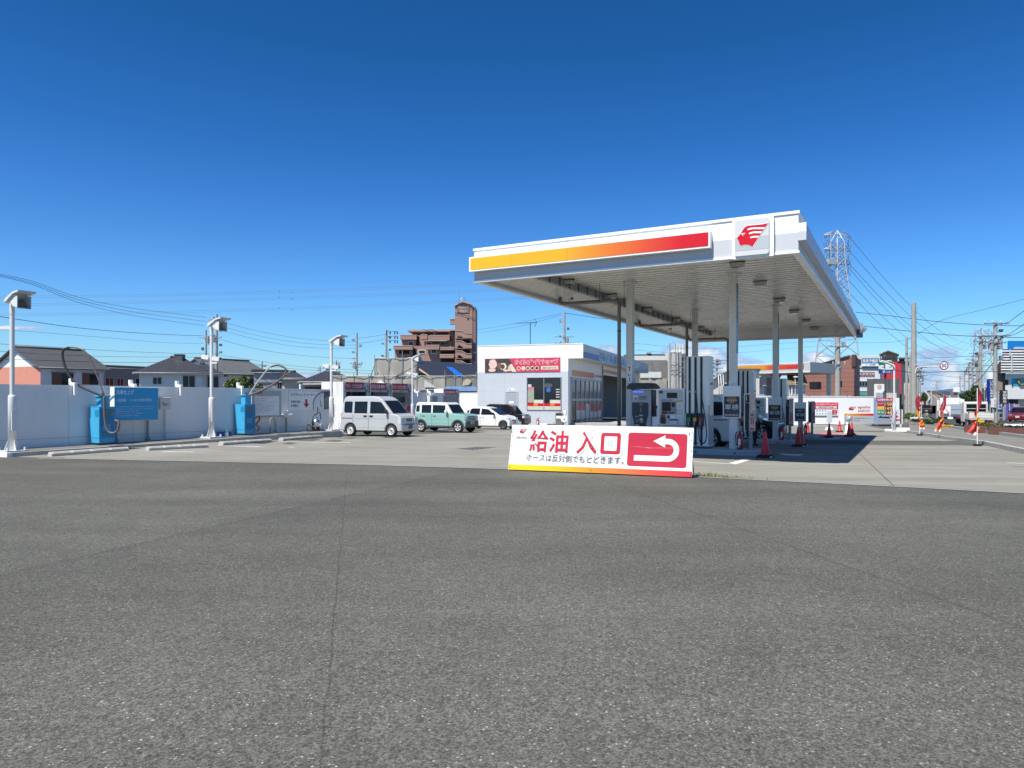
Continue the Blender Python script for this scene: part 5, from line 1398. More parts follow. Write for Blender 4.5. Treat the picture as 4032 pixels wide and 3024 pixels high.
m = MB(); m.box(-w*.42, w*.42, -.004, 0, z0+.07*H, z1-.21*H, WHITE2)
row(m, '掃除機', .08, .36, .85, .95, RED, .02)
for i, (s, x1) in enumerate((('１．フロアーマットなどを外してからご利用ください。', .72), ('２．硬貨を入れると機械が作動します。', .52), ('　　時間になると止まります。', .52), ('３．スイッチを押してからノズルを取りご使用ください。', .92), ('　　終了後は元に戻してください。', .5), ('※水などは吸わせないでください。故障の原因となります。', .78), ('※ご不明の点は係員にお尋ねください。', .7), ('貴重品、小物などにご注意ください。', .74), ('尚、紛失や破損については責任を負いません。', .66), ('ご了承ください。', .4))):
    row(m, s, .1, x1, .735-.062*i, .77-.062*i, RIN)
m.build('lettering', o)
o, w, z0, z1 = board(1139, 1303, 1540, 1613, UW+.025, 'air_check_sign', 'white air pressure check poster with a red arrow and a round gauge on the wall', 'sign', .02, WHITE2); H = z1-z0
def AX(px): return (v_of(px, UW+.025)-(v_of(1139, UW+.025)+v_of(1303, UW+.025))/2)
m = MB()
m.text('エアチェックコーナー', AX(1145), AX(1241), z0+.72*H, z0+.88*H, -.006, INK, off=.02)
m.text('空気圧点検、', AX(1145), AX(1184), z0+.37*H, z0+.50*H, -.006, INK, off=.01); m.text('お気軽に。', AX(1145), AX(1178), z0+.16*H, z0+.29*H, -.006, INK, off=.01)
ax, aw = AX(1206), .30*H
m.poly([(ax-.06, z0+.56*H), (ax+.06, z0+.56*H), (ax+.06, z0+.32*H), (ax+.17, z0+.34*H), (ax, z0+.1*H), (ax-.17, z0+.34*H), (ax-.06, z0+.32*H)], -.006, CRIMSON)
gx0 = AX(1276); gc = (gx0, z0+.06*H)
def disc(mb, cx, cz, rx, rz, y, mat, a0=0, a1=360, n=32, clip=None):
    pts = [(cx+rx*math.cos(math.radians(a0+(a1-a0)*i/n)), cz+rz*math.sin(math.radians(a0+(a1-a0)*i/n))) for i in range(n)]
    if clip: pts = [(clamp(x, clip[0], clip[1]), clamp(z, clip[2], clip[3])) for x, z in pts]
    mb.poly(pts, y, mat)
disc(m, gx0, z0+.1*H, .92*H, .9*H, -.003, MGREY, 0, 360, 40, (AX(1232), AX(1275), z0+.002, z1-.002)); disc(m, gx0, z0+.1*H, .82*H, .8*H, -.005, WHITE2, 0, 360, 40, (AX(1236), AX(1275), z0+.002, z1-.002))
for k in range(9):
    a = math.radians(105+9*k); r0, r1 = .62*H, .74*H
    m.poly([(gx0+r0*math.cos(a)-.008, z0+.1*H+r0*math.sin(a)), (gx0+r1*math.cos(a)-.008, z0+.1*H+r1*math.sin(a)), (gx0+r1*math.cos(a)+.008, z0+.1*H+r1*math.sin(a)), (gx0+r0*math.cos(a)+.008, z0+.1*H+r0*math.sin(a))], -.008, INK)
m.poly([(AX(1263), z0+.12*H), (AX(1258), z0+.7*H), (AX(1266), z0+.15*H)], -.008, INK)
m.box(AX(1275), AX(1303), -.004, 0, z0+.002, z1-.002, M('tyre_print', (.10, .09, .085), .5, 0, .5, 6)); disc(m, AX(1292), z0+.35*H, .32*H, .42*H, -.006, M('tyre_print2', (.3, .28, .26), .5, 0, .5, 7), clip=(AX(1276), AX(1302), z0+.01, z1-.01))
m.build('lettering', o)
# meter box on its pole
u = -19.2; v = v_of(652, u); p = st(u, v); zb = z_at(1612, p.y); zt = z_at(1567, p.y)
o = thing('meter_box', 'small white meter box on a thin grey pole right of the blue notice board', 'meter box', (p.x, p.y, 0), RU)
m = MB(); m.box(-.19, .19, 0, .17, zb, zt, M('meter_grey', (.55, .55, .54), .5, 0, .06, 3)); m.box(-.2, .2, -.02, .18, zt, zt+.02, WHITE); m.build('box', o, bev=.01)
m = MB(); m.box(-.1, .02, -.006, 0, zb+.12, zb+.2, MGREY); m.box(.04, .1, -.006, 0, zb+.13, zb+.19, MGREY); m.box(-.12, -.08, -.006, 0, zb+.2, zb+.24, DGREY); m.build('cover_labels', o)
m = MB(); m.cyl((-.02, .08, kz(v)-.03), (-.02, .08, zb), .022, LGREY, n=8); m.cyl((.05, .1, kz(v)-.03), (.05, .1, zb), .012, MGREY, n=6); m.build('pole', o)
# sink, standpipe, tyre inflator, tray, bottle
u = -19.3; v = v_of(1130, u); p = st(u, v); zt = z_at(1633, p.y); k = kz(v)
o = thing('wash_basin', 'stained wall basin on a stalk left of the air gauge poster', 'basin', (p.x, p.y, 0), RU)
m = MB(); m.lathe([(.02, -.12), (.12, -.1), (.24, 0), (.25, .03), (.22, .03), (.12, -.05), (.01, -.06)], WHITE, 16, c=(0, 0, zt)); m.build('bowl', o)
m = MB(); m.cyl((0, .05, k-.03), (0, .05, zt-.1), .035, MGREY, n=8); m.cyl((.0, .0, zt-.3), (.03, .05, zt-.5), .03, STEEL, n=8); m.build('stalk', o)
m = MB(); m.tube([(.05, .12, zt), (.05, .12, zt+.14), (.05, .02, zt+.16), (.05, 0, zt+.12)], .014, CHROME, 6); m.build('tap', o)
v = v_of(1064, u); p = st(u, v)
m = MB(); m.tube([(0, 0, kz(v)-.03), (0, 0, .45), (.12, 0, .52), (.24, 0, .60), (.25, 0, .72)], .022, MGREY, 8); m.cyl((.25, 0, .70), (.25, 0, .78), .025, STEEL, n=8)
tag(m.build('standpipe', None, loc=(p.x, p.y, 0), rotz=RU), 'grey bent standpipe in front of the white rules board', 'pipe')
v = v_of(1246, -19.0); p = st(-19.0, v); k = kz(v)
o = thing('tyre_inflator', 'chrome tyre inflator tank with black handles under the air gauge poster', 'tyre inflator', (p.x, p.y, k), RU)
m = MB(); m.lathe([(.05, .1), (.15, .15), (.2, .26), (.2, .34), (.15, .44), (.05, .5), (.03, .55)], CHROME, 18); m.build('tank', o)
m = MB(); m.lathe([(.14, 0), (.15, .06), (.12, .14)], BLACK, 14); m.box(-.5, .35, -.1, .1, -.03, .01, DGREY); m.build('base', o)
m = MB(); m.tube(smooth([(-.2, 0, 0), (-.22, 0, .45), (-.12, 0, .62), (.02, 0, .66), (.08, 0, .85), (.05, 0, .95)]), .02, BLACK, 6); m.tube(smooth([(.15, 0, .3), (.24, 0, .5), (.2, 0, .7), (.1, 0, .8)]), .02, BLACK, 6); m.lathe([(.02, 0), (.05, .02), (.05, .06), (.02, .08)], STEEL, 12, c=(.12, 0, .72)); m.tube(smooth([(-.2, 0, .05), (-.4, .05, .25), (-.5, .05, .05), (-.35, 0, .0)]), .018, BLACK, 6); m.build('handle', o)
v = v_of(880, -19.0); p = st(-19.0, v); k = kz(v)
m = MB(); TRAYB = M('tray_blue', '#2a5fa8', .4)
m.box(-.3, .35, 0, .3, -.02, .0, TRAYB)
for x0, x1, y0, y1 in ((-.3, -.28, 0, .3), (.33, .35, 0, .3), (-.28, .33, 0, .02), (-.28, .33, .28, .3)): m.box(x0, x1, y0, y1, 0, .14, TRAYB)
tag(m.build('plastic_tray', None, loc=(p.x, p.y, k), rotz=RU), 'blue plastic tray on the kerb left of the second vacuum machine', 'tray')
p, v = kpt(893, -18.55)
o = thing('spray_bottle', 'white bottle with a narrow spout standing in front of the blue tray', 'bottle', p, RU)
m = MB(); m.lathe([(.055, 0), (.06, .02), (.06, .12), (.03, .17), (.02, .19)], WHITE2, 12); m.build('body', o)
m = MB(); m.lathe([(.02, .19), (.008, .26), (.006, .28)], WHITE2, 8); m.build('spout', o)
# wheel stops
WS = M('wheel_stop_concrete', (.50, .49, .45), .8, 0, .12, 4, .2, 70, dirt=.3)
WS2 = M('wheel_stop_inset', (.33, .33, .31), .85, 0, .2, 8)
def wstop(label, a, b):
    a, b = gp(*a), gp(*b); L = math.hypot(b.x-a.x, b.y-a.y)
    o = thing('wheel_stop', label, 'wheel stop', (a.x, a.y, a.z), math.atan2(b.y-a.y, b.x-a.x), 'concrete wheel stops')
    s = (b.z-a.z)/L
    m = MB(); m.prism([(-.0, 0), (.0-.02, .07), (.05, .11), (.15, .11), (.2, 0)], 0, L, WS, axis='x')
    n = max(4, int(L/.55))
    for k in range(n): m.add([(L*(k+.08)/n, -.017, .075), (L*(k+.92)/n, -.017, .075), (L*(k+.92)/n, .045, .113), (L*(k+.08)/n, .045, .113)], [(0, 1, 2, 3)], WS2)
    m.deform(lambda p: Vector((p.x, p.y, p.z+s*p.x)))
    m.build('block', o); return o
for l, a, b in (('longest concrete wheel stop, beside the corner lamp post', (203, 1798), (506, 1775)), ('concrete wheel stop below the blue notice board', (586, 1775), (820, 1762)),
                ('concrete wheel stop below the second vacuum machine', (878, 1753), (1069, 1740)), ('concrete wheel stop below the white rules board', (1114, 1736), (1270, 1723)),
                ('short visible wheel stop at the rear wheel of the silver van', (1309, 1720), (1400, 1713)), ('wheel stop seen beneath the mint green car', (1712, 1697), (1765, 1694))): wstop(l, a, b)
# ---------------------------------------------------------------- garage bays with red banners
GU, UW, UWALL = -25.0, -25.7, UW
GZ = .18
v0, v1 = v_of(1361, GU), v_of(1619, GU)
gar = thing('garage_block', 'low white garage block with three dark bays behind the silver van', 'garage', base, ROT)
gz = G(*xy(st(GU, v0))) - .05
RUST = M('rusty_render', (.72, .71, .69), .7, 0, .05, 2, dirt=.75)
m = MB(); m.box(UW-.9, GU, v0-.2, v0-.02, gz, 2.0+GZ, RUST); m.box(UW-2.6, UW-2.5, v0-.2, v1+.3, gz, 1.9+GZ, WALLM); m.box(UW-2.6, GU, v1+.1, v1+.3, gz-.1, 1.95+GZ, WALLM); m.box(UW-2.5, GU-.05, v0-.02, v1+.1, 1.86+GZ, 1.95+GZ, ROOFM)
m.build('wall', gar)
bpx = [1361, 1450, 1459, 1535, 1544, 1619]
vv = [v_of(px, GU) for px in bpx]
BAN = M('banner_grey', (.42, .43, .46), .5, 0, .1, 3)
for i in range(3):
    a, b = vv[2*i], vv[2*i+1]
    m = MB(); m.box(UW-2.4, GU-.12, a+.05, b-.05, gz+.02, gz+.05, DGREY); m.box(GU-.5, GU-.45, a+.05, b-.05, 1.0, 1.35, DGREY); m.box(UW-2.4, UW-2.38, a, b, gz, 1.9, DGREY); m.build('bay', gar)
    for q in (a, b):
        m = MB(); m.box(GU-.12, GU-.02, q-.06, q+.06, gz, 1.62, LGREY); m.build('post', gar)
words = ('キズ・ヒビ大丈夫?', '空気圧点検 無料!', 'キズ・ヒビ大丈夫?')
def red_banner(parent, a, b, zlo, zhi, word, u=GU):
    T = Matrix(((0, -1, 0, u), (1, 0, 0, 0), (0, 0, 1, 0), (0, 0, 0, 1)))
    m = MB(); m.box(a, b, -.02, .0, zlo, zhi, BAN, T); H = zhi-zlo; w = b-a
    m.box(a, a+.76*w, -.026, -.02, zlo+.24*H, zhi, CRIMSON, T)
    m.text(word, a+.03*w, a+.70*w, zlo+.40*H, zlo+.82*H, -.030, WHITE2, T, off=.03)
    m.text('オイル&タイヤショップ', a+.02*w, a+.36*w, zlo+.07*H, zlo+.19*H, -.026, CRIMSON, T); m.text('BRIDGESTONE', a+.40*w, a+.58*w, zlo+.08*H, zlo+.18*H, -.026, INK, T)
    def dsc(cx, cz, r, y, mt, sy=1): m.poly([(cx+r*math.cos(t*math.pi/10), cz+r*sy*math.sin(t*math.pi/10)) for t in range(20)], y, mt, T)
    dsc(a+.87*w, zlo+.42*H, .32*H, -.026, M('tyre_ink', (.03, .03, .035), .5), 1.25); dsc(a+.88*w, zlo+.42*H, .2*H, -.028, LGREY, 1.25); dsc(a+.88*w, zlo+.42*H, .08*H, -.030, MGREY)
    m.add([(a+.74*w, -.027, zlo+.5*H), (a+.95*w, -.027, zlo+.8*H), (a+.9*w, -.027, zlo+.98*H), (a+.80*w, -.027, zlo+.9*H)], [(0, 1, 2, 3)], M('car_print', (.6, .61, .63), .5), T=T)
    return m.build('shop_banner', parent)
for i in range(3):
    red_banner(gar, vv[2*i]-.03, vv[2*i+1]+.06, 1.63, 2.17, words[i])
# red plate leaning in the third bay
p = st(GU+.4, v_of(1606, GU+.4))
o = thing('leaning_sign', 'small dark red sign leaning beside the third garage bay', 'sign', (p.x, p.y, G(p.x, p.y)), RU)
m = MB(); T = Matrix.Translation((0, 0, 1.35)) @ Matrix.Rotation(math.radians(33), 4, 'Y'); m.box(-.16, .16, -.02, .02, -.16, .16, M('dark_red_plate', (.25, .015, .03), .5), T); m.box(-.1, -.03, -.025, -.02, -.12, -.05, PINK, T); m.box(.0, .08, -.025, -.02, -.12, -.04, PINK, T); m.build('plate', o)
m = MB(); m.cyl((0, .03, 0), (0, .03, 1.1), .02, DGREY, n=6); m.cyl((0, .03, 0), (0, .03, .03), .18, DGREY, n=12); m.build('stand', o)
# wall beyond, end block with shutter
vz = v_of(1748, UW); vs_ = v_of(1806, UW)
w2 = thing('boundary_wall', 'white wall stretch with hooked brackets behind the mint green car', 'wall', base, ROT)
m = MB(); m.box(UW-.15, UW, v1+.3, vz, gz-.4, 1.62, WALLM); m.box(UW-.17, UW+.02, v1+.3, vz, 1.62, 1.65, WHITE); m.build('wall_panel', w2)
for px in (1640, 1690): hook(w2, UW, v_of(px, UW), 1.65)
m = MB(); vm = v_of(1678, UW); m.box(UW, UW+.3, vm, vm+.9, gz-.2, 1.45, OFFW); m.box(UW+.3, UW+.31, vm+.3, vm+.88, .3, 1.42, MGREY); m.build('utility_cabinet', w2)
sh = thing('shutter_shed', 'white shed with a grey roller shutter and a red banner behind the mint green car', 'shed', base, ROT)
m = MB(); m.box(UW-.75, UW, vz-.1, vz, gz-.4, 1.92, WHITE); m.box(UW-2.2, UW-.05, vz, vs_+.1, 1.85, 1.92, ROOFM); m.box(UW-.75, UW, vs_, vs_+.12, gz-.4, 1.88, WHITE); m.box(UW-2.2, UW-2.1, vz, vs_, gz-.4, 1.9, WHITE); m.build('wall', sh)
m = MB(); m.box(UW-.1, UW-.06, vz, vs_, gz-.4, 1.45, stripe_mat('shutter', (.33, .33, .34), (.16, .16, .17), .07, 'z', .45, .25)); m.build('shutter', sh)
red_banner(sh, vz+.02, vs_+.05, 1.42, 1.87, '空気圧点検 無料!', UW)
# ---------------------------------------------------------------- white service office
BA = math.radians(19.2)
BO = Vector((4.8, 60.7))
def bx_(px, y=0.0):
    """x on a plane parallel to the office front at depth y"""
    r = (px-CX)/F; ca, sa = math.cos(BA), math.sin(BA)
    ox, oy = BO.x+sa*y, BO.y+ca*y
    return (r*oy-ox)/(ca+sa*r)
def by_(px, x=0.0):
    r = (px-CX)/F; ca, sa = math.cos(BA), math.sin(BA)
    ox, oy = BO.x+ca*x, BO.y-sa*x
    return (r*oy-ox)/(sa-ca*r)
def bz_(py, x=0.0, y=0.0):
    return z_at(py, BO.y - math.sin(BA)*x + math.cos(BA)*y)
OP = stripe_mat('office_panels_white', (.80, .81, .81), (.62, .63, .64), 1.16, 'z', .5, .012, .15, .04, second=('x', 2.9, .006))
OG = stripe_mat('office_panels_grey', (.50, .53, .575), (.38, .40, .43), .94, 'z', .5, .014, .15, .05, second=('x', 2.9, .006))
off = thing('service_office', 'white and pale grey service office with a pink poster, counter window and open service bays', 'office', (BO.x, BO.y, 0), -BA)
XL, ZTOP, ZMID, ZGR = bx_(1880), 5.9, 3.59, -1.35
DEP = 37.5
m = MB()
m.box(XL, 0, 0, .25, ZMID, ZTOP, OP); m.box(XL, 0, -.003, .25, ZGR, ZMID, OG)
m.box(XL, XL+.25, .25, DEP, ZGR, ZTOP-.2, OP); m.box(XL, 0, DEP-.25, DEP, ZGR, ZTOP-.2, OP)
m.box(-.2, 0, .25, .8, ZGR, 4.67, OP)
g0, g1 = by_(2248), by_(2366)
m.box(-.2, 0, .8, g1+.6, 3.1, 4.67, OP); m.box(-.2, 0, g1, g1+1.2, ZGR, 3.1, OG)
b0, b1 = by_(2373), by_(2441)
m.box(-.2, 0, b0, DEP, 3.75, 4.67, OP); m.box(-.2, 0, b1, b1+1.0, ZGR, 3.75, OP); m.box(-.2, 0, DEP-3, DEP, ZGR, 3.75, OP)
m.build('wall', off)
m = MB(); m.box(XL+.2, 1.2, .2, DEP, ZTOP-.35, ZTOP-.25, ROOFM); m.box(0, 1.3, 0, DEP, 4.67, 4.72, OFFW); m.box(XL-.03, 1.33, -.03, .1, ZTOP, ZTOP+.06, WHITE); m.build('roof', off)
m = MB(); m.box(0, 1.3, 0, .2, 4.72, ZTOP, OP); m.box(1.1, 1.3, .2, DEP, 4.72, ZTOP, M('canopy_side', (.55, .56, .57), .5, 0, .05, 1)); m.build('fascia', off)
TS = Matrix(((0, -1, 0, 1.3), (1, 0, 0, 0), (0, 0, 1, 0), (0, 0, 0, 1)))
m = MB(); m.box(.02, 6.2, -.02, 0, 4.74, 5.25, M('deep_blue_band', '#2f63b0', .4), TS)
LB = M('light_blue_band', '#5fa6d8', .4, 0, .05, 1); m.box(6.2, DEP-.2, -.02, 0, 4.74, 5.25, LB, TS)
m.text('車検・点検・整備・保険・中古車', 6.5, 24, 4.86, 5.66, -.03, WHITE2, TS, off=.09); m.text('車検・点検・整備・保険・中古車', 6.5, 24, 4.86, 5.66, -.04, M('band_letters', '#3d8fd0', .4), TS, off=.02)
m.text('車検', 26.5, 29.3, 4.86, 5.6, -.03, WHITE2, TS, off=.05); m.text('国家資格整備士', 30, 36.5, 4.95, 5.2, -.03, WHITE2, TS)
m.build('lettering', off)
# poster above the windows
px0, px1 = bx_(1910), bx_(2206); pz0, pz1 = bz_(1464.5, -4), bz_(1410, -4)
m = MB(); m.box(px0, px1, -.06, -.01, pz0, pz1, M('poster_pink2', '#e0446c', .45, 0, .08, 2)); H = pz1-pz0; w = px1-px0
def X(f): return px0+f*w
SK, DK, CRM = M('print_skin', (.72, .52, .45), .5, 0, .15, 3), M('print_dark', (.07, .05, .05), .5, 0, .5, 3), M('print_cream', (.78, .66, .48), .5, 0, .15, 3)
m.poly([(px0+.01, pz0+.01), (X(.43), pz0+.01), (X(.33), pz1-.01), (px0+.01, pz1-.01)], -.064, DK)
m.poly([(X(.37), pz0+.02), (X(.43), pz0+.02), (X(.365), pz0+.6*H), (X(.34), pz0+.55*H)], -.068, CRM)
def blob(cx, cz, rx, rz, mt, y=-.07):
    m.poly([(X(cx)+rx*w*math.cos(t*.35)*(1+.12*math.sin(3*t)), pz0+cz*H+rz*H*math.sin(t*.35)*(1+.1*math.cos(2*t))) for t in range(18)], y, mt)
blob(.11, .60, .055, .36, SK); blob(.10, .16, .05, .13, SK); blob(.20, .47, .03, .22, M('print_brown', (.22, .10, .06), .5), -.073); blob(.25, .42, .045, .25, CRM, -.07); blob(.245, .40, .027, .18, DK, -.073); blob(.345, .28, .03, .22, SK, -.073); blob(.29, .12, .04, .08, SK, -.076)
m.text('オイル&タイヤショップ', X(.41), X(.975), pz0+.54*H, pz0+.88*H, -.066, M('poster_letter_glow', (.85, .55, .52), .5), off=.085); m.text('オイル&タイヤショップ', X(.41), X(.975), pz0+.54*H, pz0+.88*H, -.072, M('poster_letter', '#d8384f', .5), off=.015)
for cx, q in ((.46, PINK), (.52, CRM), (.58, M('print_green', (.06, .16, .08), .5)), (.64, DK), (.70, INK)):
    m.poly([(X(cx)+.026*w*math.cos(t*.4), pz0+.26*H+.15*H*math.sin(t*.4)) for t in range(16)], -.066, CRM); m.poly([(X(cx)+.019*w*math.cos(t*.4), pz0+.26*H+.10*H*math.sin(t*.4)) for t in range(16)], -.070, q)
m.box(X(.755), X(.975), -.068, -.06, pz0+.15*H, pz0+.40*H, CRM); m.text('BRIDGESTONE', X(.78), X(.95), pz0+.20*H, pz0+.34*H, -.071, INK, off=.02)
m.build('poster', off)
# counter window
wx0, wx1 = bx_(2077), bx_(2208); wz0, wz1 = bz_(1613, -2), bz_(1488, -2)
def win_frame(parent, x0, x1, z0, z1, y, mat, n=2, t=.06, nm='window', tr=None):
    f = MB()
    for a, b, c, d in ((x0-t, x1+t, z1, z1+t), (x0-t, x1+t, z0-t, z0), (x0-t, x0, z0, z1), (x1, x1+t, z0, z1)): f.box(a, b, y-.05, y+.02, c, d, mat, tr)
    for k in range(1, n): xx = x0+(x1-x0)*k/n; f.box(xx-t/2, xx+t/2, y-.04, y+.02, z0, z1, mat, tr)
    fo = f.build(nm, parent); g = MB(); g.box(x0, x1, y-.015, y+.0, z0, z1, GLASS, tr); g.build('pane', fo); return fo
wf = win_frame(off, wx0, wx1, wz0, wz1, -.01, STEEL)
m = MB(); hW = wx1-wx0
m.box(wx0, wx1, -.04, -.03, wz0+.12*(wz1-wz0), wz0+.20*(wz1-wz0), BRED)
m.box(wx0+.03, wx0+.2*hW, -.035, -.028, wz0+.22*(wz1-wz0), wz0+.62*(wz1-wz0), M('shop_board', (.32, .34, .27), .5)); m.box(wx0+.2*hW, wx0+.48*hW, -.035, -.028, wz0+.20*(wz1-wz0), wz0+.31*(wz1-wz0), M('shop_board2', (.55, .58, .50), .5)); m.box(wx0+.68*hW, wx1-.03, -.035, -.028, wz0+.20*(wz1-wz0), wz0+.31*(wz1-wz0), M('shop_board2', (.55, .58, .50), .5))
m.box(wx0, wx1, -.035, -.028, wz0, wz0+.11*(wz1-wz0), M('sill_board', (.55, .52, .45), .5)); m.box(wx0+.05, wx0+.2*hW, -.035, -.027, wz0+.62*(wz1-wz0), wz0+.72*(wz1-wz0), M('box_pink', (.5, .2, .22), .5)); m.box(wx0+.06, wx0+.12*hW, -.035, -.027, wz0+.72*(wz1-wz0), wz0+.8*(wz1-wz0), PGREY)
for cx in (.25, .75): m.box(wx0+(cx-.06)*hW, wx0+(cx+.06)*hW, -.045, -.04, wz0+.125*(wz1-wz0), wz0+.185*(wz1-wz0), YELLOW); m.text('営業中', wx0+(cx-.05)*hW, wx0+(cx+.05)*hW, wz0+.135*(wz1-wz0), wz0+.175*(wz1-wz0), -.048, BRED)
m.poly([(wx0+.64*hW+.2*math.cos(t*.4), wz0+.62*(wz1-wz0)+.2*math.sin(t*.4)) for t in range(16)], -.03, M('lit_blue', (.03, .14, .5), .4))
m.poly([(wx0+.62*hW+.35*math.cos(t*.4)*1.2, wz0+.76*(wz1-wz0)+.2*math.sin(t*.4)) for t in range(16)], -.029, DGREY)
for k in range(4): m.box(wx0+.86*hW, wx0+.97*hW, -.032, -.028, wz0+(.38+.08*k)*(wz1-wz0), wz0+(.41+.08*k)*(wz1-wz0), PGREY)
m.build('display', wf)
# staff door and toilet sign
dx0, dx1 = bx_(1992), bx_(2037); dz = bz_(1544, -5)
DOORM = M('door_grey', (.33, .37, .42), .4, 0, .05, 2)
m = MB(); m.box(dx0, dx1, -.05, -.006, ZGR, dz, DOORM); d = m.build('door', off)
m = MB();
for a, b, c, e in ((dx0-.06, dx0, ZGR, dz+.06), (dx1, dx1+.06, ZGR, dz+.06), (dx0, dx1, dz, dz+.06)): m.box(a, b, -.07, 0, c, e, LGREY)
m.build('frame', d)
m = MB(); m.box(dx0+.3*(dx1-dx0), dx0+.7*(dx1-dx0), -.056, -.05, dz-1.0, dz-.8, WHITE2); m.box(dx0+.35*(dx1-dx0), dx0+.65*(dx1-dx0), -.058, -.056, dz-.92, dz-.88, PGREY); m.cyl((dx1-.12, -.1, dz-1.6), (dx1-.12, -.05, dz-1.6), .04, STEEL, n=8); m.build('handle', d)
sx0, sx1 = bx_(2003), bx_(2027); sz0, sz1 = bz_(1540, -5), bz_(1530, -5)
m = MB(); m.box(sx0, sx1, -.04, -.005, sz0, sz1, WHITE2)
for k in (.12, .28): m.box(sx0+k*(sx1-sx0), sx0+(k+.08)*(sx1-sx0), -.045, -.04, sz0+.04, sz1-.1, INK); m.cyl((sx0+(k+.04)*(sx1-sx0), -.045, sz1-.06), (sx0+(k+.04)*(sx1-sx0), -.04, sz1-.06), .03, INK, n=8)
m.box(sx0+.5*(sx1-sx0), sx0+.6*(sx1-sx0), -.045, -.04, sz0+.04, sz1-.08, PGREY); m.box(sx0+.7*(sx1-sx0), sx0+.92*(sx1-sx0), -.045, -.04, sz0+.04, sz0+.1, PGREY)
m.build('toilet_sign', off)
# glazed shop front on the side
TSw = Matrix(((0, -1, 0, 0), (1, 0, 0, 0), (0, 0, 1, 0), (0, 0, 0, 1)))
m = MB(); m.box(g0, g1, -.02, .1, -.85, 3.0, GLASS, TSw); sf = m.build('shop_window', off)
m = MB(); n = 7
for k in range(n+1):
    y = g0+(g1-g0)*k/n; m.box(y-.09, y+.09, -.08, .0, -.9, 3.05, STEEL, TSw)
for z in (1.15, -.9, 3.0): m.box(g0, g1, -.07, 0, z-.1, z+.1, STEEL, TSw)
m.build('frame', sf)
for k in range(1, n):
    m = MB(); y = g0+(g1-g0)*k/n; d_ = (g1-g0)/n
    m.box(y+.1, y+d_-.1, -.03, -.02, -.6, .1+.12*math.sin(k), M('window_poster', (.62, .60, .58), .4, 0, .25, 1.2), TSw); m.box(y+.1, y+d_-.1, -.03, -.02, .12+.12*math.sin(k), .75, (CRIMSON if k > 2 else PINK) if k not in (3,) else M('window_pale', (.68, .55, .55), .4), TSw)
    m.build('window_poster', sf)
m = MB(); OST = ramp_mat('office_stripe', 1, g0, b1, [(0, '#eba24a'), (.35, '#e26a3e'), (.5, '#dd5a3c'), (.56, '#e8a24a'), (.8, '#e0663e'), (1, '#d8443a')])
m.box(g0+.4, g0+.74*(g1-g0), -.03, 0, 3.25, 3.75, OST, TSw); m.box(b0+.3, b1-1.0, -.03, 0, 3.95, 4.3, OST, TSw)
m.text('apollostation', g0+.78*(g1-g0), g1+.3, 3.3, 3.7, -.02, CRIMSON, TSw, off=.02); m.build('stripe_sign', off)
# service bay interior
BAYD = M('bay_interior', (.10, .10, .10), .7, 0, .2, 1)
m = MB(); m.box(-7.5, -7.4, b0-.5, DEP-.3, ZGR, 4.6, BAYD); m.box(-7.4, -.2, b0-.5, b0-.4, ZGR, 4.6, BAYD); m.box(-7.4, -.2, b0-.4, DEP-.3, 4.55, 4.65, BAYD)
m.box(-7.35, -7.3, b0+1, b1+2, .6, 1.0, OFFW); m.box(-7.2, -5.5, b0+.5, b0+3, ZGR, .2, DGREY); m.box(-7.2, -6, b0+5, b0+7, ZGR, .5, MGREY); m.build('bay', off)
for k in (2, 4.2): pass
m = MB(); m.cyl((.06, b0-.3, ZGR), (.06, b0-.3, 4.7), .07, MGREY, n=8); m.build('drain_pipe', off)
# step, bin, hose stand, extinguisher, pipes along the wall
sy = by_(2366)
p = gp(2238, 1675)
m = MB(); m.box(-.0, 5.2, 1.0, 6.5, ZGR-.4, -.86, CONC); m.box(.0, 3.3, 6.5, 9.5, ZGR-.4, -.88, CONC)
m.build('step', off)
def bthing(px0, px1, py0, py1, name, label, cat, y=-.5):
    x0, x1 = bx_(px0, y), bx_(px1, y); z0, z1 = bz_(py1, x0, y), bz_(py0, x0, y)
    ca, sa = math.cos(BA), math.sin(BA); xc = (x0+x1)/2
    o = thing(name, label, cat, (BO.x+ca*xc+sa*y, BO.y-sa*xc+ca*y, z0), -BA); return o, x1-x0, z1-z0
o, w_, h_ = bthing(2187, 2214, 1625, 1675, 'litter_bin', 'square stainless steel bin against the office wall below the counter window', 'bin')
m = MB(); m.box(-w_/2, w_/2, 0, .6, 0, h_, M('stainless', (.40, .38, .34), .3, .8, .12, 3)); m.build('body', o, bev=.02)
m = MB(); m.prism([(-w_/2, h_*.93), (w_/2, h_*.93), (w_/2-.08, h_*1.0), (-w_/2+.08, h_*1.0)], 0, .6, STEEL); m.box(-w_/2+.08, w_/2-.08, -.02, 0, h_*.55, h_*.75, WHITE2); m.box(-w_/2+.05, w_/2-.05, -.012, 0, h_*.8, h_*.9, BLACK); m.build('lid', o)
o, w_, h_ = bthing(2214, 2235, 1616, 1675, 'hose_stand', 'white round hose stand beside the stainless steel bin', 'stand', -.7)
m = MB(); m.cyl((0, 0, 0), (0, 0, h_), .05, WHITE2, n=8); m.cyl((0, 0, 0), (0, 0, .04), .2, MGREY, n=12); m.build('pole', o)
m = MB(); m.lathe([(.28, -.04), (.3, 0), (.28, .04)], WHITE2, 18, c=(-.05, -.05, h_*.42), axis='y'); m.lathe([(.13, -.06), (.13, .05)], PGREY, 14, c=(-.05, -.05, h_*.45), axis='y'); m.box(-.12, .12, -.08, .08, h_*.72, h_*1.0, WHITE2); m.build('reel', o, bev=.02)
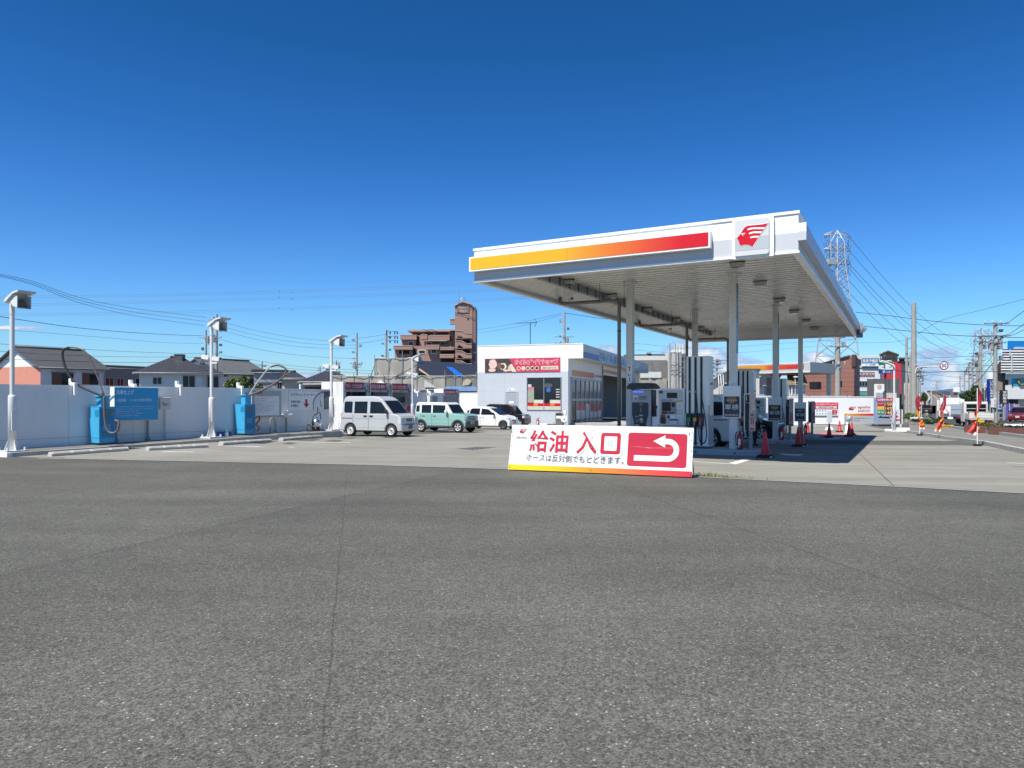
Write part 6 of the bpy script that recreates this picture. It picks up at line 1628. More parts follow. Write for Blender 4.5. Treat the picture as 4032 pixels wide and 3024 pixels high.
xe = copy_tree(X0); q = bx_(2119, -.5); ca, sa = math.cos(BA), math.sin(BA); xe.location = (BO.x+ca*q-sa*.5, BO.y-sa*q-ca*.5, z_at(1674, BO.y-sa*q-.5)); xe.scale = (1.25, 1.25, 1.15); xe['label'] = 'small red fire extinguisher at the foot of the office wall'
o, w_, h_ = bthing(2128, 2185, 1664, 1676, 'car_jack', 'white pipes and a trolley jack lying at the foot of the office wall', 'jack', -.6)
m = MB(); m.box(-w_/2, -.05, -.1, .2, 0, h_*.7, WHITE2); m.build('frame', o, bev=.03)
m = MB(); m.box(0, w_*.2, -.1, .1, 0, h_*.6, DGREY); m.box(w_*.26, w_*.48, -.1, .1, .05, h_*.5, BLACK); m.cyl((w_*.4, 0, .1), (w_*.45, 0, h_*1.1), .03, DGREY, n=6)
for k in range(4): m.cyl((w_*.28+k*.12, -.12, .08), (w_*.28+k*.12, .12, .08), .07, DGREY, n=8)
m.build('wheels', o)
# roof mast with aerial
o = thing('tv_aerial', 'thin aerial mast with a long antenna on the office roof', 'aerial', (at(2088, 1357, 66).x, 66, 5.6), 0)
m = MB(); m.cyl((0, 0, 0), (0, 0, z_at(1273, 66)-5.6), .04, DGREY, n=6); h = z_at(1273, 66)-5.6
for s in (-3.1, 2.8): m.tube([(0, 0, h-.3), (s, 0, 0)], .009, MGREY, 4)
m.build('mast', o)
m = MB(); m.tube([(-1.4, 0, h), (.6, 0, h+.1)], .03, DGREY, 5); m.tube([(.35, 0, h+.5), (.6, 0, h+.1), (.4, 0, h-.3)], .03, DGREY, 5)
for k in range(7): m.tube([(-1.3+.25*k, -.3, h), (-1.3+.25*k, .3, h)], .012, DGREY, 4)
m.build('antenna', o)
# white wall between shed and office
p0, p1 = gx(1806, 64.2), gx(1881, 63.4)
m = MB(); L = math.hypot(p1.x-p0.x, p1.y-p0.y); m.box(-2, L, 0, .2, 0, z_at(1548, 63.8)-p0.z+.1, WALLM); m.box(-2, L, -.02, .22, z_at(1548, 63.8)-p0.z+.1, z_at(1548, 63.8)-p0.z+.14, WHITE)
tag(m.build('garden_wall', None, loc=(p0.x, p0.y, p0.z-.1), rotz=math.atan2(p1.y-p0.y, p1.x-p0.x)), 'plain white wall joining the left end of the service office', 'wall')
fu0 = Vector((at(2860, 1450, 60).x, 60));
c2 = thing('car_wash_canopy', 'smaller grey canopy with an orange and red stripe behind the pump islands', 'canopy', (0, 0, 0), 0)
a, b = at(2870, 1433, 86.0), at(3190, 1428.5, 79.0); a2, b2_ = at(2870, 1470, 86.0), at(3190, 1470, 79.0)
d2 = (b-a).normalized(); ang = math.atan2(d2.y, d2.x); L2 = (b-a).length; zt2, zb2 = (a.z+b.z)/2, (a2.z+b2_.z)/2
c2.location = (a.x, a.y, 0); c2.rotation_euler = (0, 0, ang)
H2 = zt2-zb2
m = MB(); m.box(0, L2, 0, 9, zb2, zt2, M('canopy_grey', (.45, .46, .46), .45, 0, .06, 1)); m.build('roof_box', c2)
m = MB(); m.box(.3, L2-.7, -.02, 0, zb2+.36*H2, zb2+.80*H2, ramp_mat('canopy2_stripe', 0, 0, L2, [(0, '#e8a020'), (.45, '#e8961e'), (.52, '#e05a24'), (.9, '#d8262a'), (1, '#c81c2c')])); m.box(0, L2, -.022, 0, zb2, zb2+.12*H2, OFFW); m.box(0, L2, -.022, 0, zt2-.12*H2, zt2, OFFW); m.build('stripe_sign', c2)
for px in (3013,):
    xx = ((at(px, 1500, 83)).xy - a.xy).dot(d2.xy)
    m = MB(); m.box(xx-.18, xx+.18, 3, 3.4, -1.6, zb2-.2, MGREY); m.prism([(xx-.7, zb2), (xx+.7, zb2), (xx+.2, zb2-.7), (xx-.2, zb2-.7)], 3, 3.3, MGREY); m.build('column', c2)
    m = MB(); m.box(xx-1.0, xx-.05, 2.6, 2.7, zb2-2.6, zb2-.4, M('faded_board', (.42, .40, .36), .5, 0, .2, 3)); m.box(xx-.9, xx-.15, 2.59, 2.6, zb2-1.3, zb2-.5, M('faded_print', (.30, .29, .27), .5, 0, .4, 5)); m.box(xx-.9, xx-.15, 2.59, 2.6, zb2-2.4, zb2-1.5, M('faded_print', (.30, .29, .27), .5, 0, .4, 5)); m.build('notice', c2)
xx = L2-.6; m = MB(); m.box(xx-.2, xx+.2, 6.5, 6.9, -1.6, zb2, OFFW); m.build('column', c2)
# ---------------------------------------------------------------- houses beyond the left wall
def tile_mat(name, c, per=.34, pitch=.30):
    return stripe_mat(name, c, tuple(q*.45 for q in c), per, 'z', .55, .22, .8, .2, second=('x', pitch, .16))
TILE = tile_mat('roof_tiles_grey', (.10, .105, .11), .16, .32)
TILE2 = tile_mat('roof_tiles_dark', (.045, .047, .06), .14, .35)
TILE3 = tile_mat('roof_tiles_silver', (.15, .155, .16), .16, .32)
HWHITE = stripe_mat('house_white', (.66, .67, .68), (.5, .5, .51), .45, 'z', .6, .05, .2, .06)
HGREY = stripe_mat('house_grey', (.22, .225, .22), (.16, .16, .16), .35, 'z', .6, .06, .2, .08)
HPINK = M('house_pink', (.60, .25, .18), .7, 0, .08, 1.5)
HBEIGE = M('house_beige', (.55, .45, .35), .7, 0, .08, 1.5)
FRM = M('window_frame_dark', (.03, .025, .022), .4, 0, .1, 3)
BROWN = M('shutter_brown', (.16, .065, .045), .6, 0, .15, 3)
def house(name, label, loc, rotz, w, d, h, rise, roofm, wallm, over=.5, hip=0.0, gablem=None, wins=(), flat=False):
    """w along local x, d along local y (front at y=0 faces -y), ridge along x; hip insets the ridge ends"""
    o = thing(name, label, 'house', loc, rotz, 'houses beyond the boundary wall')
    m = MB(); m.box(0, w, 0, d, -.5, h, wallm)
    if gablem:
        m.box(-.012, 0, .0, d, -.5, h, gablem)
    if not flat and not hip:
        for x in (0.0, w-.02): m.add([(x, 0, h), (x, d, h), (x, d/2, h+rise*.96), (x+.02, 0, h), (x+.02, d, h), (x+.02, d/2, h+rise*.96)], [(0, 2, 1), (3, 4, 5), (0, 3, 5, 2), (1, 2, 5, 4)], WHITE)
    m.build('wall', o)
    m = MB()
    if flat:
        m.box(-over, w+over, -over, d+over, h, h+.25, roofm)
    else:
        zr, ze, t = h+rise, h-.15, .14
        v = [(-over, -over, ze), (w+over, -over, ze), (w+over, d+over, ze), (-over, d+over, ze), (hip-(over if not hip else 0), d/2, zr), (w-hip+(over if not hip else 0), d/2, zr)]
        v += [(x, y, z-t) for x, y, z in v]
        f = [(0, 1, 5, 4), (2, 3, 4, 5), (6, 10, 11, 7), (8, 11, 10, 9), (0, 6, 7, 1), (2, 8, 9, 3)]
        f += [(3, 0, 4), (1, 2, 5), (0, 3, 9, 6), (1, 7, 8, 2)] if hip else [(0, 4, 10, 6), (4, 3, 9, 10), (1, 7, 11, 5), (5, 11, 8, 2)]
        m.add(v, f, roofm)
        m.tube([(v[4][0], d/2, zr+.05), (v[5][0], d/2, zr+.05)], .16, roofm, 6)
        m.box(-over-.02, w+over+.02, -over-.06, -over, ze-.18, ze-.02, WHITE if hip else roofm)
    m.build('roof', o)
    m = MB(); m.tube([(-over, -over-.12, h-.2), (w+over, -over-.12, h-.2)], .07, MGREY, 6); m.build('gutter', o)
    m = MB(); m.tube([(w-.15, -over-.1, h-.25), (w-.15, -.08, h-.7), (w-.15, -.08, 0)], .05, LGREY, 6); m.build('downpipe', o)
    for win in wins:
        side, x0, x1, z0, z1 = win[:5]; sh = win[5] if len(win) > 5 else None
        T = None if side == 'f' else Matrix(((0, 1, 0, -.02), (-1, 0, 0, d), (0, 0, 1, 0), (0, 0, 0, 1)))
        f = win_frame(o, x0, x1, z0, z1, -.01, FRM if sh else STEEL, 2, .06, 'window', T)
        if sh:
            q = MB(); q.box(x0-(x1-x0)*.9, x0-.08, -.06, 0, z0-.05, z1+.05, sh, T); q.box(x0-(x1-x0)*.95, x1+.15, -.35, 0, z1+.1, z1+.16, FRM, T); q.build('shutter', f)
    return o
def hloc(px, Y): p = gx(px, Y); return (p.x, p.y, p.z)
def hgt(py, px, Y): return z_at(py, Y)-G(*xy(gx(px, Y)))
R90 = RU
h = hgt(1441, 160, 90)
house('tiled_house', 'dark tiled house with salmon end wall and brown shutters behind the first vacuum machine', hloc(160, 90), R90, 8.2, 11, h, 2.6, TILE, HWHITE, .55, 0, HPINK, [('f', 2.6, 4.0, h-2.5, h-.9, BROWN), ('f', 6.2, 7.3, h-2.2, h-.9, BROWN)])
h = hgt(1443, 395, 100)
house('flat_house', 'grey flat roofed house with small balconies between two tiled houses', hloc(396, 100), R90, 7.2, 9, h, 0, M('flat_roof_grey', (.16, .16, .15), .7), HGREY, .25, 0, None, [('f', .7, 1.8, h-3.2, h-1.6), ('f', 2.4, 3.3, h-3.2, h-1.6), ('f', 5.2, 6.4, h-3.2, h-1.6)], flat=True)
h = hgt(1461, 545, 78)
house('hip_roof_house', 'pale house under a broad dark hipped roof with a square chimney block', hloc(548, 78), math.radians(18), 6.6, 7.5, h, 1.75, TILE2, HWHITE, .55, 2.6, None, [('f', 1.4, 2.2, h-1.4, h-.7), ('f', 4.4, 5.6, h-2.2, h-.5)])
h = hgt(1465, 715, 82)
house('hip_roof_house', 'pale house with a lower dark hipped roof directly left of the second lamp post', hloc(712, 82), math.radians(18), 4.2, 6, h, 1.1, TILE2, HWHITE, .45, 1.8, None, [('f', .9, 1.6, h-1.6, h-.7), ('f', 2.9, 4.0, h-2.1, h-.5)])
h = hgt(1466, 868, 100)
house('tiled_house', 'house with a silver grey tiled gable roof behind the second lamp post and the bush', hloc(868, 100), R90, 8.6, 9.5, h, 2.1, TILE3, HWHITE, .55, 0, HPINK, [('f', 5.2, 6.6, h-2.3, h-.9, BROWN)])
h = hgt(1462, 1010, 95)
house('flat_house', 'light grey box shaped house behind the brown vacuum hose loop', hloc(1000, 95), math.radians(20), 4.1, 8, h, 0, M('flat_roof_dark', (.06, .06, .06), .7), M('house_offgrey', (.36, .37, .37), .7, 0, .06, 1.5), .35, 0, None, [('f', 3.0, 3.5, h-2.5, h-1.5)], flat=True)
h = hgt(1486, 1115, 88)
house('small_house', 'small beige house with a low dark roof left of the third lamp post', hloc(1118, 88), math.radians(20), 2.4, 6, h, .8, TILE2, HBEIGE, .4, .8, None, [])
h = hgt(1497, 1190, 74)
house('hip_roof_house', 'white house with a dark hipped roof and two dark windows right of the beige house', hloc(1196, 74), math.radians(14), 5.2, 6.5, h, 1.15, TILE2, HWHITE, .55, 2.2, None, [('f', .9, 2.1, h-2.2, h-.5), ('f', 3.6, 4.8, h-2.2, h-.5)])
p = gx(672, 80); m = MB(); m.box(-.45, .45, -.4, .4, 0, 1.1, DGREY); m.box(-.5, .5, -.45, .45, 1.1, 1.18, BLACK)
tag(m.build('chimney_block', None, loc=(p.x, p.y+2.2, z_at(1432, 80))), 'square dark chimney block on the broad hipped roof', 'chimney')
# ---------------------------------------------------------------- building site under nets
NET = M('site_net', (.36, .34, .30), .75, 0, .22, .9, .35, 7)
NET2 = M('site_net_dark', (.20, .195, .18), .75, 0, .25, .9, .35, 7)
BLUET = M('blue_tarpaulin', '#1d6fd8', .4, 0, .15, 1.5)
TIMB = M('raw_timber', (.52, .36, .20), .7, 0, .15, 3)
def net(o, x0, x1, y, z0, z1, mat, folds=7, nm='net', amp=.09, rot=None):
    m = MB(); n = max(8, int((x1-x0)*3)); k = 6
    rnd = random.Random(int(x0*100)); ph = [rnd.uniform(0, 6) for _ in range(4)]
    v = []
    for j in range(k+1):
        for i in range(n+1):
            t = i/n; s = j/k; bay = (t*folds) % 1
            dy = amp*(math.sin(bay*math.pi)*.8 + .5*math.sin(t*31+ph[0]+s*3) + .35*math.sin(t*57+ph[1]-s*5))*(1-.3*s)
            dz = -.03*math.sin(bay*math.pi) if j == k else 0
            v.append((x0+(x1-x0)*t, y-dy, z0+(z1-z0)*s+dz))
    m.add(v, [(j*(n+1)+i, j*(n+1)+i+1, (j+1)*(n+1)+i+1, (j+1)*(n+1)+i) for j in range(k) for i in range(n)], mat, True)
    return m.build(nm, o)
def scaffold(o, xs, y, z0, z1, rows=(), r=.035):
    for x in xs:
        m = MB(); m.cyl((x, y, z0), (x, y, z1+random.uniform(.1, .7)), r, STEEL, n=6); m.build('scaffold_pole', o)
    for z in rows:
        m = MB(); m.cyl((xs[0], y, z), (xs[-1], y, z), r*.8, STEEL, n=5); m.build('scaffold_rail', o)
YS = 70.0
sx = lambda px: (px-CX)/F*YS
site = thing('building_site', 'house under construction in grey scaffold nets with a dark roof and blue tarpaulin', 'building site', (0, YS, 0), 0)
Z = lambda py: z_at(py, YS)
zg = -1.4
m = MB(); m.box(sx(1480), sx(1875), .6, 8, zg, Z(1475), TIMB); m.build('wall', site)
SLATE = stripe_mat('new_slate', (.030, .034, .045), (.014, .016, .02), .12, 'z', .45, .25, .6, .15)
m = MB()
for q in ([(sx(1646), -.2, Z(1472)), (sx(1880), -.2, Z(1487)), (sx(1884), 5.5, Z(1425)*1.0), (sx(1572), 5.5, Z(1404))],):
    a, b, c, d = [Vector(t) for t in q]; m.add([a, b, c, d]+[t-Vector((0, 0, .2)) for t in (a, b, c, d)], [(0, 1, 2, 3), (7, 6, 5, 4), (0, 4, 5, 1), (0, 3, 7, 4), (1, 5, 6, 2)], SLATE)
m.build('roof', site)
def onroof(px, f):                                          # f 0 eave .. 1 ridge
    a, b, c, d = [Vector(t) for t in ((sx(1646), -.2, Z(1472)), (sx(1880), -.2, Z(1487)), (sx(1884), 5.5, Z(1425)), (sx(1572), 5.5, Z(1404)))]
    lo, hi = (px[0]-1646)/234, (px[1]-1572)/312
    return a.lerp(b, lo).lerp(d.lerp(c, hi), f)+Vector((0, -.05, .03))
m = MB(); m.add([onroof((1800, 1730), 0.0), onroof((1832, 1770), 0.0), onroof((1800, 1752), .62), onroof((1780, 1722), .62)], [(0, 1, 2, 3)], BLUET); m.build('tarpaulin', site)
m = MB(); m.tube([(sx(1640), -.25, Z(1446)), (sx(1740), -.25, Z(1515))], .10, TIMB, 4); m.tube([(sx(1558), 5.4, Z(1408)), (sx(1580), 5.3, Z(1398)), (sx(1640), 4, Z(1408))], .12, TIMB, 4); m.build('rafter', site)
net(site, sx(1480), sx(1646), -.5, Z(1480), Z(1412), NET, 3, amp=.14)
net(site, sx(1313), sx(1755), -.7, zg, Z(1481), NET, 8, amp=.12)
net(site, sx(1753), sx(1878), -.72, zg, Z(1483), NET2, 3, amp=.1)
m = MB(); m.box(sx(1757), sx(1878), -.95, -.85, Z(1540), Z(1522), M('pale_blue_sheet', (.20, .34, .58), .5, 0, .2, 2)); m.build('stored_sheet', site)
for q, mt in ((((1822, 1520), (1850, 1516), (1858, 1500), (1842, 1492), (1826, 1502)), M('tan_bag', (.5, .42, .30), .7, 0, .2, 3)), (((1485, 1512), (1525, 1512), (1505, 1497)), WHITE), (((1675, 1526), (1722, 1526), (1676, 1496)), M('pale_sheet', (.55, .55, .55), .6))):
    m = MB(); m.prism([(sx(a), Z(b)) for a, b in q], -.95, -.88, mt); m.build('stored_sheet', site)
scaffold(site, [sx(p) for p in (1480, 1534, 1588, 1640)], -.62, Z(1485), Z(1408), (Z(1412),))
scaffold(site, [sx(p) for p in (1315, 1347, 1400, 1458, 1516, 1530, 1585, 1645, 1703, 1755, 1792, 1820, 1877)], -.85, zg, Z(1482), (Z(1481), Z(1530)), .03)
m = MB(); m.tube([(sx(1558), -.9, Z(1487)), (sx(1650), -.9, Z(1437))], .04, DGREY, 5); m.tube([(sx(1465), -.9, Z(1487)), (sx(1482), -.9, Z(1440))], .04, DGREY, 5); m.build('scaffold_brace', site)
# second netted house behind the office
Y3 = 104.0; s3 = lambda px: (px-CX)/F*Y3; Z3 = lambda py: z_at(py, Y3)
site2 = thing('building_site', 'netted scaffold house with a dark ribbed roof seen between the canopy columns', 'building site', (0, Y3, 0), 0)
m = MB(); m.box(s3(2480), s3(2700), .8, 8, -2, Z3(1400), OFFW); m.build('wall', site2)
m = MB(); m.add([(s3(2470), 0, Z3(1424)), (s3(2628), 0, Z3(1424)), (s3(2640), 4, Z3(1386)), (s3(2470), 4, Z3(1390))], [(0, 1, 2, 3)], stripe_mat('ribbed_roof', (.10, .10, .105), (.05, .05, .05), .28, 'z', .5, .3, .5)); m.box(s3(2566), s3(2582), 3, 4, Z3(1388), Z3(1382), STEEL); m.build('roof', site2)
net(site2, s3(2470), s3(2630), -.3, Z3(1500), Z3(1424), NET2, 3, amp=.15); net(site2, s3(2626), s3(2680), -.6, -2, Z3(1388), M('site_net_pale', (.48, .47, .44), .75, 0, .22, .9, .35, 7), 2, amp=.15); net(site2, s3(2478), s3(2620), -.8, -2, Z3(1490), NET, 3, amp=.15); net(site2, s3(2678), s3(2706), -.2, -2, Z3(1392), NET2, 2, amp=.1)
m = MB(); m.box(s3(2516), s3(2598), -1.0, -.9, Z3(1488), Z3(1465), OFFW); m.build('stored_sheets', site2)
scaffold(site2, [s3(p) for p in (2632, 2654, 2664, 2676, 2688, 2698)], -.9, -2, Z3(1372), (Z3(1375), Z3(1427), Z3(1448), Z3(1465)), .05)
# ---------------------------------------------------------------- brick red apartment block
YA = 150.0; sa_ = lambda px: (px-CX)/F*YA; ZA = lambda py: z_at(py, YA)
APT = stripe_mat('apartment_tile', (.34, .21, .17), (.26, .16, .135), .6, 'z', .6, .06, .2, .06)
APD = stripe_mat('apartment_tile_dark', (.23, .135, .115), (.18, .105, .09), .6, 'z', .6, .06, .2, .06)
APL = M('apartment_band', (.46, .31, .26), .6, 0, .05, 1)
apt = thing('apartment_block', 'stepped reddish brown apartment block with a tall round topped stair tower', 'apartment block', (0, YA, 0), 0)
def blk(px0, px1, py0, py1, y0, y1, mt, nm='wall', par=None):
    m = MB(); m.box(sa_(px0), sa_(px1), y0, y1, ZA(py1), ZA(py0), mt); return m.build(nm, par or apt)
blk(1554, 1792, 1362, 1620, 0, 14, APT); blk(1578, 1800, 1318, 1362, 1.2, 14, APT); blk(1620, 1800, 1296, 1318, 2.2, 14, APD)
m = MB(); m.box(sa_(1600), sa_(1796), 1.6, 14, ZA(1302), ZA(1294), APL); m.build('roof_slab', apt)
# tower
m = MB(); tx0, tx1 = sa_(1793), sa_(1861)
pts = [(tx0, ZA(1620)), (tx1, ZA(1620)), (tx1, ZA(1209))] + [(tx0+(tx1-tx0)*(1-t/10), ZA(1209)+(ZA(1196)-ZA(1209))*math.sin(math.pi*t/10)) for t in range(1, 10)] + [(tx0, ZA(1209))]
m.prism(pts, -1.0, 5, APT); m.build('stair_tower', apt)
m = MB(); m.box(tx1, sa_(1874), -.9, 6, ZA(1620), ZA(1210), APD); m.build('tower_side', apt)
m = MB()
cpts = [(tx0-.1+(tx1-tx0+.2)*(1-t/10), ZA(1211)+(ZA(1195)-ZA(1209))*math.sin(math.pi*t/10)+.1) for t in range(0, 11)]
for (x0, z0), (x1, z1) in zip(cpts, cpts[1:]): m.add([(x0, -1.3, z0), (x1, -1.3, z1), (x1, 0, z1), (x0, 0, z0), (x0, -1.3, z0+.3), (x1, -1.3, z1+.3), (x1, 0, z1+.3), (x0, 0, z0+.3)], [(0, 1, 2, 3), (4, 7, 6, 5), (0, 4, 5, 1)], APL)
m.build('tower_cap', apt)
m = MB(); m.box(sa_(1802), sa_(1849), -1.12, -1.0, ZA(1235), ZA(1208), APD); m.text('マルベリー', sa_(1806), sa_(1845), ZA(1219), ZA(1211), -1.2, OFFW, off=.03); m.text('犬山 V', sa_(1812), sa_(1839), ZA(1233), ZA(1222), -1.2, OFFW, off=.03); m.build('lettering', apt)
m = MB(); m.box(sa_(1841), sa_(1847), -1.05, -.98, ZA(1262), ZA(1253), FRM); m.build('window', apt)
# flat dark plates painted as the shade of the stair openings, with sloping parapets
for k in range(5):
    yb = 1318+k*39
    m = MB(); m.box(sa_(1802), sa_(1852), -1.06, -1.0, ZA(yb+36), ZA(yb+8), M('opening_shade', (.012, .010, .010), .8)); m.build('stair_opening_shade', apt)
    m = MB()
    m.prism([(sa_(1796), ZA(yb-32+19)), (sa_(1822), ZA(yb-32+19)), (sa_(1840), ZA(yb-2)), (sa_(1860), ZA(yb-2)), (sa_(1860), ZA(yb+19)), (sa_(1832), ZA(yb+19)), (sa_(1812), ZA(yb+4)), (sa_(1796), ZA(yb+4))], -2.2, -1.9, APT)
    m.prism([(sa_(1796), ZA(yb-32+19)), (sa_(1822), ZA(yb-32+19)), (sa_(1840), ZA(yb-2)), (sa_(1860), ZA(yb-2)), (sa_(1860), ZA(yb)), (sa_(1840), ZA(yb)), (sa_(1821), ZA(yb-32+22)), (sa_(1796), ZA(yb-32+22))], -2.3, -1.85, APL)
    m.box(sa_(1796), sa_(1860), -2.2, -1.0, ZA(yb+20), ZA(yb+17), APD)
    m.build('stair_parapet', apt)
m = MB(); m.box(sa_(1773), sa_(1797), -.6, .5, ZA(1278), ZA(1258), APT); m.box(sa_(1773), sa_(1797), -.7, .5, ZA(1259), ZA(1256), APL); m.build('landing', apt)
# balconies, bands, windows
def bal(px0, px1, py0, py1, y=-.1, rnd=False):
    m = MB(); m.box(sa_(px0), sa_(px1), y-1.2, y, ZA(py1), ZA(py0), APT); m.box(sa_(px0)-.05, sa_(px1)+.05, y-1.25, y, ZA(py0+3), ZA(py0), APL); m.build('balcony', apt, bev=.3 if rnd else 0)
def awin(px0, px1, py0, py1, y=-.02):
    f = MB(); f.box(sa_(px0)-.15, sa_(px1)+.15, y-.06, y, ZA(py1)-.15, ZA(py0)+.15, OFFW); fo = f.build('window', apt)
    g = MB(); g.box(sa_(px0), sa_(px1), y-.1, y-.05, ZA(py1), ZA(py0), GLASS); g.build('pane', fo)
def dark(px0, px1, py0, py1, y=-.03):
    m = MB(); m.box(sa_(px0), sa_(px1), y-.03, y, ZA(py1), ZA(py0), M('opening_shade', (.012, .010, .010), .8)); m.build('recess_shade', apt)  # flat near-black plate on the wall stands for the shade of a recess
for q in ((1620, 1655, 1308, 1318), (1668, 1700, 1306, 1318), (1712, 1760, 1306, 1318)): dark(*q, y=2.18)
bal(1576, 1640, 1318, 1337, 1.2); bal(1658, 1684, 1318, 1338, .6, True); bal(1694, 1770, 1319, 1340, 1.2)
awin(1606, 1624, 1345, 1358, 1.18); awin(1678, 1694, 1347, 1358, 1.18); awin(1732, 1748, 1347, 1358, 1.18); dark(1636, 1648, 1322, 1362, 1.15)
bal(1553, 1628, 1362, 1378); bal(1680, 1760, 1341, 1346, .3); bal(1680, 1732, 1360, 1378, -.3); bal(1736, 1790, 1368, 1380, -.2)
dark(1572, 1612, 1380, 1394); awin(1650, 1673, 1380, 1391); dark(1625, 1640, 1372, 1400); awin(1700, 1718, 1378, 1390); dark(1735, 1790, 1383, 1396); bal(1734, 1790, 1396, 1412, -.1, True); dark(1735, 1790, 1413, 1425); dark(1772, 1794, 1300, 1340, 1.0); dark(1776, 1794, 1345, 1400, -.05)
m = MB(); m.cyl((sa_(1821), 0, ZA(1197)), (sa_(1821), 0, ZA(1170)), .06, STEEL, n=5)
for k, (z, l) in enumerate(((1172, .5), (1178, .8), (1184, .6))): m.tube([(sa_(1821)-l, 0, ZA(z)), (sa_(1821)+l, 0, ZA(z))], .05, STEEL, 4)
m.cyl((sa_(1808), 0, ZA(1200)), (sa_(1808), 0, ZA(1140)), .05, STEEL, n=5); m.build('aerial', apt)
m = MB(); m.box(sa_(1706), sa_(1712), 4, 5, ZA(1296), ZA(1288), OFFW); m.box(sa_(1716), sa_(1728), 4, 5, ZA(1296), ZA(1290), DGREY); m.box(sa_(1770), sa_(1788), 4, 5, ZA(1296), ZA(1290), DGREY); m.build('roof_tank', apt)
# ---------------------------------------------------------------- helper for camera-facing things far away
def tz(py, Y, p): return z_at(py, Y)-p[2]
def fthing(px, Y, name, label, cat, rotz=0.0, group=None):
    p = gx(px, Y); return thing(name, label, cat, p, rotz, group), p
def S(px, Y): return (px-CX)/F*Y
# white wall along the far side of the forecourt
YW = 65.0
p0, p1 = gx(3060, YW), gx(3443, YW)
fw = thing('station_wall', 'white wall with tyre shop poster, red emblem and red lettering at the far side of the forecourt', 'wall', (p0.x, YW, 0), 0)
LW = p1.x-p0.x; wz = z_at(1564, YW); gz0 = z_at(1674, YW)
fx = lambda px: S(px, YW)-p0.x
fz = lambda py: z_at(py, YW)
SUNW = M('station_wall_render', (.80, .80, .79), .6, 0, .05, .8, .06, 30, dirt=.06)
m = MB(); m.box(-8, LW, 0, .25, gz0-.5, wz, SUNW); m.box(-8, LW+.02, -.03, .28, wz, wz+.06, WHITE); m.build('wall_panel', fw)
m = MB(); m.box(LW-.25, LW, .25, 6, gz0-.5, wz, SUNW); m.build('return_wall', fw)
m = MB(); a, b, zt_, zb_ = fx(3207), fx(3299), fz(1584), fz(1640); H = zt_-zb_; w = b-a
m.box(a, b, -.05, -.005, zb_, zt_, WHITE2); m.box(a, b, -.056, -.05, zb_+.5*H, zt_, PINK); m.box(a+.06*w, b-.06*w, -.06, -.056, zb_+.56*H, zb_+.73*H, M('pink_cream', (.75, .60, .52), .5)); m.box(a, b, -.056, -.05, zb_, zb_+.07*H, M('brown_print', (.12, .06, .05), .5))
m.text('オイル&タイヤショップ', a+.05*w, b-.05*w, zb_+.80*H, zb_+.94*H, -.062, WHITE2, off=.05); m.text('BRIDGESTONE', a+.17*w, b-.2*w, zb_+.59*H, zb_+.70*H, -.064, INK, off=.02)
for r_ in range(2):
    for c in range(4): m.poly([(a+(.1+.12*c)*w+.08*math.cos(t*.6), zb_+(.40-.2*r_)*H+.08*math.sin(t*.6)) for t in range(11)], -.058, M('teal_icon', (.18, .42, .48), .5))
m.poly([(a+.74*w, zb_+.46*H), (a+.98*w, zb_+.44*H), (a+.95*w, zb_+.14*H), (a+.72*w, zb_+.12*H)], -.058, CRIMSON); m.text('いつでも', a+.78*w, a+.93*w, zb_+.30*H, zb_+.40*H, -.064, WHITE2); m.text('点検', a+.80*w, a+.91*w, zb_+.17*H, zb_+.27*H, -.064, WHITE2)
m.build('poster', fw)
m = MB(); RDK = M('emblem_red', '#c3122c', .45)
put_logo(m, fx(3338), fx(3373), fz(1620), fz(1597), -.01, RDK, SUNW)
m.text('apollo', fx(3378), fx(3426), fz(1610.5), fz(1598), -.012, RDK, off=.02); m.text('station', fx(3378), fx(3426), fz(1622), fz(1610), -.012, RDK)
a, b = fx(3324), fx(3440)
m.box(a, b, -.02, -.003, fz(1672), fz(1637), M('wall_sign_grey', (.42, .44, .46), .5, 0, .04, 2)); m.box(a, b, -.022, -.003, fz(1637), fz(1628.5), ramp_mat('wall_sign_stripe', 0, a, b, [(0, '#f8a81c'), (.3, '#f6a01e'), (.7, '#e8501f'), (1, '#d81c24')]))
m.text('出光リテール販売(株)中部カンパニー', fx(3332), fx(3432), fz(1650.5), fz(1644.5), -.025, GINK, off=.01); m.text('犬山SS', fx(3360), fx(3384), fz(1659.5), fz(1653), -.025, GINK, off=.01)
m.build('emblem_sign', fw)
m = MB(); m.cyl((-5, .3, wz+.12), (LW-2, .3, wz+.12), .04, STEEL, n=6)
for k in range(5): m.box(-4+3.5*k, -3.9+3.5*k, .25, .35, wz, wz+.2, DGREY)
m.build('top_rail', fw)
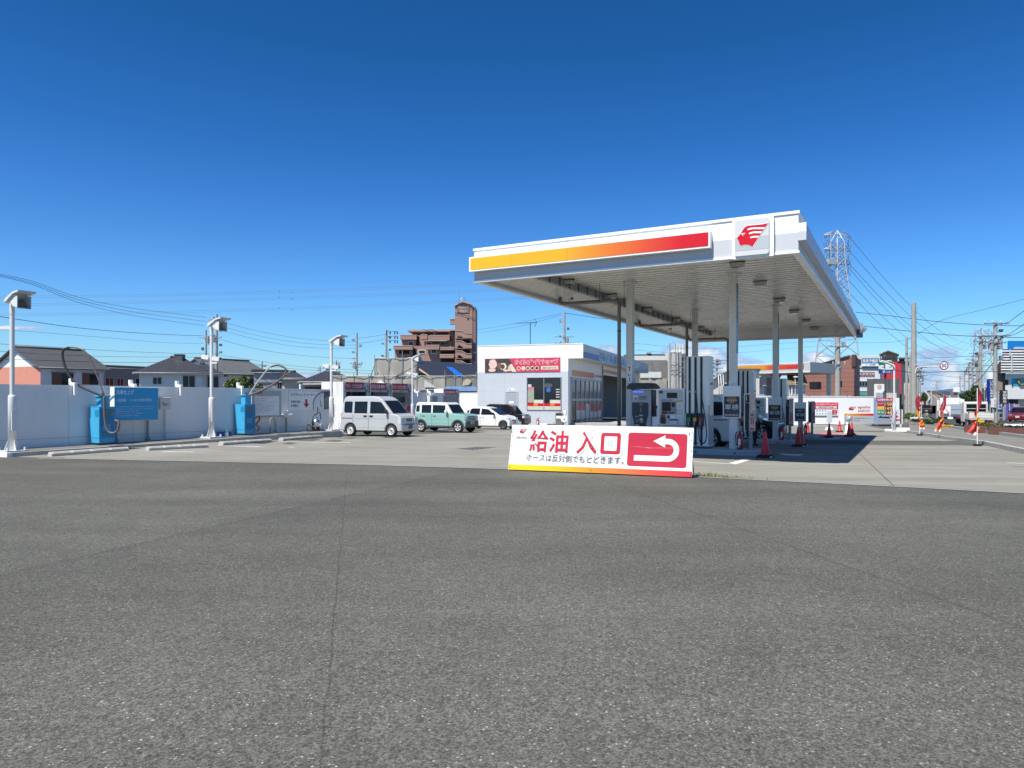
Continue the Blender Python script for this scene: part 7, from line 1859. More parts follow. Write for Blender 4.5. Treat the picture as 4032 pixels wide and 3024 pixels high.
# price board
Yp = 61.0
o, p = fthing(3480, Yp, 'price_board', 'blue grey fuel price board with orange digits and a black arrow', 'price board')
x = lambda px: S(px, Yp)-p.x
z = lambda py: tz(py, Yp, p)
PBL = M('price_board_blue', (.22, .33, .50), .45, 0, .06, 1.5)
m = MB(); m.box(x(3448), x(3514), 0, .35, z(1668), z(1567), PBL); m.box(x(3450), x(3513), -.01, 0, z(1640), z(1580), M('price_board_grey', (.33, .37, .42), .45, 0, .06, 1.5)); m.build('board', o)
m = MB(); m.box(x(3450), x(3516), -.03, .3, z(1580), z(1567), M('price_head_red', '#d3244c', .4)); m.text('当店最安値価格', x(3453), x(3513), z(1578), z(1570), -.04, WHITE2, off=.02); m.build('header', o)
LED = M('led_orange', (.95, .42, .12), .4, emit=.25)
for i, (t, c, n, y0) in enumerate((('レギュラー', CRIMSON, '158', 1583), ('ハイオク', YELLOW, '169', 1599.5), ('軽 油', M('diesel_green', '#3fa878', .4), '146', 1617))):
    m = MB(); m.box(x(3454), x(3480), -.03, 0, z(y0+15), z(y0), c); m.text(t, x(3456), x(3478), z(y0+9), z(y0+3), -.036, WHITE2, off=.01); m.box(x(3483), x(3512), -.03, 0, z(y0+15), z(y0), BLACK); m.text(n, x(3486), x(3510), z(y0+13.5), z(y0+2), -.036, LED, off=.02); m.build('price_panel', o)
m = MB(); m.poly([(x(3458), z(1644)), (x(3470), z(1635)), (x(3470), z(1641)), (x(3503), z(1641)), (x(3503), z(1647)), (x(3458), z(1645))], -.012, INK); m.box(x(3454), x(3507), -.02, 0, z(1668), z(1652), MGREY); m.build('arrow', o)
m = MB(); m.box(x(3446), x(3520), -.5, .6, 0, z(1670), DGREY); m.box(x(3444), x(3522), -.55, .65, z(1671), z(1668), STEEL); m.build('base', o)
# small sign stands
o, p = fthing(3266, 47.5, 'sign_stand', 'white water filled stand with an upright clear board in front of the tyre poster', 'sign stand')
m = MB(); m.lathe([(.29, 0), (.28, .08), (.2, .2), (.08, .27), (.03, .28)], WHITE, 18); m.build('base', o)
zz = lambda py: tz(py, 47.5, p)
m = MB(); m.rbox(-.17, .17, -.02, .02, zz(1664), zz(1616), .06, M('clear_board', (.60, .64, .66), .3, 0, .08, 3)); m.cyl((0, 0, .25), (0, 0, zz(1664)), .03, WHITE, n=8); m.build('board', o)
m = MB()
for sx_ in (-.07, .07):
    for k in range(3): m.rbox(sx_-.05, sx_+.05, -.03, -.02, zz(1661)+.25*k, zz(1661)+.25*k+.2, .02, PGREY)
m.build('board_window', o)
o, p = fthing(3341, 41.0, 'sign_stand', 'white tapered stand with a round grey disc in front of the wall emblem', 'sign stand')
zz = lambda py: tz(py, 41.0, p)
m = MB(); m.lathe([(.17, 0), (.17, .04), (.13, .06), (.06, zz(1665)), (.04, zz(1664))], WHITE, 16, c=(-.07, 0, 0)); m.build('base', o)
m = MB(); m.lathe([(.02, -.02), (.17, -.02), (.17, .02), (.02, .02)], PGREY, 24, c=(.03, 0, zz(1647)), axis='y'); m.lathe([(.165, -.035), (.205, -.035), (.205, .03), (.165, .03)], M('disc_rim', (.36, .36, .36), .4), 24, c=(.03, 0, zz(1647)), axis='y', ring=True)
for k in range(3):
    a = k*math.pi/3+.5; m.tube([(.03-.16*math.cos(a), -.03, zz(1647)-.16*math.sin(a)), (.03+.16*math.cos(a), -.03, zz(1647)+.16*math.sin(a))], .007, WHITE2, 4)
m.build('disc', o)
o, p = fthing(3535, 58, 'entrance_sign', 'white board with a red star and bar behind the roadside lamp post', 'sign')
zz = lambda py: tz(py, 58, p); x = lambda px: S(px, 58)-p.x
m = MB(); m.box(x(3510), x(3555), 0, .06, zz(1670), zz(1612), M('board_pale', (.62, .66, .68), .5, 0, .05, 2)); m.box(x(3528), x(3548), -.01, 0, zz(1656), zz(1651), CRIMSON)
m.poly([(x(3521)+(.36 if k % 2 == 0 else .17)*math.cos(k*math.pi/8), zz(1640)+(.62 if k % 2 == 0 else .3)*math.sin(k*math.pi/8)) for k in range(16)], -.008, CRIMSON); m.build('board', o)
for q in (3514, 3547):
    m = MB(); m.box(x(q)-.05, x(q)+.05, 0, .08, -.05, zz(1612), WHITE2); m.build('leg', o)
# person standing by the nearest pump lane
from mathutils import Quaternion
def person():
    Y = 25.2; p = gx(2969, Y)
    o = thing('person', 'person with dark hair, grey top and black trousers standing behind the foil sign stand', 'person', p, math.radians(35))
    SKIN = M('skin', (.42, .26, .19), .5, 0, .06, 6); SHIRT = M('shirt_grey', (.42, .44, .43), .7, 0, .12, 4); TROU = M('trousers_black', (.018, .018, .022), .8, 0, .2, 5); HAIR = M('hair_dark', (.02, .016, .014), .6, 0, .3, 20)
    J = [((0, 0, .86), .13), ((0, .01, 1.0), .125), ((0, .02, 1.18), .14), ((0, .01, 1.33), .12), ((0, 0, 1.40), .055), ((0, -.01, 1.48), .05), ((0, -.02, 1.56), .085), ((0, -.02, 1.64), .07),
         ((-.085, 0, .80), .10), ((-.10, -.02, .46), .062), ((-.10, .03, .08), .042), ((-.10, -.10, .03), .034), ((.085, 0, .80), .10), ((.10, -.01, .46), .062), ((.10, .04, .08), .042), ((.10, -.09, .03), .034),
         ((-.17, .01, 1.32), .055), ((-.23, .03, 1.08), .042), ((-.22, -.08, .86), .030), ((-.22, -.12, .79), .024), ((.17, .01, 1.32), .055), ((.23, .02, 1.08), .042), ((.24, -.10, .90), .030), ((.24, -.15, .83), .024)]
    E = [(0, 1), (1, 2), (2, 3), (3, 4), (4, 5), (5, 6), (6, 7), (0, 8), (8, 9), (9, 10), (10, 11), (0, 12), (12, 13), (13, 14), (14, 15), (3, 16), (16, 17), (17, 18), (18, 19), (3, 20), (20, 21), (21, 22), (22, 23)]
    def skin(name, J, E, mats, fn, par):
        me = bpy.data.meshes.new(name); me.from_pydata([j[0] for j in J], E, []); me.update()
        ob = bpy.data.objects.new(name, me); COL.objects.link(ob)
        sk = ob.modifiers.new('s', 'SKIN'); sb = ob.modifiers.new('d', 'SUBSURF'); sb.levels = 2; sb.render_levels = 2
        lay = me.skin_vertices[0].data if me.skin_vertices else None
        if lay is None:
            bm = bmesh.new(); bm.from_mesh(me); bm.verts.layers.skin.verify(); bm.to_mesh(me); bm.free(); lay = me.skin_vertices[0].data
        for i, j in enumerate(J): lay[i].radius = (j[1], j[1]*(.78 if i < 4 else 1)); lay[i].use_root = (i == 0)
        dg = bpy.context.evaluated_depsgraph_get(); m2 = bpy.data.meshes.new_from_object(ob.evaluated_get(dg)); bpy.data.objects.remove(ob)
        m2.name = name; m2.materials.clear()
        for mt in mats: m2.materials.append(mt)
        for f in m2.polygons: f.material_index = fn(f.center); f.use_smooth = True
        ob = bpy.data.objects.new(name, m2); COL.objects.link(ob); ob.parent = par; return ob
    def reg(c):
        if c.z > 1.43 or (abs(c.x) > .17 and c.z < 1.02 and c.z > .7): return 0
        if c.z > .90: return 1
        if c.z > .06: return 2
        return 3
    b = skin('body', J, E, [SKIN, SHIRT, TROU, BLACK], reg, o)
    m = MB(); m.lathe([(.03, -.12), (.098, -.06), (.105, .02), (.09, .08), (.05, .12), (.01, .13)], HAIR, 14, c=(0, .012, 1.60)); m.build('hair', o)
    for s in (-1, 1):
        Jh = [((s*.22, -.12, .79), .026), ((s*.22, -.13, .745), .028)] ; Eh = [(0, 1)]
        for k in range(4):
            n = len(Jh); dx = (-.03+.02*k); l = (.055, .07, .075, .065)[k]
            Jh += [((s*.22+dx, -.135, .715), .0095), ((s*.22+dx*1.1, -.145, .715-l*.6), .0085), ((s*.22+dx*1.1, -.135, .715-l), .007)]; Eh += [(1, n), (n, n+1), (n+1, n+2)]
        n = len(Jh); Jh += [((s*.22-s*.045, -.14, .745), .010), ((s*.22-s*.055, -.15, .71), .008)]; Eh += [(1, n), (n, n+1)]
        skin('hand', Jh, Eh, [SKIN], lambda c: 0, o)
    m = MB()
    for s in (-1, 1): m.lathe([(.004, 0), (.011, .003), (.004, .006)], WHITE2, 8, c=(s*.032, -.105, 1.575), axis='y')
    m.lathe([(.006, -.02), (.014, 0), (.01, .03)], SKIN, 8, c=(0, -.108, 1.55)); m.box(-.022, .022, -.1, -.095, 1.505, 1.512, M('lips', (.3, .12, .1), .5)); m.build('face', b)
    return o
person()
# ---------------------------------------------------------------- transmission towers, poles and wires
PYW = M('pylon_steel', (.46, .47, .48), .45, .2, .1, 3)
PYD = M('pylon_grey', (.30, .31, .33), .5, .3, .15, 3)
def pylon(px, Y, pytop, wb, wt, label, arms, r=.11, detail=True, rot=.35):
    o, p = fthing(px, Y, 'transmission_tower', label, 'pylon', rot, 'lattice transmission towers')
    H = z_at(pytop, Y)-p.z
    za = arms[-1] if arms else H*.8
    def wid(z):
        zk = z_at(arms[2][1], Y)-p.z if arms else H*.75
        return (wb+(wt-wb)*z/zk)/2 if z < zk else wt/2*(1-.15*(z-zk)/(H-zk))
    lv = [0]; z = 0
    while z < H*.93: z += max(1.6, wid(z)*1.15); lv.append(min(z, H*.97))
    m = MB()
    for sx_ in (-1, 1):
        for sy in (-1, 1): m.tube([(sx_*wid(z), sy*wid(z), z) for z in lv]+[(0, 0, H)], [r*1.5]*len(lv)+[r], PYW, 5)
    m.build('leg_frame', o)
    m = MB()
    for z0, z1 in zip(lv, lv[1:]):
        a, b = wid(z0), wid(z1)
        for q in range(4):
            T = RZ(90*q)
            m.tube([(-a, -a, z0), (b, -b, z1)], r*.62, PYW if q in (0, 1) else PYD, 4, T); m.tube([(a, -a, z0), (-b, -b, z1)], r*.62, PYD if q in (0, 1) else PYW, 4, T)
            if int(z0*10) % 2 == 0 or detail: m.tube([(-b, -b, z1), (b, -b, z1)], r*.5, PYD, 4, T)
    m.build('bracing', o)
    tips = []
    for hw, py in arms:
        z = z_at(py, Y)-p.z; a = wid(z)
        for s in (-1, 1):
            m = MB(); tip = (s*hw, 0, z)
            for yy in (-a, a): m.tube([(s*a, yy, z), tip], r*.95, PYW, 4); m.tube([(s*a, yy, z+hw*.3), tip], r*.8, PYW, 4); m.tube([(s*hw*.5, yy*.5, z), (s*hw*.5, yy*.5, z+hw*.18)], r*.45, PYD, 4); m.tube([(s*a, yy, z+hw*.36), (s*hw*.5, yy*.5, z)], r*.4, PYD, 4)
            m.tube([(s*hw*.5, a*.5, z), (s*hw*.5, -a*.5, z)], r*.45, PYD, 4)
            ar = m.build('cross_arm', o)
            for k in (.8, 1.0):
                q = MB(); q.cyl((s*hw*k, 0, z-.15), (s*hw*k, 0, z-1.5), .09, PYD, n=6); q.tube(smooth([(s*hw*k, 0, z-1.5), (s*hw*(k-.06), 0, z-2.3), (s*hw*(k-.2), 0, z-1.4)], 4), .035, DGREY, 4); q.build('insulator', ar)
            tips.append(Matrix.Translation(p) @ RZ(math.degrees(rot)) @ Vector((s*hw, 0, z-.2)))
    return o, p, tips
YT = 140.0
pyl, pp, TIPS = pylon(3297, YT, 907, 7.6, 2.0, 'large white lattice transmission tower rising behind the canopy corner', [(3.4, 930), (3.4, 985), (3.4, 1037)], .085)
m = MB(); m.box(-3.4, -1.4, -1.3, 1.0, z_at(1038, YT)-pp.z-.5, z_at(1028, YT)-pp.z, PYW); m.cyl((-2.2, -.6, z_at(1030, YT)-pp.z), (-2.2, -.6, z_at(918, YT)-pp.z), .08, PYW, n=6); m.build('platform', pyl)
far, fp, FT = pylon(3866, 420, 1290, 12, 5, 'distant lattice transmission tower beyond the roadside poles', [(9, 1312), (9, 1335), (9, 1357)], .12, False)
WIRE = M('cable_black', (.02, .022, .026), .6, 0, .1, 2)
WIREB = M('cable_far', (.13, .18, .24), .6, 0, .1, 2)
def catenary(a, b, sag, n=14):
    a, b = Vector(a), Vector(b)
    return [a.lerp(b, i/n)-Vector((0, 0, 4*sag*(i/n)*(1-i/n))) for i in range(n+1)]
def wire(pts, r, label, mat=WIRE, group='overhead cables', name='overhead_cable', marks=()):
    m = MB()
    c = sum((Vector(q) for q in pts[0]), Vector())/len(pts[0])
    for pl in pts: m.tube([q-c for q in pl], r, mat, 4)
    for q in marks: m.lathe([(.02, -.14), (.16, 0), (.02, .14)], mat, 6, c=tuple(Vector(q)-c))
    return tag(m.build(name, None, loc=c), label, 'cable', group)
right = sorted(range(6), key=lambda i: TIPS[i].x)
T_right = [TIPS[i] for i in range(6) if TIPS[i].x > pp.x]; T_left = [TIPS[i] for i in range(6) if TIPS[i].x < pp.x]
F_r = [FT[i] for i in range(6) if FT[i].x > fp.x]; F_l = [FT[i] for i in range(6) if FT[i].x < fp.x]
names = ('top', 'middle', 'lowest')
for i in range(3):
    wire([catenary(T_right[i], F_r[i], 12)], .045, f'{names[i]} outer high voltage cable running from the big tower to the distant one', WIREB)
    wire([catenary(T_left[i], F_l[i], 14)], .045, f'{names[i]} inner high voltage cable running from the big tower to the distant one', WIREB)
# the line of the tower continues to the left over the town
for i, (pL, pM, pR, l) in enumerate(((1166, 1150, 1098, 'highest'), (1200, 1176, 1131, 'middle'), (1236, 1218, 1166, 'lowest'))):
    def q3(t, off):
        px = -200+2300*t
        py = pL*(1-t)*(1-2*t)+4*t*(1-t)*pM*1.0+t*(2*t-1)*pR
        return at(px, py+off, YT+25-20*t)
    mk = [q3(.565, 0), q3(.587, 7)]
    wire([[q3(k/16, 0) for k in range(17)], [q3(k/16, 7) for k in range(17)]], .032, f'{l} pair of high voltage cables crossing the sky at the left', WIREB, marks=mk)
def upole(px, Y, pytop, label, r=.16, arms=(), trans=(), top=None, rot=0.0, mat=CONCP, pybase=None, grp='concrete utility poles'):
    o, p = fthing(px, Y, 'utility_pole', label, 'utility pole', rot, grp)
    H = z_at(pytop, Y)-p.z
    m = MB(); m.cyl((0, 0, -.3), (0, 0, H), r*1.15, mat, r*.8, n=12); m.build('pole', o)
    for py, hw, n in arms:
        z = z_at(py, Y)-p.z; m = MB(); m.box(-hw, hw, -r-.06, -r+.02, z-.05, z+.05, STEEL); m.tube([(hw*.5, -r, z), (0, -r, z-.5)], .03, STEEL, 4); m.build('cross_arm', o)
        m = MB()
        for k in range(n): xx = -hw+2*hw*k/(n-1); m.lathe([(.03, 0), (.07, .06), (.04, .12), (.07, .18), (.03, .24)], PGREY, 8, c=(xx, -r-.02, z+.05))
        m.build('insulator', o)
    for py, s in trans:
        z = z_at(py, Y)-p.z; m = MB(); m.cyl((s*.42, 0, z-.4), (s*.42, 0, z+.45), .25, MGREY, n=12); m.cyl((s*.42, 0, z+.45), (s*.42, 0, z+.55), .12, DGREY, n=8); m.box(min(0, s*.45), max(0, s*.45), -.08, .08, z-.45, z-.37, STEEL); m.build('transformer', o)
    rnd = random.Random(px)
    for k in range(5 if arms else 0):
        m = MB(); z = H*(.62+.07*k); s = rnd.choice((-1, 1)); m.box(min(s*r, s*(r+.5)), max(s*r, s*(r+.5)), -.04, .04, z, z+.06, STEEL); m.box(min(s*(r+.2), s*(r+.5)), max(s*(r+.2), s*(r+.5)), -.15, .12, z+.06, z+rnd.uniform(.2, .5), rnd.choice((DGREY, MGREY, LGREY))); m.build('line_fitting', o)
    m = MB()
    for k in range(int(H*1.1)):
        z = 1.8+k*.9
        if z < H-.5: m.cyl((-r-.12, 0, z), (r+.12, 0, z), .012, DGREY, n=4)
    m.build('step_bolt', o)
    return o
upole(853, 92, 1237, 'tall utility pole just right of the second lamp post', .17, ((1262, .9, 4), (1330, .7, 3)), ((1266, -.8), (1335, -.7)))
upole(811, 110, 1299, 'shorter utility pole left of the second lamp post', .16, ((1331, .9, 4),), ((1338, .8),))
upole(1032, 120, 1423, 'small distant utility pole above the grey box house', .14, ((1440, .7, 3),))
upole(1405, 96, 1310, 'slim utility pole right of the third lamp post', .14, ((1433, .8, 3), (1445, .6, 3)), ((1440, -.6),))
upole(1325, 140, 1418, 'small distant utility pole directly right of the third lamp post', .15, ((1428, .9, 3),))
upole(1260, 200, 1443, 'tiny faraway utility pole above the dark hipped roof', .18, ((1450, 1.0, 3),))
upole(1521, 98, 1297, 'utility pole with three side brackets left of the apartment block', .17, ((1305, .001, 2),))
for py in (1308, 1326, 1343):
    pass
o = SC.collection.objects[-1]
o = upole(1523, 97.5, 1400, 'stub pole bracket behind the site nets', .1) if False else None
bp = gx(1521, 98)
m = MB()
for py in (1308, 1326, 1343):
    z = z_at(py, 98);
    for k in (.55, 1.2, 1.55): m.tube([(.1, -.1, z-bp.z), (k, -.1, z+.12-bp.z)], .035, DGREY, 4); m.lathe([(.05, -.2), (.11, -.05), (.07, .05), (.11, .14), (.04, .2)], DGREY, 8, c=(k, -.1, z-.1-bp.z))
m.build('side_bracket', [q for q in COL.objects if q.get('label') == 'utility pole with three side brackets left of the apartment block'][0])
upole(2222, 100, 1228, 'utility pole rising behind the white service office', .19, ((1327, 1.3, 4), (1352, 1.3, 5)), ((1345, .9),))
upole(3298, 72, 1180, 'grey concrete utility pole in front of the large transmission tower', .26, ((1366, .9, 3), (1436, .6, 3)))
upole(3598, 66, 1193, 'thick tall concrete utility pole at the roadside left of the speed limit sign', .25)
upole(3570, 78, 1330, 'thin pale utility pole left of the thickest roadside pole', .15)
upole(3586, 84, 1388, 'short utility pole partly hidden by the thickest roadside pole', .15)
upole(3861, 92, 1318, 'roadside utility pole in front of the distant tower', .2, ((1325, 1.0, 4), (1345, 1.0, 4)), ((1348, .9),))
upole(3919, 70, 1268, 'tall roadside utility pole with two transformers before the shops', .2, ((1275, 1.2, 4), (1323, 1.3, 5), (1350, .9, 3)), ((1361, -1.0), (1358, 1.0)))
upole(3848, 130, 1385, 'utility pole with many brackets behind the flag row', .2, ((1392, 1.6, 4), (1405, 1.3, 4), (1420, 1.3, 4)), ((1412, .9),))
upole(3815, 170, 1428, 'distant utility pole on the right of the flyover', .2, ((1434, 1.6, 4), (1446, 1.6, 4), (1462, 1.4, 3)), ((1455, -.8),))
upole(3798, 210, 1458, 'faraway utility pole beside the flyover trees', .2, ((1462, 1.8, 4), (1475, 1.6, 4)), ((1470, .9),))
upole(3830, 150, 1410, 'distant utility pole crowded with brackets', .2, ((1415, 1.6, 4), (1430, 1.6, 4), (1450, 1.4, 4)))
upole(3622, 150, 1462, 'distant utility pole left of the flyover', .22, ((1466, 1.6, 4), (1478, 1.5, 4), (1492, 1.2, 3)), ((1485, .9),))
upole(3612, 120, 1440, 'utility pole behind the thickest roadside pole', .2, ((1448, 1.5, 4), (1462, 1.3, 4), (1480, 1.2, 3)), ((1472, .8),))
upole(3690, 330, 1500, 'tiny utility pole beyond the crest of the flyover', .25, ((1503, 1.8, 3),))
upole(3780, 300, 1478, 'tiny utility pole over the far red roofed shop', .25, ((1482, 2.0, 4), (1492, 1.8, 3)))
# cables
def pw(l, Y0, Y1, pts, r=.03, mat=WIRE):
    n = len(pts); return wire([[at(px, py, Y0+(Y1-Y0)*i/(n-1)) for i, (px, py) in enumerate(pts)]], r, l, mat)
def sm(pts, k=5):
    q = smooth([(a, b, 0) for a, b in pts], k); return [(v.x, v.y) for v in q]
for l, y0, y1, pts, r in (
    ('upper dark cable sweeping down from the top left corner', 60, 92, [(-40, 1072), (120, 1105), (300, 1168), (500, 1210), (700, 1236), (812, 1250)], .021),
    ('second dark cable sweeping down from the top left corner', 60, 92, [(-40, 1076), (120, 1112), (300, 1178), (500, 1224), (700, 1252), (812, 1266)], .021),
    ('third dark cable sweeping down from the top left corner', 60, 92, [(-40, 1080), (120, 1118), (300, 1188), (500, 1238), (700, 1268), (805, 1282)], .021),
    ('thick cable passing behind the first lamp post head', 62, 105, [(-40, 1240), (100, 1262), (300, 1290), (500, 1308), (700, 1319), (800, 1322)], .035),
    ('thin cable below the thick one behind the first lamp post', 62, 105, [(-40, 1295), (150, 1308), (400, 1328), (650, 1349), (800, 1352)], .018),
    ('black cable crossing just above the tiled house ridge', 60, 92, [(-40, 1352), (200, 1366), (450, 1382), (700, 1391), (850, 1392)], .021),
    ('black cable crossing over the tiled house roof', 60, 92, [(-40, 1380), (200, 1396), (450, 1404), (700, 1406), (850, 1406)], .021),
    ('lower black cable crossing the tiled house eaves', 60, 92, [(-40, 1412), (200, 1420), (450, 1427), (700, 1426), (850, 1424)], .025),
    ('upper cable from the tall pole to the slim pole', 92, 96, [(853, 1262), (1000, 1300), (1150, 1328), (1300, 1343), (1405, 1347)], .02),
    ('second cable from the tall pole to the slim pole', 92, 96, [(853, 1280), (1000, 1318), (1150, 1346), (1300, 1358), (1405, 1358)], .02),
    ('third cable from the tall pole to the slim pole', 92, 96, [(853, 1296), (1000, 1334), (1150, 1362), (1300, 1372), (1405, 1370)], .02),
    ('sagging cable bundle right of the tall pole', 92, 96, [(853, 1332), (960, 1362), (1080, 1386), (1250, 1405), (1405, 1412)], .021),
    ('long low cable over the beige and hipped houses', 92, 110, [(853, 1396), (1000, 1418), (1150, 1440), (1300, 1452), (1520, 1462)], .021),
    ('lower long cable over the hipped houses', 92, 110, [(853, 1410), (1000, 1432), (1150, 1452), (1300, 1462), (1520, 1474)], .021),
    ('cable from the slim pole to the bracket pole, upper', 96, 98, [(1405, 1333), (1460, 1326), (1521, 1316)], .02),
    ('cable from the slim pole to the bracket pole, lower', 96, 98, [(1405, 1352), (1460, 1346), (1521, 1334)], .02),
    ('cable behind the apartment block to the office pole, upper', 200, 100, [(1560, 1312), (1800, 1306), (1880, 1298), (2060, 1268), (2210, 1234)], .021),
    ('cable behind the apartment block to the office pole, lower', 200, 100, [(1560, 1335), (1800, 1322), (1880, 1312), (2060, 1282), (2210, 1240)], .021),
    ('cable from the office pole disappearing under the canopy', 100, 90, [(2222, 1233), (2290, 1242), (2360, 1253), (2460, 1262)], .04),
    ('upper black cable from the canopy corner to the transformer pole', 80, 70, [(3370, 1229), (3500, 1243), (3650, 1262), (3800, 1275), (3919, 1281), (4080, 1284)], .04),
    ('lower black cable from the canopy corner to the transformer pole', 80, 70, [(3390, 1283), (3500, 1295), (3700, 1316), (3860, 1325), (4080, 1331)], .04),
    ('thin cable with weights high above the speed limit sign', 90, 60, [(3360, 1350), (3560, 1340), (3700, 1264), (3860, 1222), (4080, 1166)], .018),
    ('thin cable at the level of the apartment roof on the right', 110, 75, [(3340, 1415), (3500, 1412), (3700, 1408), (3880, 1398), (4080, 1380)], .025),
    ('black cable behind the convenience store sign', 75, 66, [(3365, 1449), (3470, 1455), (3540, 1460), (3598, 1466), (3800, 1463), (4080, 1466)], .04),
    ('cable level with the speed limit sign', 90, 80, [(3598, 1434), (3700, 1433), (3860, 1440), (3940, 1438)], .022),
    ('cable below the speed limit sign', 110, 90, [(3598, 1466), (3700, 1478), (3800, 1490), (3861, 1496)], .021),
    ('low cable across the road in front of the hills', 130, 110, [(3612, 1490), (3700, 1500), (3800, 1502), (3861, 1502)], .021),
    ('black bundle drooping between the right roadside poles', 70, 92, [(3919, 1420), (3890, 1452), (3870, 1478), (3850, 1500), (3822, 1520)], .035),
    ('second black bundle drooping between the right roadside poles', 70, 92, [(3919, 1380), (3895, 1418), (3868, 1448), (3845, 1470)], .02),
    ('rising cable at the right picture edge, upper', 70, 50, [(3925, 1280), (3970, 1268), (4010, 1240), (4080, 1190)], .022),
    ('rising cable at the right picture edge, middle', 70, 50, [(3925, 1328), (3975, 1314), (4020, 1284), (4080, 1240)], .022),
    ('rising cable at the right picture edge, lower', 70, 50, [(3925, 1332), (3990, 1318), (4030, 1300), (4080, 1276)], .022),
    ('cable crossing in front of the tall tower legs, upper', 72, 110, [(3100, 1447), (3200, 1440), (3298, 1434), (3370, 1446)], .021),
    ('faint cable seen between the canopy columns, upper', 120, 140, [(2500, 1352), (2740, 1372), (2900, 1366), (3100, 1350), (3298, 1340)], .021),
    ('faint cable seen between the canopy columns, lower', 120, 140, [(2500, 1378), (2740, 1396), (2900, 1390), (3100, 1372), (3298, 1358)], .021),
): pw(l, y0, y1, sm(pts), r)
m = MB()
for k in range(9): m.cyl((.0, 0, 0), (0, 0, .1), .02, STEEL, n=4)
# poles seen behind the pumps
upole(2822, 120, 1412, 'distant utility pole between the canopy column and the first pump', .2, ((1420, 1.6, 4), (1432, 1.4, 4), (1450, 1.0, 3)), ((1428, .9),))
# ---------------------------------------------------------------- buildings at the right
MB.SHEAR = .55
def mono(px0, px1, py0, py1, Y, name, label, cat, mat, dep=10, rot=0.0, dzb=-.5):
    """building whose front stands at depth Y between two pixels"""
    a, b = gx(px0, Y), gx(px1, Y)
    o = thing(name, label, cat, (a.x, Y, a.z), rot); w = (b.x-a.x)/max(.2, math.cos(rot)); H = z_at(py0, Y)-a.z
    m = MB(); m.box(0, w, 0, dep, dzb, H, mat); m.build('wall', o)
    return o, w, H, a
BRK = stripe_mat('brick_siding', (.36, .17, .13), (.20, .095, .08), .62, 'z', .7, .08, .4, .12, second=('x', 1.8, .03))
Yb = 95
o = thing('brick_building', 'red brown clad building with a sloping roof behind the transmission tower', 'building', gx(3150, Yb), 0); p = gx(3150, Yb)
X = lambda px: S(px, Yb)-p.x
Zb = lambda py: tz(py, Yb, p)
m = MB(); m.prism([(X(3150), -.5), (X(3364), -.5), (X(3364), Zb(1397)), (X(3345), Zb(1402)), (X(3218), Zb(1437)), (X(3150), Zb(1446))], 0, 12, BRK); m.build('wall', o)
m = MB(); m.prism([(X(3148), Zb(1446)), (X(3218), Zb(1437)), (X(3345), Zb(1402)), (X(3345), Zb(1399)), (X(3218), Zb(1434)), (X(3148), Zb(1443))], -.2, 12, DGREY); m.box(X(3354), X(3369), -.15, 3, Zb(1443), Zb(1396), M('brick_stack', (.10, .06, .05), .7)); m.build('roof', o)
f = win_frame(o, X(3190), X(3231), Zb(1527), Zb(1506), -.02, FRM, 2, .08)
win_frame(o, X(3305), X(3313), Zb(1518), Zb(1502), -.02, FRM, 1, .08)
WHB = M('school_wall', (.70, .71, .71), .6, 0, .05, 1, dirt=.1)
o, w, H, p = mono(3362, 3465, 1400, 1570, 125, 'school_building', 'white cram school building with blue and red sign boards', 'building', WHB, 14)
X = lambda px: S(px, 125)-p.x
Zb = lambda py: tz(py, 125, p)
m = MB(); m.box(X(3366), X(3462), -.05, 0, Zb(1448), Zb(1401), M('school_upper', (.66, .62, .54), .6, 0, .05, 1)); m.box(X(3369), X(3466), -.12, 0, Zb(1449), Zb(1446), MGREY); m.build('upper_storey', o)
m = MB(); m.box(X(3394), X(3460), -.35, -.05, Zb(1444), Zb(1411), BLUE); m.box(X(3394), X(3460), -.36, -.35, Zb(1442), Zb(1432), WHITE2); m.text('秀英予備校', X(3397), X(3457), Zb(1429), Zb(1414), -.38, WHITE2, off=.03); m.text('小・中学部', X(3408), X(3447), Zb(1440), Zb(1434), -.38, NAVY, off=.02); m.build('sign_board', o)
m = MB()
for k in range(5): m.box(X(3383+12.5*k), X(3394+12.5*k), -.1, -.05, Zb(1481), Zb(1465), M('maroon_board', (.24, .07, .07), .5)); m.text('入学受付中'[k], X(3385+12.5*k), X(3392.5+12.5*k), Zb(1478), Zb(1468), -.13, WHITE2, off=.02)
m.build('sign_board', o)
for (a, b, c, d) in ((3383, 3416, 1520, 1503), (3383, 3416, 1558, 1542)): win_frame(o, X(a), X(b), Zb(c), Zb(d), -.02, STEEL, 3, .12)
m = MB()
for k in range(3): m.box(X(3384+11*k), X(3393+11*k), -.05, -.04, Zb(1557), Zb(1543), M(f'window_poster_{k}', ((.10, .35, .2), (.08, .38, .42), (.1, .4, .35))[k], .4, 0, .3, 1));
m.build('window_posters', o)
f = win_frame(o, X(3378), X(3388), Zb(1434), Zb(1418), -.07, FRM, 1, .1)
RFC = M('red_facade', '#e0424e', .5, 0, .06, 1)
o, w, H, p = mono(3465, 3549, 1426, 1570, 150, 'shop_building', 'tall building with a plain red facade panel behind the convenience store sign', 'building', RFC, 12)
o, w, H, p = mono(3549, 3580, 1421, 1570, 152, 'flat_block', 'cream building strip between the red facade and the roadside poles', 'building', M('cream_wall', (.62, .57, .48), .6, 0, .06, 1), 10)
X = lambda px: S(px, 152)-p.x
m = MB(); m.box(X(3535), X(3570), -2, 1, tz(1432, 152, p), tz(1424, 152, p), FRM); m.box(X(3538), X(3580), -.8, 1, tz(1414, 152, p), tz(1408, 152, p), M('brown_canopy', (.18, .12, .10), .6)); m.box(X(3540), X(3562), -.4, 1, tz(1424, 152, p), tz(1414, 152, p), BLACK); m.build('roof', o)
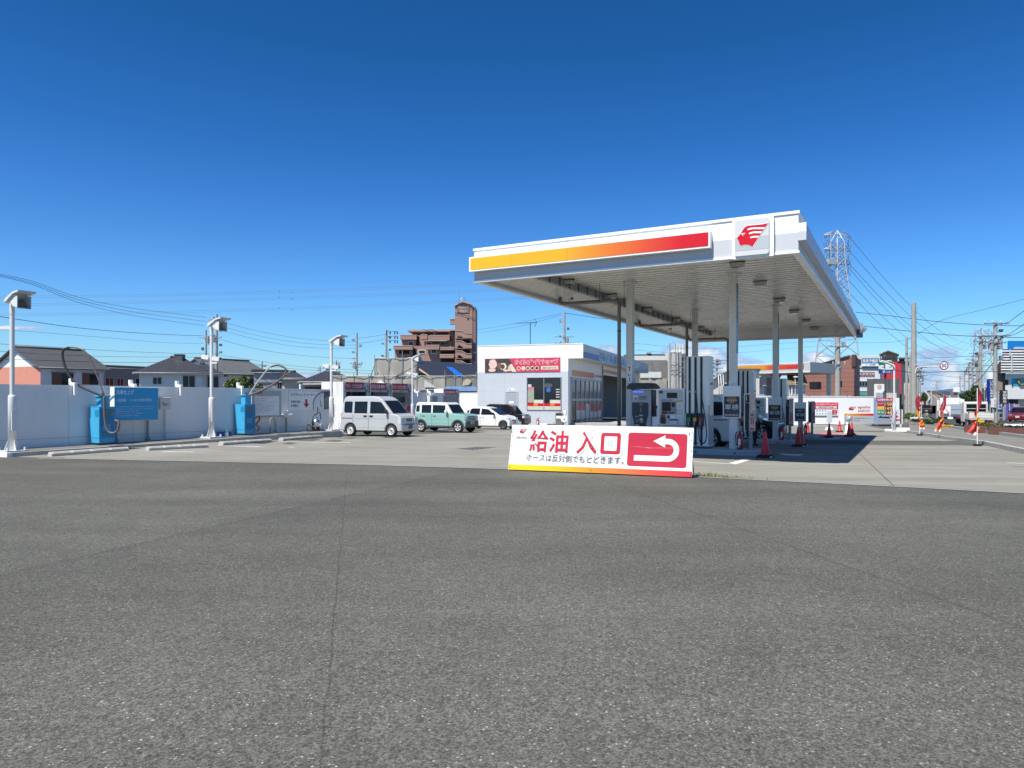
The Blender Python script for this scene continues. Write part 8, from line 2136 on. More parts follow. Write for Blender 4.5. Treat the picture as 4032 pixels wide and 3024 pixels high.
o = thing('gable_building', 'brown building with a gabled roof standing farthest behind the red facade', 'building', gx(3468, 190), 0); p = gx(3468, 190)
X = lambda px: S(px, 190)-p.x
Zb = lambda py: tz(py, 190, p)
m = MB(); TAN = M('tan_wall', (.36, .25, .16), .6, 0, .06, .6); m.prism([(X(3472), -.5), (X(3534), -.5), (X(3534), Zb(1395)), (X(3497), Zb(1384)), (X(3472), Zb(1396))], 0, 8, TAN); m.box(X(3460), X(3480), -1, 4, -.5, Zb(1420), TAN); m.build('wall', o)
m = MB(); m.prism([(X(3461), Zb(1399)), (X(3497), Zb(1383)), (X(3539), Zb(1397)), (X(3539), Zb(1394)), (X(3497), Zb(1379.5)), (X(3461), Zb(1395))], -1.2, 8, M('eave_grey', (.30, .32, .30), .6)); m.build('roof', o)
m = MB(); m.box(X(3480), X(3487), -.1, 0, Zb(1404), Zb(1398), WHITE2); m.box(X(3520), X(3525), -.1, 0, Zb(1415), Zb(1411), FRM); m.build('window', o)
# shrouded block and pale stands in front of the school
Yc = 88
o = thing('shrouded_building', 'low building shrouded in dark grey sheeting behind the price board', 'building', gx(3414, Yc), 0); p = gx(3414, Yc)
X = lambda px: S(px, Yc)-p.x
Zb = lambda py: tz(py, Yc, p)
SHEET = M('dark_sheeting', (.115, .115, .115), .7, 0, .2, .8, .4, 5)
m = MB(); m.box(X(3416), X(3541), .3, 8, -.5, Zb(1496), SHEET); m.box(X(3541), X(3556), 2, 9, -.5, Zb(1551), SHEET); m.build('wall', o)
net(o, X(3414), X(3543), 0, -.3, Zb(1491), SHEET, 4, 'sheeting', .25); net(o, X(3541), X(3562), 1.5, -.3, Zb(1552), SHEET, 2, 'sheeting', .15)
o, w, H, p = mono(3442, 3485, 1512, 1570, 76, 'advertising_sign', 'white advertising panel with a pale round emblem in front of the dark sheeting', 'sign', WHITE2, .3)
X = lambda px: S(px, 76)-p.x
Zb = lambda py: tz(py, 76, p)
m = MB(); m.poly([(X(3463)+.26*math.cos(t*.35), Zb(1524)+.26*math.sin(t*.35)) for t in range(18)], -.01, M('faded_tan', (.55, .48, .38), .5, 0, .2, 9)); m.box(X(3447), X(3480), -.03, 0, Zb(1564), Zb(1545), M('panel_grey', (.55, .57, .58), .5)); m.text('営業時間のご案内', X(3450), X(3477), Zb(1554), Zb(1549), -.04, GINK); m.text('店舗改装中', X(3450), X(3472), Zb(1562), Zb(1557), -.04, GINK); m.build('lettering', o)
o, w, H, p = mono(3487, 3530, 1547, 1600, 78, 'advertising_sign', 'low cream panel with a faint flower emblem right of the convenience store pole', 'sign', M('cream_panel', (.66, .65, .60), .5, 0, .08, 2), .3)
m = MB(); X = lambda px: S(px, 78)-p.x
for k in range(8): m.poly([(X(3505)+.1*math.cos(k*.785), tz(1557, 78, p)+.1*math.sin(k*.785)), (X(3505)+.38*math.cos(k*.785-.2), tz(1557, 78, p)+.3*math.sin(k*.785-.2)), (X(3505)+.38*math.cos(k*.785+.2), tz(1557, 78, p)+.3*math.sin(k*.785+.2))], -.01, M('faded_tan2', (.56, .52, .40), .5))
m.build('emblem', o)
mono(3520, 3541, 1567, 1640, 70, 'garden_wall', 'white wall panel between the lamp post and the dark sheeting', 'wall', WHITE, .3)
MB.SHEAR = 0
# convenience store sign
o, p = fthing(3492, 74, 'store_sign', 'convenience store sign with green white and blue bands on a dark pole', 'sign')
X = lambda px: S(px, 74)-p.x
Zb = lambda py: tz(py, 74, p)
m = MB(); m.cyl((0, .3, -.2), (0, .3, Zb(1440)), .10, DGREY, n=10); m.build('pole', o)
m = MB(); m.box(X(3469), X(3515), 0, .5, Zb(1438), Zb(1424), M('store_green', '#0f8f3c', .35)); m.box(X(3469), X(3515), 0, .5, Zb(1455), Zb(1438), WHITE2); m.box(X(3469), X(3515), 0, .5, Zb(1471), Zb(1455.3), M('store_blue', '#1a57a8', .35))
m.text('FamilyMart', X(3472), X(3512), Zb(1451), Zb(1443), -.012, M('store_text_blue', '#1676c0', .4), off=.03); m.text('酒', X(3475), X(3485), Zb(1468), Zb(1459), -.012, WHITE2, off=.04); m.text('たばこ', X(3490), X(3511), Zb(1467), Zb(1460), -.012, WHITE2, off=.03); m.build('sign_panel', o)
m = MB(); m.tube(smooth([(X(3469), .2, Zb(1424)), (X(3478), .1, Zb(1421)), (X(3490), .1, Zb(1423)), (X(3504), .1, Zb(1421)), (X(3517), .2, Zb(1425))]), .06, WHITE2, 5); m.build('lamp_rail', o)
# speed limit sign on its arm
o, p = fthing(3716, 64, 'speed_limit_sign', 'round red rimmed speed limit sign reading 50 hanging over the road', 'road sign')
Zb = lambda py: tz(py, 64, p); zc = Zb(1439)
R_ = 17.5/F*64
m = MB(); m.cyl((0, 0, zc), (0, -.03, zc), R_, WHITE2, n=36); m.lathe([(R_*.80, -.045), (R_, -.045), (R_, -.02), (R_*.80, -.02)], M('traffic_red', '#b8202c', .4), 36, c=(0, 0, zc), axis='y', ring=True); m.text('50', -R_*.50, R_*.50, zc-R_*.36, zc+R_*.36, -.05, M('traffic_blue', '#1f3f92', .4), off=.02); m.build('sign_disc', o)
xa = S(3606, 64)-p.x
m = MB(); m.tube(smooth([(xa, .1, Zb(1470)), (xa+.12, .1, Zb(1452)), (xa+.5, .1, Zb(1445.5)), (0, .1, Zb(1444))], 6), .045, PGREY, 8); m.tube([(xa-.2, .1, Zb(1434.5)), (0, .1, Zb(1434))], .03, PGREY, 6); m.cyl((0, .05, zc-R_), (0, .05, zc+R_), .03, PGREY, n=6); m.build('arm', o)
# lights over the road, small signs
o, p = fthing(3628, 74, 'road_sign', 'small pink faded round road sign on a thin post beside the first flag', 'road sign')
Zb = lambda py: tz(py, 74, p); m = MB(); m.cyl((0, 0, 0), (0, 0, Zb(1588)), .045, PGREY, n=6); m.build('pole', o)
m = MB(); m.poly([(.26*math.cos(t*.3), Zb(1588)+.20*math.sin(t*.3)) for t in range(21)], -.06, M('faded_pink', (.62, .25, .28), .5)); m.box(-.16, .16, -.065, -.06, Zb(1589), Zb(1587), WHITE2); m.cyl((0, -.055, Zb(1588)), (0, -.04, Zb(1588)), .2, M('faded_pink', (.62, .25, .28), .5), n=20); m.build('sign_disc', o)
o, p = fthing(3564, 80, 'stop_sign', 'round no entry style sign right of the cream building', 'road sign'); m = MB(); zc = tz(1566, 80, p); m.cyl((0, 0, 0), (0, 0, zc), .05, PGREY, n=6); m.build('pole', o); m = MB(); m.cyl((0, -.06, zc), (0, -.03, zc), .16, M('traffic_red', '#b8202c', .4), n=20); m.box(-.1, .1, -.07, -.06, zc-.03, zc+.03, WHITE2); m.build('sign_disc', o)
for px, Y, pyt, l in ((3667, 170, 1511, 'slender street light standing at the flyover kerb'), (3878, 100, 1510, 'small street light by the roadside trees')):
    o, p = fthing(px, Y, 'street_lamp', l, 'street lamp', 0, 'street lights along the road'); h_ = tz(pyt, Y, p)
    m = MB(); m.tube(smooth([(0, 0, 0), (0, 0, h_*.9), (.2, 0, h_*.98), (1.3, 0, h_)], 4), .11, PGREY, 6); m.build('pole', o); m = MB(); m.box(1.2, 2.2, -.15, .15, h_-.08, h_+.08, PGREY); m.build('lamp_head', o)
# ---------------------------------------------------------------- road, flyover, planters, flags
def ribbon(name, L_, R__, mat, dz=0):
    m = MB(); n = len(L_); v = list(L_)+list(R__)
    m.add(v, [(i, n+i, n+i+1, i+1) for i in range(n-1)], mat); return m.build(name)
def lerp_px(pts, k=6):
    out = []
    for (a, b) in zip(pts, pts[1:]):
        for i in range(k): t = i/k; out.append(tuple(a[j]*(1-t)+b[j]*t for j in range(3)))
    out.append(pts[-1]); return out
near_l = [gx(4300, 24), gx(4000, 34), gx(3840, 46), gx(3705, 72), gx(3662, 110), gx(3655, 150)]
near_r = [gx(6200, 24), gx(5600, 34), gx(4850, 46), gx(4200, 72), gx(3900, 110), gx(3772, 150)]
struct(ribbon('road', [q+Vector((0, 0, .06+.0022*max(0, q.y-46))) for q in near_l], [q+Vector((0, 0, .06+.0022*max(0, q.y-46))) for q in near_r], ROADM))
FL = [at(*q) for q in lerp_px([(3655, 1597, 150), (3657, 1592, 170), (3662, 1583, 190), (3663, 1574, 215), (3656, 1562, 245), (3645, 1551, 280), (3636, 1546.5, 320), (3628, 1545, 360)])]
FR_ = [at(*q) for q in lerp_px([(3772, 1597, 150), (3752, 1590, 170), (3735, 1580, 190), (3720, 1569, 215), (3704, 1559, 245), (3683, 1549.5, 280), (3664, 1545.5, 320), (3650, 1544.5, 360)])]
FLY = M('flyover_asphalt', (.16, .155, .15), .85, 0, .12, .3)
struct(ribbon('flyover_road', FL, FR_, FLY))
mid = [FL[i].lerp(FR_[i], .48)+Vector((0, 0, .03)) for i in range(len(FL))]
struct(ribbon('flyover_line', [q+Vector((-.2, 0, 0)) for q in mid], [q+Vector((.25, 0, 0)) for q in mid], M('line_orange', (.50, .27, .14), .7)))
def parapet(pts, h, dn, mat, name, label, th=.5):
    m = MB(); n = len(pts); v = []
    for q in pts: v += [q+Vector((-th, 0, h)), q+Vector((0, 0, h)), q+Vector((0, 0, -dn)), q+Vector((-th, 0, -dn))]
    f = []
    for i in range(n-1):
        for k in range(4): f.append((4*i+k, 4*i+(k+1) % 4, 4*i+4+(k+1) % 4, 4*i+4+k))
    m.add(v, f+[(0, 3, 2, 1)], mat); return tag(m.build(name), label, 'parapet')
parapet(FL[:-8], .9, 9, CONC, 'flyover_parapet', 'curved concrete left side wall of the flyover')
parapet([q+Vector((.5, 0, 0)) for q in FR_], .9, 9, M('parapet_dark', (.14, .14, .13), .8, 0, .15, 1), 'flyover_parapet', 'dark right side wall of the flyover')
GRN1, GRN2 = (.018, .040, .012), (.060, .100, .028)
LEAF = foliage_mat('leaf_dark', GRN1, GRN2); LEAFB = foliage_mat('leaf_bush', (.035, .06, .012), (.13, .17, .04)); LEAFH = foliage_mat('hedge_leaf', (.05, .07, .02), (.16, .16, .055))
BARK = M('bark', (.10, .075, .05), .9, 0, .2, 6)
def crown(o, c, rad, n, leaf, mat, seed=1, nm='crown', clumps=9):
    rnd = random.Random(seed); m = MB(); cl = []
    for _ in range(clumps):
        d = Vector((rnd.gauss(0, 1), rnd.gauss(0, 1), rnd.gauss(0, .8))).normalized()*rnd.uniform(.25, .75)
        cl.append((Vector((d.x*rad[0], d.y*rad[1], d.z*rad[2])), rnd.uniform(.32, .55)))
    for _ in range(n):
        q, s = rnd.choice(cl); d = Vector((rnd.gauss(0, 1), rnd.gauss(0, 1), rnd.gauss(0, 1))).normalized()*rnd.uniform(.6, 1.05)
        p = Vector(c)+q+Vector((d.x*rad[0]*s, d.y*rad[1]*s, d.z*rad[2]*s))
        a = Vector((rnd.gauss(0, 1), rnd.gauss(0, 1), rnd.gauss(0, .6))).normalized(); b = a.orthogonal().normalized(); b = Matrix.Rotation(rnd.uniform(0, 6.28), 3, a) @ b; e = a.cross(b)
        l = leaf*rnd.uniform(.6, 1.3)
        m.add([p-b*l, p-e*l*.45, p+b*l, p+e*l*.45], [(0, 1, 2, 3)], mat)
    return m.build(nm, o)
def tree(px, Y, py0, py1, wpx, label, n=900, leaf=.22, mat=None, seed=1, grp=None, name='tree'):
    o, p = fthing(px, Y, name, label, 'tree', 0, grp); zt, zb = tz(py0, Y, p), tz(py1, Y, p); rx = wpx/2/F*Y
    c = (0, 0, (zt+zb)/2); rad = (rx*.85, rx*.8, (zt-zb)/2*.85)
    crown(o, c, rad, n, leaf, mat or LEAF, seed)
    m = MB(); m.tube([(0, 0, -.2), (.05, 0, (zb+.2)*.6), (0, 0, c[2])], [.2*rx*.4+.08, .12*rx*.4+.05, .03], BARK, 7)
    for k in range(4): a = k*1.6+seed; m.tube([(0, 0, zb*.6+.2*rad[2]), (rad[0]*.5*math.cos(a), rad[1]*.5*math.sin(a), c[2]+rad[2]*.2)], [.06*rx*.4+.03, .015], BARK, 5)
    m.build('trunk', o); return o
tree(935, 62, 1462, 1545, 130, 'leafy green bush tree above the wall beside the second utility pole', 2600, .16, LEAFB, 3)
tree(1010, 60, 1508, 1550, 60, 'small leafy shrub at the foot of the box shaped house', 700, .13, LEAFB, 5)
for i, (px, Y, a, b, w, l) in enumerate(((3852, 120, 1505, 1600, 70, 'dark tree behind the white flatbed truck'), (3885, 105, 1520, 1600, 60, 'dark tree left of the blue vertical sign'), (3820, 150, 1525, 1600, 60, 'dark tree between the crane truck and the flatbed truck'), (3634, 160, 1540, 1605, 46, 'dark bushy tree beside the left flyover wall'), (3618, 130, 1560, 1610, 40, 'low dark tree behind the first flag'), (3902, 92, 1570, 1620, 40, 'small dark tree at the foot of the blue vertical sign'), (3800, 190, 1535, 1590, 50, 'distant dark tree at the right of the flyover'))):
    tree(px, Y, a, b, w, l, 2600, .20, LEAF, 11+i, 'dark trees along the road')
def shrub(px0, px1, py0, py1, Y, name, label, mat, n=900, leaf=.06, dep=.7, flowers=None):
    a, b = S(px0, Y), S(px1, Y); c = (a+b)/2; g = G(c, Y)+.15; zt = z_at(py0, Y); zb = z_at(py1, Y)
    o = thing(name, label, 'shrub', (c, Y, zb), 0); H = zt-zb
    crown(o, (0, 0, H*.5), ((b-a)/2*.9, dep, H*.55), n, leaf, mat, int(px0), 'foliage', 14)
    m = MB(); m.tube([(0, 0, 0), (0, 0, H*.5)], .03, BARK, 5); m.build('stem', o)
    if flowers:
        m = MB(); rnd = random.Random(4)
        for _ in range(220):
            p = Vector((rnd.uniform(-1, 1)*(b-a)/2, rnd.uniform(-dep, dep*.3), H*rnd.uniform(.75, 1.1))); m.lathe([(.02, -.02), (.05, .0), (.02, .02)], flowers, 5, c=tuple(p))
        m.build('flowers', o)
    return o
PLB = stripe_mat('planter_brick', (.20, .085, .07), (.09, .05, .045), .09, 'z', .7, .14, .4, .15)
def planter(px0, px1, py0, py1, Y, label, kind=PLB, dep=1.2, soil=True):
    a, b = S(px0, Y), S(px1, Y); zt, zb = z_at(py0, Y), z_at(py1, Y)
    o = thing('planter_box', label, 'planter', (a, Y, zb), 0, 'brick planters along the pavement')
    m = MB(); m.box(0, b-a, 0, dep, -.1, zt-zb, kind); m.build('box', o)
    m = MB(); m.box(.05, b-a-.05, .05, dep-.05, zt-zb-.03, zt-zb+.02, M('soil', (.06, .045, .03), .9, 0, .3, 6)); m.build('soil', o); return o
planter(3852, 3912, 1676, 1697, 38, 'brick planter with mossy plants left of the tall hedge')
planter(3958, 4150, 1685, 1706, 34.5, 'long brick planter with white flowers under the red car')
shrub(3850, 3905, 1663, 1678, 38.3, 'low_shrub', 'low yellow green plants in the left brick planter', LEAFB, 700, .05)
shrub(3900, 3975, 1664, 1702, 36.5, 'hedge', 'square brownish hedge between the two brick planters', LEAFH, 2200, .05, .8)
shrub(3938, 3965, 1672, 1704, 35.4, 'hedge', 'smaller rounded hedge in front of the square one', LEAFH, 900, .045, .4)
shrub(3960, 4080, 1672, 1687, 35, 'flower_bed', 'bed of small white flowers in the long brick planter', LEAFB, 900, .05, .5, WHITE2)
shrub(3636, 3685, 1651, 1668, 49, 'low_shrub', 'low round shrub behind the second flag pole', LEAF, 1000, .07, .9)
shrub(3555, 3600, 1623, 1652, 62, 'low_shrub', 'grassy shrub strip left of the thick roadside pole', LEAFB, 900, .09, 1.2)
shrub(3588, 3620, 1645, 1662, 58, 'low_shrub', 'tuft with pale flowers at the foot of the thick roadside pole', LEAFH, 500, .07, .6, WHITE2)
# planter bed with its kerb between pavement and road
bed = [gp(3576, 1664, .15), gp(3700, 1679, .15), gp(3852, 1701, .15), gp(4032, 1726, .15), gp(4300, 1760, .15)]
m = MB()
for a, b in zip(bed, bed[1:]):
    d = (b-a).normalized(); nn = Vector((-d.y, d.x, 0)); nn = nn if nn.x > 0 else -nn
    v = [a, b, b+nn*.15, a+nn*.15]; m.add([q+Vector((0, 0, -.2)) for q in v]+[q+Vector((0, 0, .14)) for q in v], [(4, 5, 6, 7), (0, 1, 5, 4), (1, 2, 6, 5), (2, 3, 7, 6), (3, 0, 4, 7)], CONC)
struct(m.build('kerb'))
m = MB()
for a, b in zip(bed, bed[1:]):
    d = (b-a).normalized(); nn = Vector((-d.y, d.x, 0)); nn = nn if nn.x > 0 else -nn
    m.add([a+nn*.15+Vector((0, 0, .06)), b+nn*.15+Vector((0, 0, .06)), b+nn*1.1+Vector((0, 0, .06)), a+nn*1.1+Vector((0, 0, .06))], [(0, 1, 2, 3)], M('bed_earth', (.11, .105, .07), .9, 0, .3, 3))
struct(m.build('planting_bed'))
q = gp(3727, 1682, .2); m = MB(); m.rbox(-.45, .45, -.1, .1, 0, .16, .05, YELLOW); m.box(-.3, .3, -.105, -.1, .05, .09, INK)
tag(m.build('kerb_marker', None, loc=q), 'yellow kerb block on the pavement edge behind the middle flag', 'kerb marker')
# yellow protection sleeve on the thick pole
q = gx(3606, 65); m = MB(); m.box(-.09, .09, -.35, -.25, .2, z_at(1578, 65)-q.z, YELLOW); m.box(-.095, .095, -.36, -.35, .3, .5, BLACK)
tag(m.build('pole_guard', None, loc=q), 'yellow guard strip on the thick roadside pole', 'pole guard')
# twisted advertising flags
FLAGM = bpy.data.materials.new('flag_print'); FLAGM.use_nodes = True
def flagmat():
    nt = FLAGM.node_tree; N, L = nt.nodes, nt.links; b = N['Principled BSDF']; b.inputs['Roughness'].default_value = .6
    tc = N.new('ShaderNodeTexCoord'); mp = N.new('ShaderNodeMapping'); mp.inputs['Scale'].default_value = (3, 3, 2.2); L.new(tc.outputs['Object'], mp.inputs[0])
    no = N.new('ShaderNodeTexNoise'); no.inputs['Scale'].default_value = 1.6; no.inputs['Detail'].default_value = 1.5; L.new(mp.outputs[0], no.inputs['Vector'])
    cr = N.new('ShaderNodeValToRGB'); e = cr.color_ramp.elements; cr.color_ramp.interpolation = 'CONSTANT'
    e[0].position, e[0].color = 0, (*lin('#d8202a'), 1); e[1].position, e[1].color = .51, (*lin('#f0b020'), 1)
    k = e.new(.60); k.color = (*lin('#e0301c'), 1); k = e.new(.78); k.color = (*lin('#8c5a10'), 1)
    L.new(no.outputs[0], cr.inputs[0]); L.new(cr.outputs[0], b.inputs['Base Color'])
flagmat()
FLW = M('flag_white', (.62, .60, .62), .6, 0, .1, 3); FLC = M('flag_crimson', '#a8203c', .6, 0, .12, 3)
def flag(px, py, pytop, pts, label, polemat):
    q = gp(px, py); Y = q.y
    o = thing('advertising_flag', label, 'flag', q, 0, 'twisted advertising flags on the kerb')
    m = MB(); m.cyl((0, 0, 0), (0, 0, tz(pytop, Y, q)), .014, polemat, n=6); m.build('pole', o)
    m = MB(); m.box(-.10, .10, -.1, .1, 0, .08, BLACK); m.build('base_weight', o)
    n = len(pts); rows = []
    fine = [tuple(v) for v in smooth(pts, 5)]
    for i, (fx_, fy, fw) in enumerate(fine):
        t = i/(len(fine)-1); c = Vector(((fx_-CX)/F*Y-q.x, 0, tz(fy, Y, q))); ang = 8.5*max(0, .62-t)**.9+.25
        hw = fw/F*Y; row = []
        for k in range(7):
            s = (k/6-.5)*2; row.append(c+Vector((s*hw*(.7+.3*abs(math.cos(ang))), s*hw*.9*math.sin(ang)+.05*math.sin(s*5+ang), .03*math.sin(s*4+t*20))))
        rows.append(row)
    for nm, i0, i1, mt in (('upper_cloth', 0, int(len(fine)*.34), FLC), ('printed_cloth', int(len(fine)*.34), int(len(fine)*.9), FLAGM), ('hem', int(len(fine)*.9), len(fine)-1, FLW)):
        m = MB(); rs = rows[i0:i1+1]
        m.add([v for r in rs for v in r], [(j*7+k, j*7+k+1, (j+1)*7+k+1, (j+1)*7+k) for j in range(len(rs)-1) for k in range(6)], mt, True); m.build(nm, o)
flag(3621, 1716, 1550, [(3617, 1560, 5), (3612, 1580, 7), (3614, 1605, 7), (3622, 1626, 9), (3618, 1645, 11), (3625, 1658, 9), (3628, 1672, 11), (3632, 1683, 9), (3631, 1689, 8)], 'small red and yellow twisted flag on a white pole, leftmost of three', WHITE)
flag(3714, 1727, 1555, [(3721, 1558, 2), (3719, 1578, 4), (3714, 1600, 9), (3708, 1618, 10), (3712, 1635, 10), (3712, 1652, 8), (3704, 1668, 12), (3698, 1682, 14), (3694, 1692, 14), (3690, 1697, 10)], 'red yellow twisted flag on a grey pole, middle of three', MGREY)
flag(3848, 1757, 1528, [(3854, 1536, 2), (3859, 1560, 6), (3856, 1590, 7), (3849, 1612, 9), (3842, 1632, 14), (3852, 1650, 17), (3845, 1668, 10), (3840, 1682, 16), (3830, 1698, 22), (3828, 1706, 20), (3826, 1712, 12)], 'largest red yellow twisted flag nearest the camera', WHITE)
# shops at the right edge
Ys = 92; MB.SHEAR = .68
o = thing('optician_shop', 'white shop with a slatted upper screen and a glasses emblem on turquoise', 'shop', gx(3958, Ys), 0); p = gx(3958, Ys)
X = lambda px: S(px, Ys)-p.x
Zb = lambda py: tz(py, Ys, p)
m = MB(); m.box(X(3958), X(4300), 0, 10, Zb(1571), Zb(1472), M('shop_wall', stripe_mat and (.66, .67, .66), .6, 0, .05, 1)); m.box(X(3970), X(4300), 1.5, 10, -.5, Zb(1571), M('shop_under', (.55, .55, .54), .6, 0, .05, 1)); m.box(X(3925), X(3960), 1, 9, -.5, Zb(1430), M('shop_brown', (.30, .25, .21), .6, 0, .08, 1)); m.build('wall', o)
m = MB(); m.add([(X(3920), .5, Zb(1466)), (X(3960), .5, Zb(1478)), (X(3950), .5, Zb(1418)), (X(3934), .5, Zb(1424)), (X(3920), 3, Zb(1466)), (X(3960), 3, Zb(1478)), (X(3950), 3, Zb(1418)), (X(3934), 3, Zb(1424))], [(0, 1, 2, 3), (7, 6, 5, 4), (0, 3, 7, 4), (1, 5, 6, 2)], M('dark_roof_slab', (.07, .06, .055), .6)); m.build('roof', o)
m = MB(); m.box(X(3946), X(4300), -.5, -.45, Zb(1470), Zb(1376), M('screen_dark', (.03, .04, .09), .5)); m.build('screen_backing', o)
for k in range(9):
    m = MB(); yy = 1381+k*10.3; m.box(X(3941), X(4300), -.75, -.55, Zb(yy+5), Zb(yy), WHITE); m.build('slat', o)
for px in (3977, 3983):
    m = MB(); m.box(X(px)-.1, X(px)+.1, -.95, -.76, Zb(1468 if px > 3980 else 1404), Zb(1378 if px < 3980 else 1398), LGREY); m.build('screen_post', o)
TQ = M('turquoise', '#26b4d2', .4, 0, .05, 1)
m = MB(); m.box(X(3985), X(4120), -.05, 0, Zb(1519), Zb(1490), TQ); m.box(X(3957), X(3971), -.04, 0, Zb(1515), Zb(1495), GLASS)
gl = [(X(4009)+.0, Zb(1496)), (X(4040), Zb(1494)), (X(4044), Zb(1502)), (X(4036), Zb(1514)), (X(4020), Zb(1516)), (X(4012), Zb(1508))]
m.tube([(a, -.12, b) for a, b in gl+[gl[0]]], .14, M('brass_frame', (.40, .32, .12), .4, .3), 5); m.build('sign_panel', o)
m = MB(); m.box(X(3975), X(4010), 1.4, 1.5, -.2, Zb(1573), GLASS); m.build('window', o)
MB.SHEAR = .68
o, p = fthing(4010, 110, 'roof_sign', 'plain bright blue sign box above the slatted screen', 'sign'); X = lambda px: S(px, 110)-p.x
m = MB(); m.box(X(3968), X(4200), 0, 3, tz(1378, 110, p), tz(1342, 110, p), M('roof_sign_blue', '#1488d8', .35, 0, .04, 1)); m.box(X(3970), X(3972), .2, .4, -.2, tz(1378, 110, p), STEEL); m.build('box', o)
m = MB(); [m.box(X(3990+2*k), X(4050), -.02, 0, tz(1374-3*k, 110, p), tz(1372.5-3*k, 110, p), WHITE2) for k in range(3)]; m.build('stripes', o)
MB.SHEAR = 0
def vsign(px0, px1, py0, py1, Y, label, mat, word, tcol, base=None):
    a = gx(px0, Y); o = thing('vertical_sign', label, 'sign', a, 0); w = S(px1, Y)-S(px0, Y); zt, zb = tz(py0, Y, a), tz(py1, Y, a)
    m = MB(); m.box(0, w, 0, .4, zb, zt, mat); m.build('panel', o)
    m = MB(); m.cyl((w/2, .2, -.2), (w/2, .2, zb), .1, MGREY, n=6); m.build('pole', o)
    if word:
        n = len(word); hh = (zt-zb)*.9/n; m = MB()
        for i, ch in enumerate(word): m.text(ch, w*.2, w*.8, zt-(i+.92)*hh-(zt-zb)*.04, zt-(i+.14)*hh-(zt-zb)*.04, -.02, tcol, off=.03)
        m.build('lettering', o)
    return o
vsign(3894, 3913, 1493, 1583, 88, 'tall blue vertical sign with white characters beside the transformer pole', NAVY, 'いちい信用金庫', WHITE2)
vsign(3892, 3913, 1465, 1492, 90, 'white box above the tall blue vertical sign', WHITE, '', WHITE2)
vsign(3945, 3967, 1536, 1590, 80, 'dark brown vertical sign with large white characters', M('sign_darkbrown', (.05, .025, .02), .5), '宮田眼科', WHITE2)
vsign(3930, 3944, 1542, 1612, 82, 'narrow pale blue directory sign behind the transformer pole', M('directory_blue', (.35, .52, .60), .5, 0, .15, 3), '歯科駐車場', NAVY)
vsign(3912, 3922, 1568, 1604, 69.6, 'small white notice strapped to the transformer pole', WHITE2, '注意', CRIMSON)
vsign(3884, 3893, 1535, 1600, 95, 'stack of small white plates left of the blue vertical sign', OFFW, 'P□P□', GINK)
for i, (px, l) in enumerate(((3957, 'purple banner flag nearest the dark brown sign'), (3975, 'purple and white banner flag in the middle of the shop row'), (3993, 'pale blue banner flag nearest the red car'))):
    o, p = fthing(px, 86-2*i, 'banner_flag', l, 'flag', 0, 'shop banner flags'); zt = tz(1590, 86, p); w = .55
    m = MB(); m.cyl((0, 0, -.1), (0, 0, zt+.1), .02, WHITE2, n=5); m.build('pole', o)
    m = MB(); v = [(w*a*1.0, .06*math.sin(a*6+b*3+i), zt*(.12+.88*b)) for b in (0, .25, .5, .75, 1) for a in (0, .25, .5, .75, 1)]; m.add(v, [(j*5+k, j*5+k+1, (j+1)*5+k+1, (j+1)*5+k) for j in range(4) for k in range(4)], (M('banner_purple', (.12, .11, .38), .6, 0, .5, 5), M('banner_violet', (.16, .15, .40), .6, 0, .6, 4), M('banner_pale', (.35, .42, .60), .6, 0, .5, 5))[i], True); m.build('cloth', o)
# far shop with a red roof line, distant buildings and hills
o, w, H, p = mono(3735, 3770, 1540, 1590, 260, 'distant_building', 'distant dark roofed shop with white signboard right of the flyover', 'building', M('far_shop', (.16, .15, .15), .6, 0, .2, .3), 10)
m = MB(); m.box(w*.5, w*1.15, -.5, 0, H*.95, H*1.2, WHITE); m.box(-1, w+2, -1, 0, H*.6, H*.68, OFFW); m.box(-1, w+2, -1, 0, H*.3, H*.36, CRIMSON); m.build('sign_board', o)
for i, (px, wd, py, l) in enumerate(((3640, 26, 1548, 'low distant pale block left of the flyover crest'), (3690, 30, 1552, 'low distant grey block below the hills'), (3790, 40, 1556, 'low distant white block behind the roadside trees'), (3560, 20, 1570, 'low distant block left of the roadside poles'))):
    mono(px, px+wd, py, 1600, 500+20*i, 'distant_building', l, 'building', M(f'far_block_{i}', ((.4, .4, .4), (.22, .23, .25), (.5, .5, .5), (.3, .3, .3))[i], .7, 0, .1, .2), 12)
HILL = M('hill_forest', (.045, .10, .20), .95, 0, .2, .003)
m = MB(); n = 80; Yh = 6000.0; prof = []
rnd = random.Random(9)
for i in range(n+1):
    px = 3300+1000*i/n
    t = (px-3740)/60; h = 1531+14*(1-math.exp(-t*t*.9)) if abs(px-3740) < 260 else 1545
    h = min(h, 1547-9*math.exp(-((px-3850)/70)**2)); prof.append((px, h+rnd.uniform(-.8, .8)+1.2*math.sin(px*.09)))
v = [at(px, py, Yh) for px, py in prof]+[Vector((at(px, 1560, Yh*.7).x, Yh*.7, -60)) for px, py in prof]+[at(px, 1560, Yh*1.2) for px, py in prof]
m.add(v, [(n+1+i, n+2+i, i+1, i) for i in range(n)]+[(i, i+1, 2*(n+1)+i+1, 2*(n+1)+i) for i in range(n)], HILL, True)
struct(m.build('hills'))
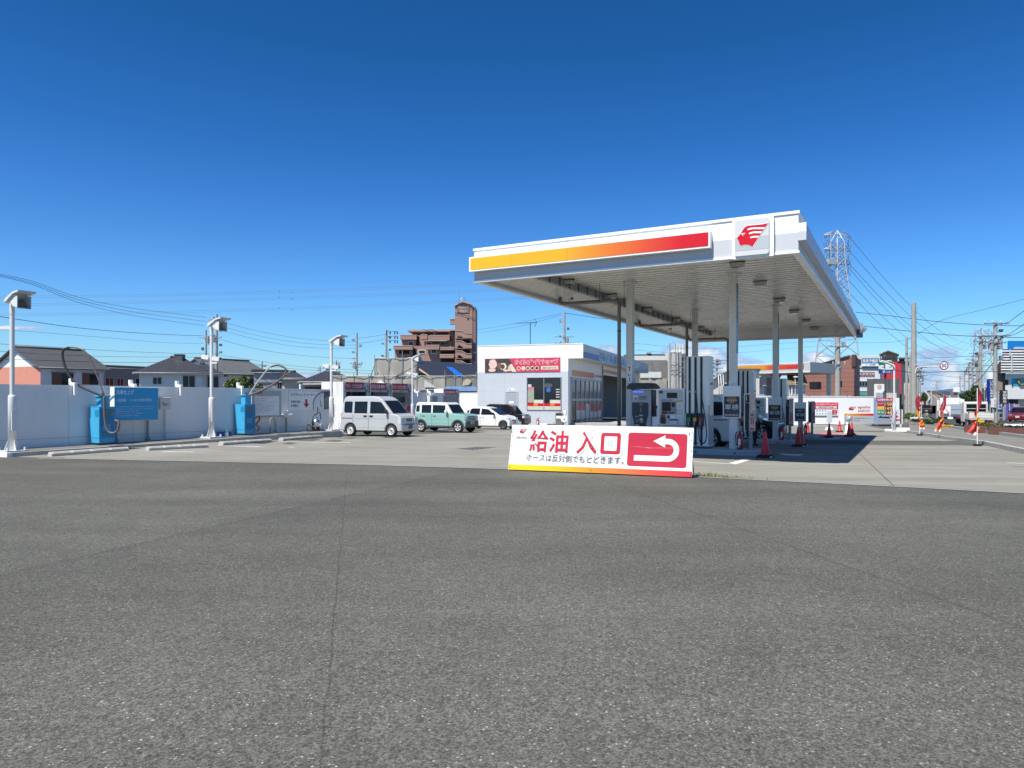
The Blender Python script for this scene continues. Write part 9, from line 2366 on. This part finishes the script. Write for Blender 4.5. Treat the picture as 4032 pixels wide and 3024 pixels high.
# pieces visible between the pumps
MB.SHEAR = .3
o, w, H, p = mono(2800, 2990, 1496, 1600, 75, 'small_house', 'white house with a sloping roof seen between the first and second pumps', 'house', M('house_cream', (.60, .57, .52), .6, 0, .06, 1), 8)
m = MB(); X = lambda px: S(px, 75)-p.x
m.prism([(X(2790), tz(1512, 75, p)), (X(2880), tz(1458, 75, p)), (X(2995), tz(1458, 75, p)), (X(2995), tz(1452, 75, p)), (X(2878), tz(1452, 75, p)), (X(2788), tz(1506, 75, p))], -.4, 8, M('eave_dark', (.10, .10, .10), .6)); m.prism([(X(2800), H-.01), (X(2880), tz(1459, 75, p)), (X(2990), tz(1459, 75, p)), (X(2990), H-.01)], .02, 7.9, M('house_cream', (.6, .57, .52))); m.build('roof', o)
win_frame(o, X(2850), X(2866), tz(1537, 75, p), tz(1514, 75, p), -.02, FRM, 1, .07)
for px in (2840, 2849, 2858): m = MB(); m.tube([(X(px), -1.2, 0), (X(px)-.3, -1.2, tz(1470, 75, p))], .05, STEEL, 5); m.cyl((X(px)-.3, -1.2, tz(1470, 75, p)), (X(px)-.3, -1.2, tz(1465, 75, p)), .12, PGREY, n=6); m.build('vent_pipe', o)
h = hgt(1513, 3015, 96)
house('tiled_house', 'small house with a blue grey tiled roof between the second and third pumps', hloc(3010, 96), .2, 3.2, 7, h, 1.4, TILE2, HWHITE, .4, .8, None, [('f', 1.0, 2.2, h-1.8, h-.4)])
o, w, H, p = mono(3106, 3172, 1515, 1620, 80, 'roadside_building', 'pale building with a brown tiled roof left of the brick building', 'building', M('pale_blue_wall', (.50, .53, .56), .6, 0, .05, 1), 8)
X = lambda px: S(px, 80)-p.x
m = MB(); m.add([(X(3102), -.5, tz(1516, 80, p)), (X(3180), -.5, tz(1516, 80, p)), (X(3180), 3.5, tz(1470, 80, p)), (X(3108), 3.5, tz(1470, 80, p))], [(0, 1, 2, 3)], tile_mat('roof_tiles_brown', (.24, .19, .12), .3, .4)); m.build('roof', o)
m = MB(); m.box(X(3115), X(3119), -.3, -.1, tz(1560, 80, p), tz(1524, 80, p), WHITE); m.box(X(3129), X(3131), -.3, -.1, tz(1560, 80, p), tz(1480, 80, p), WHITE); m.box(X(3123), X(3140), -.4, 0, tz(1486, 80, p), tz(1482, 80, p), WHITE); m.build('light_pole', o)
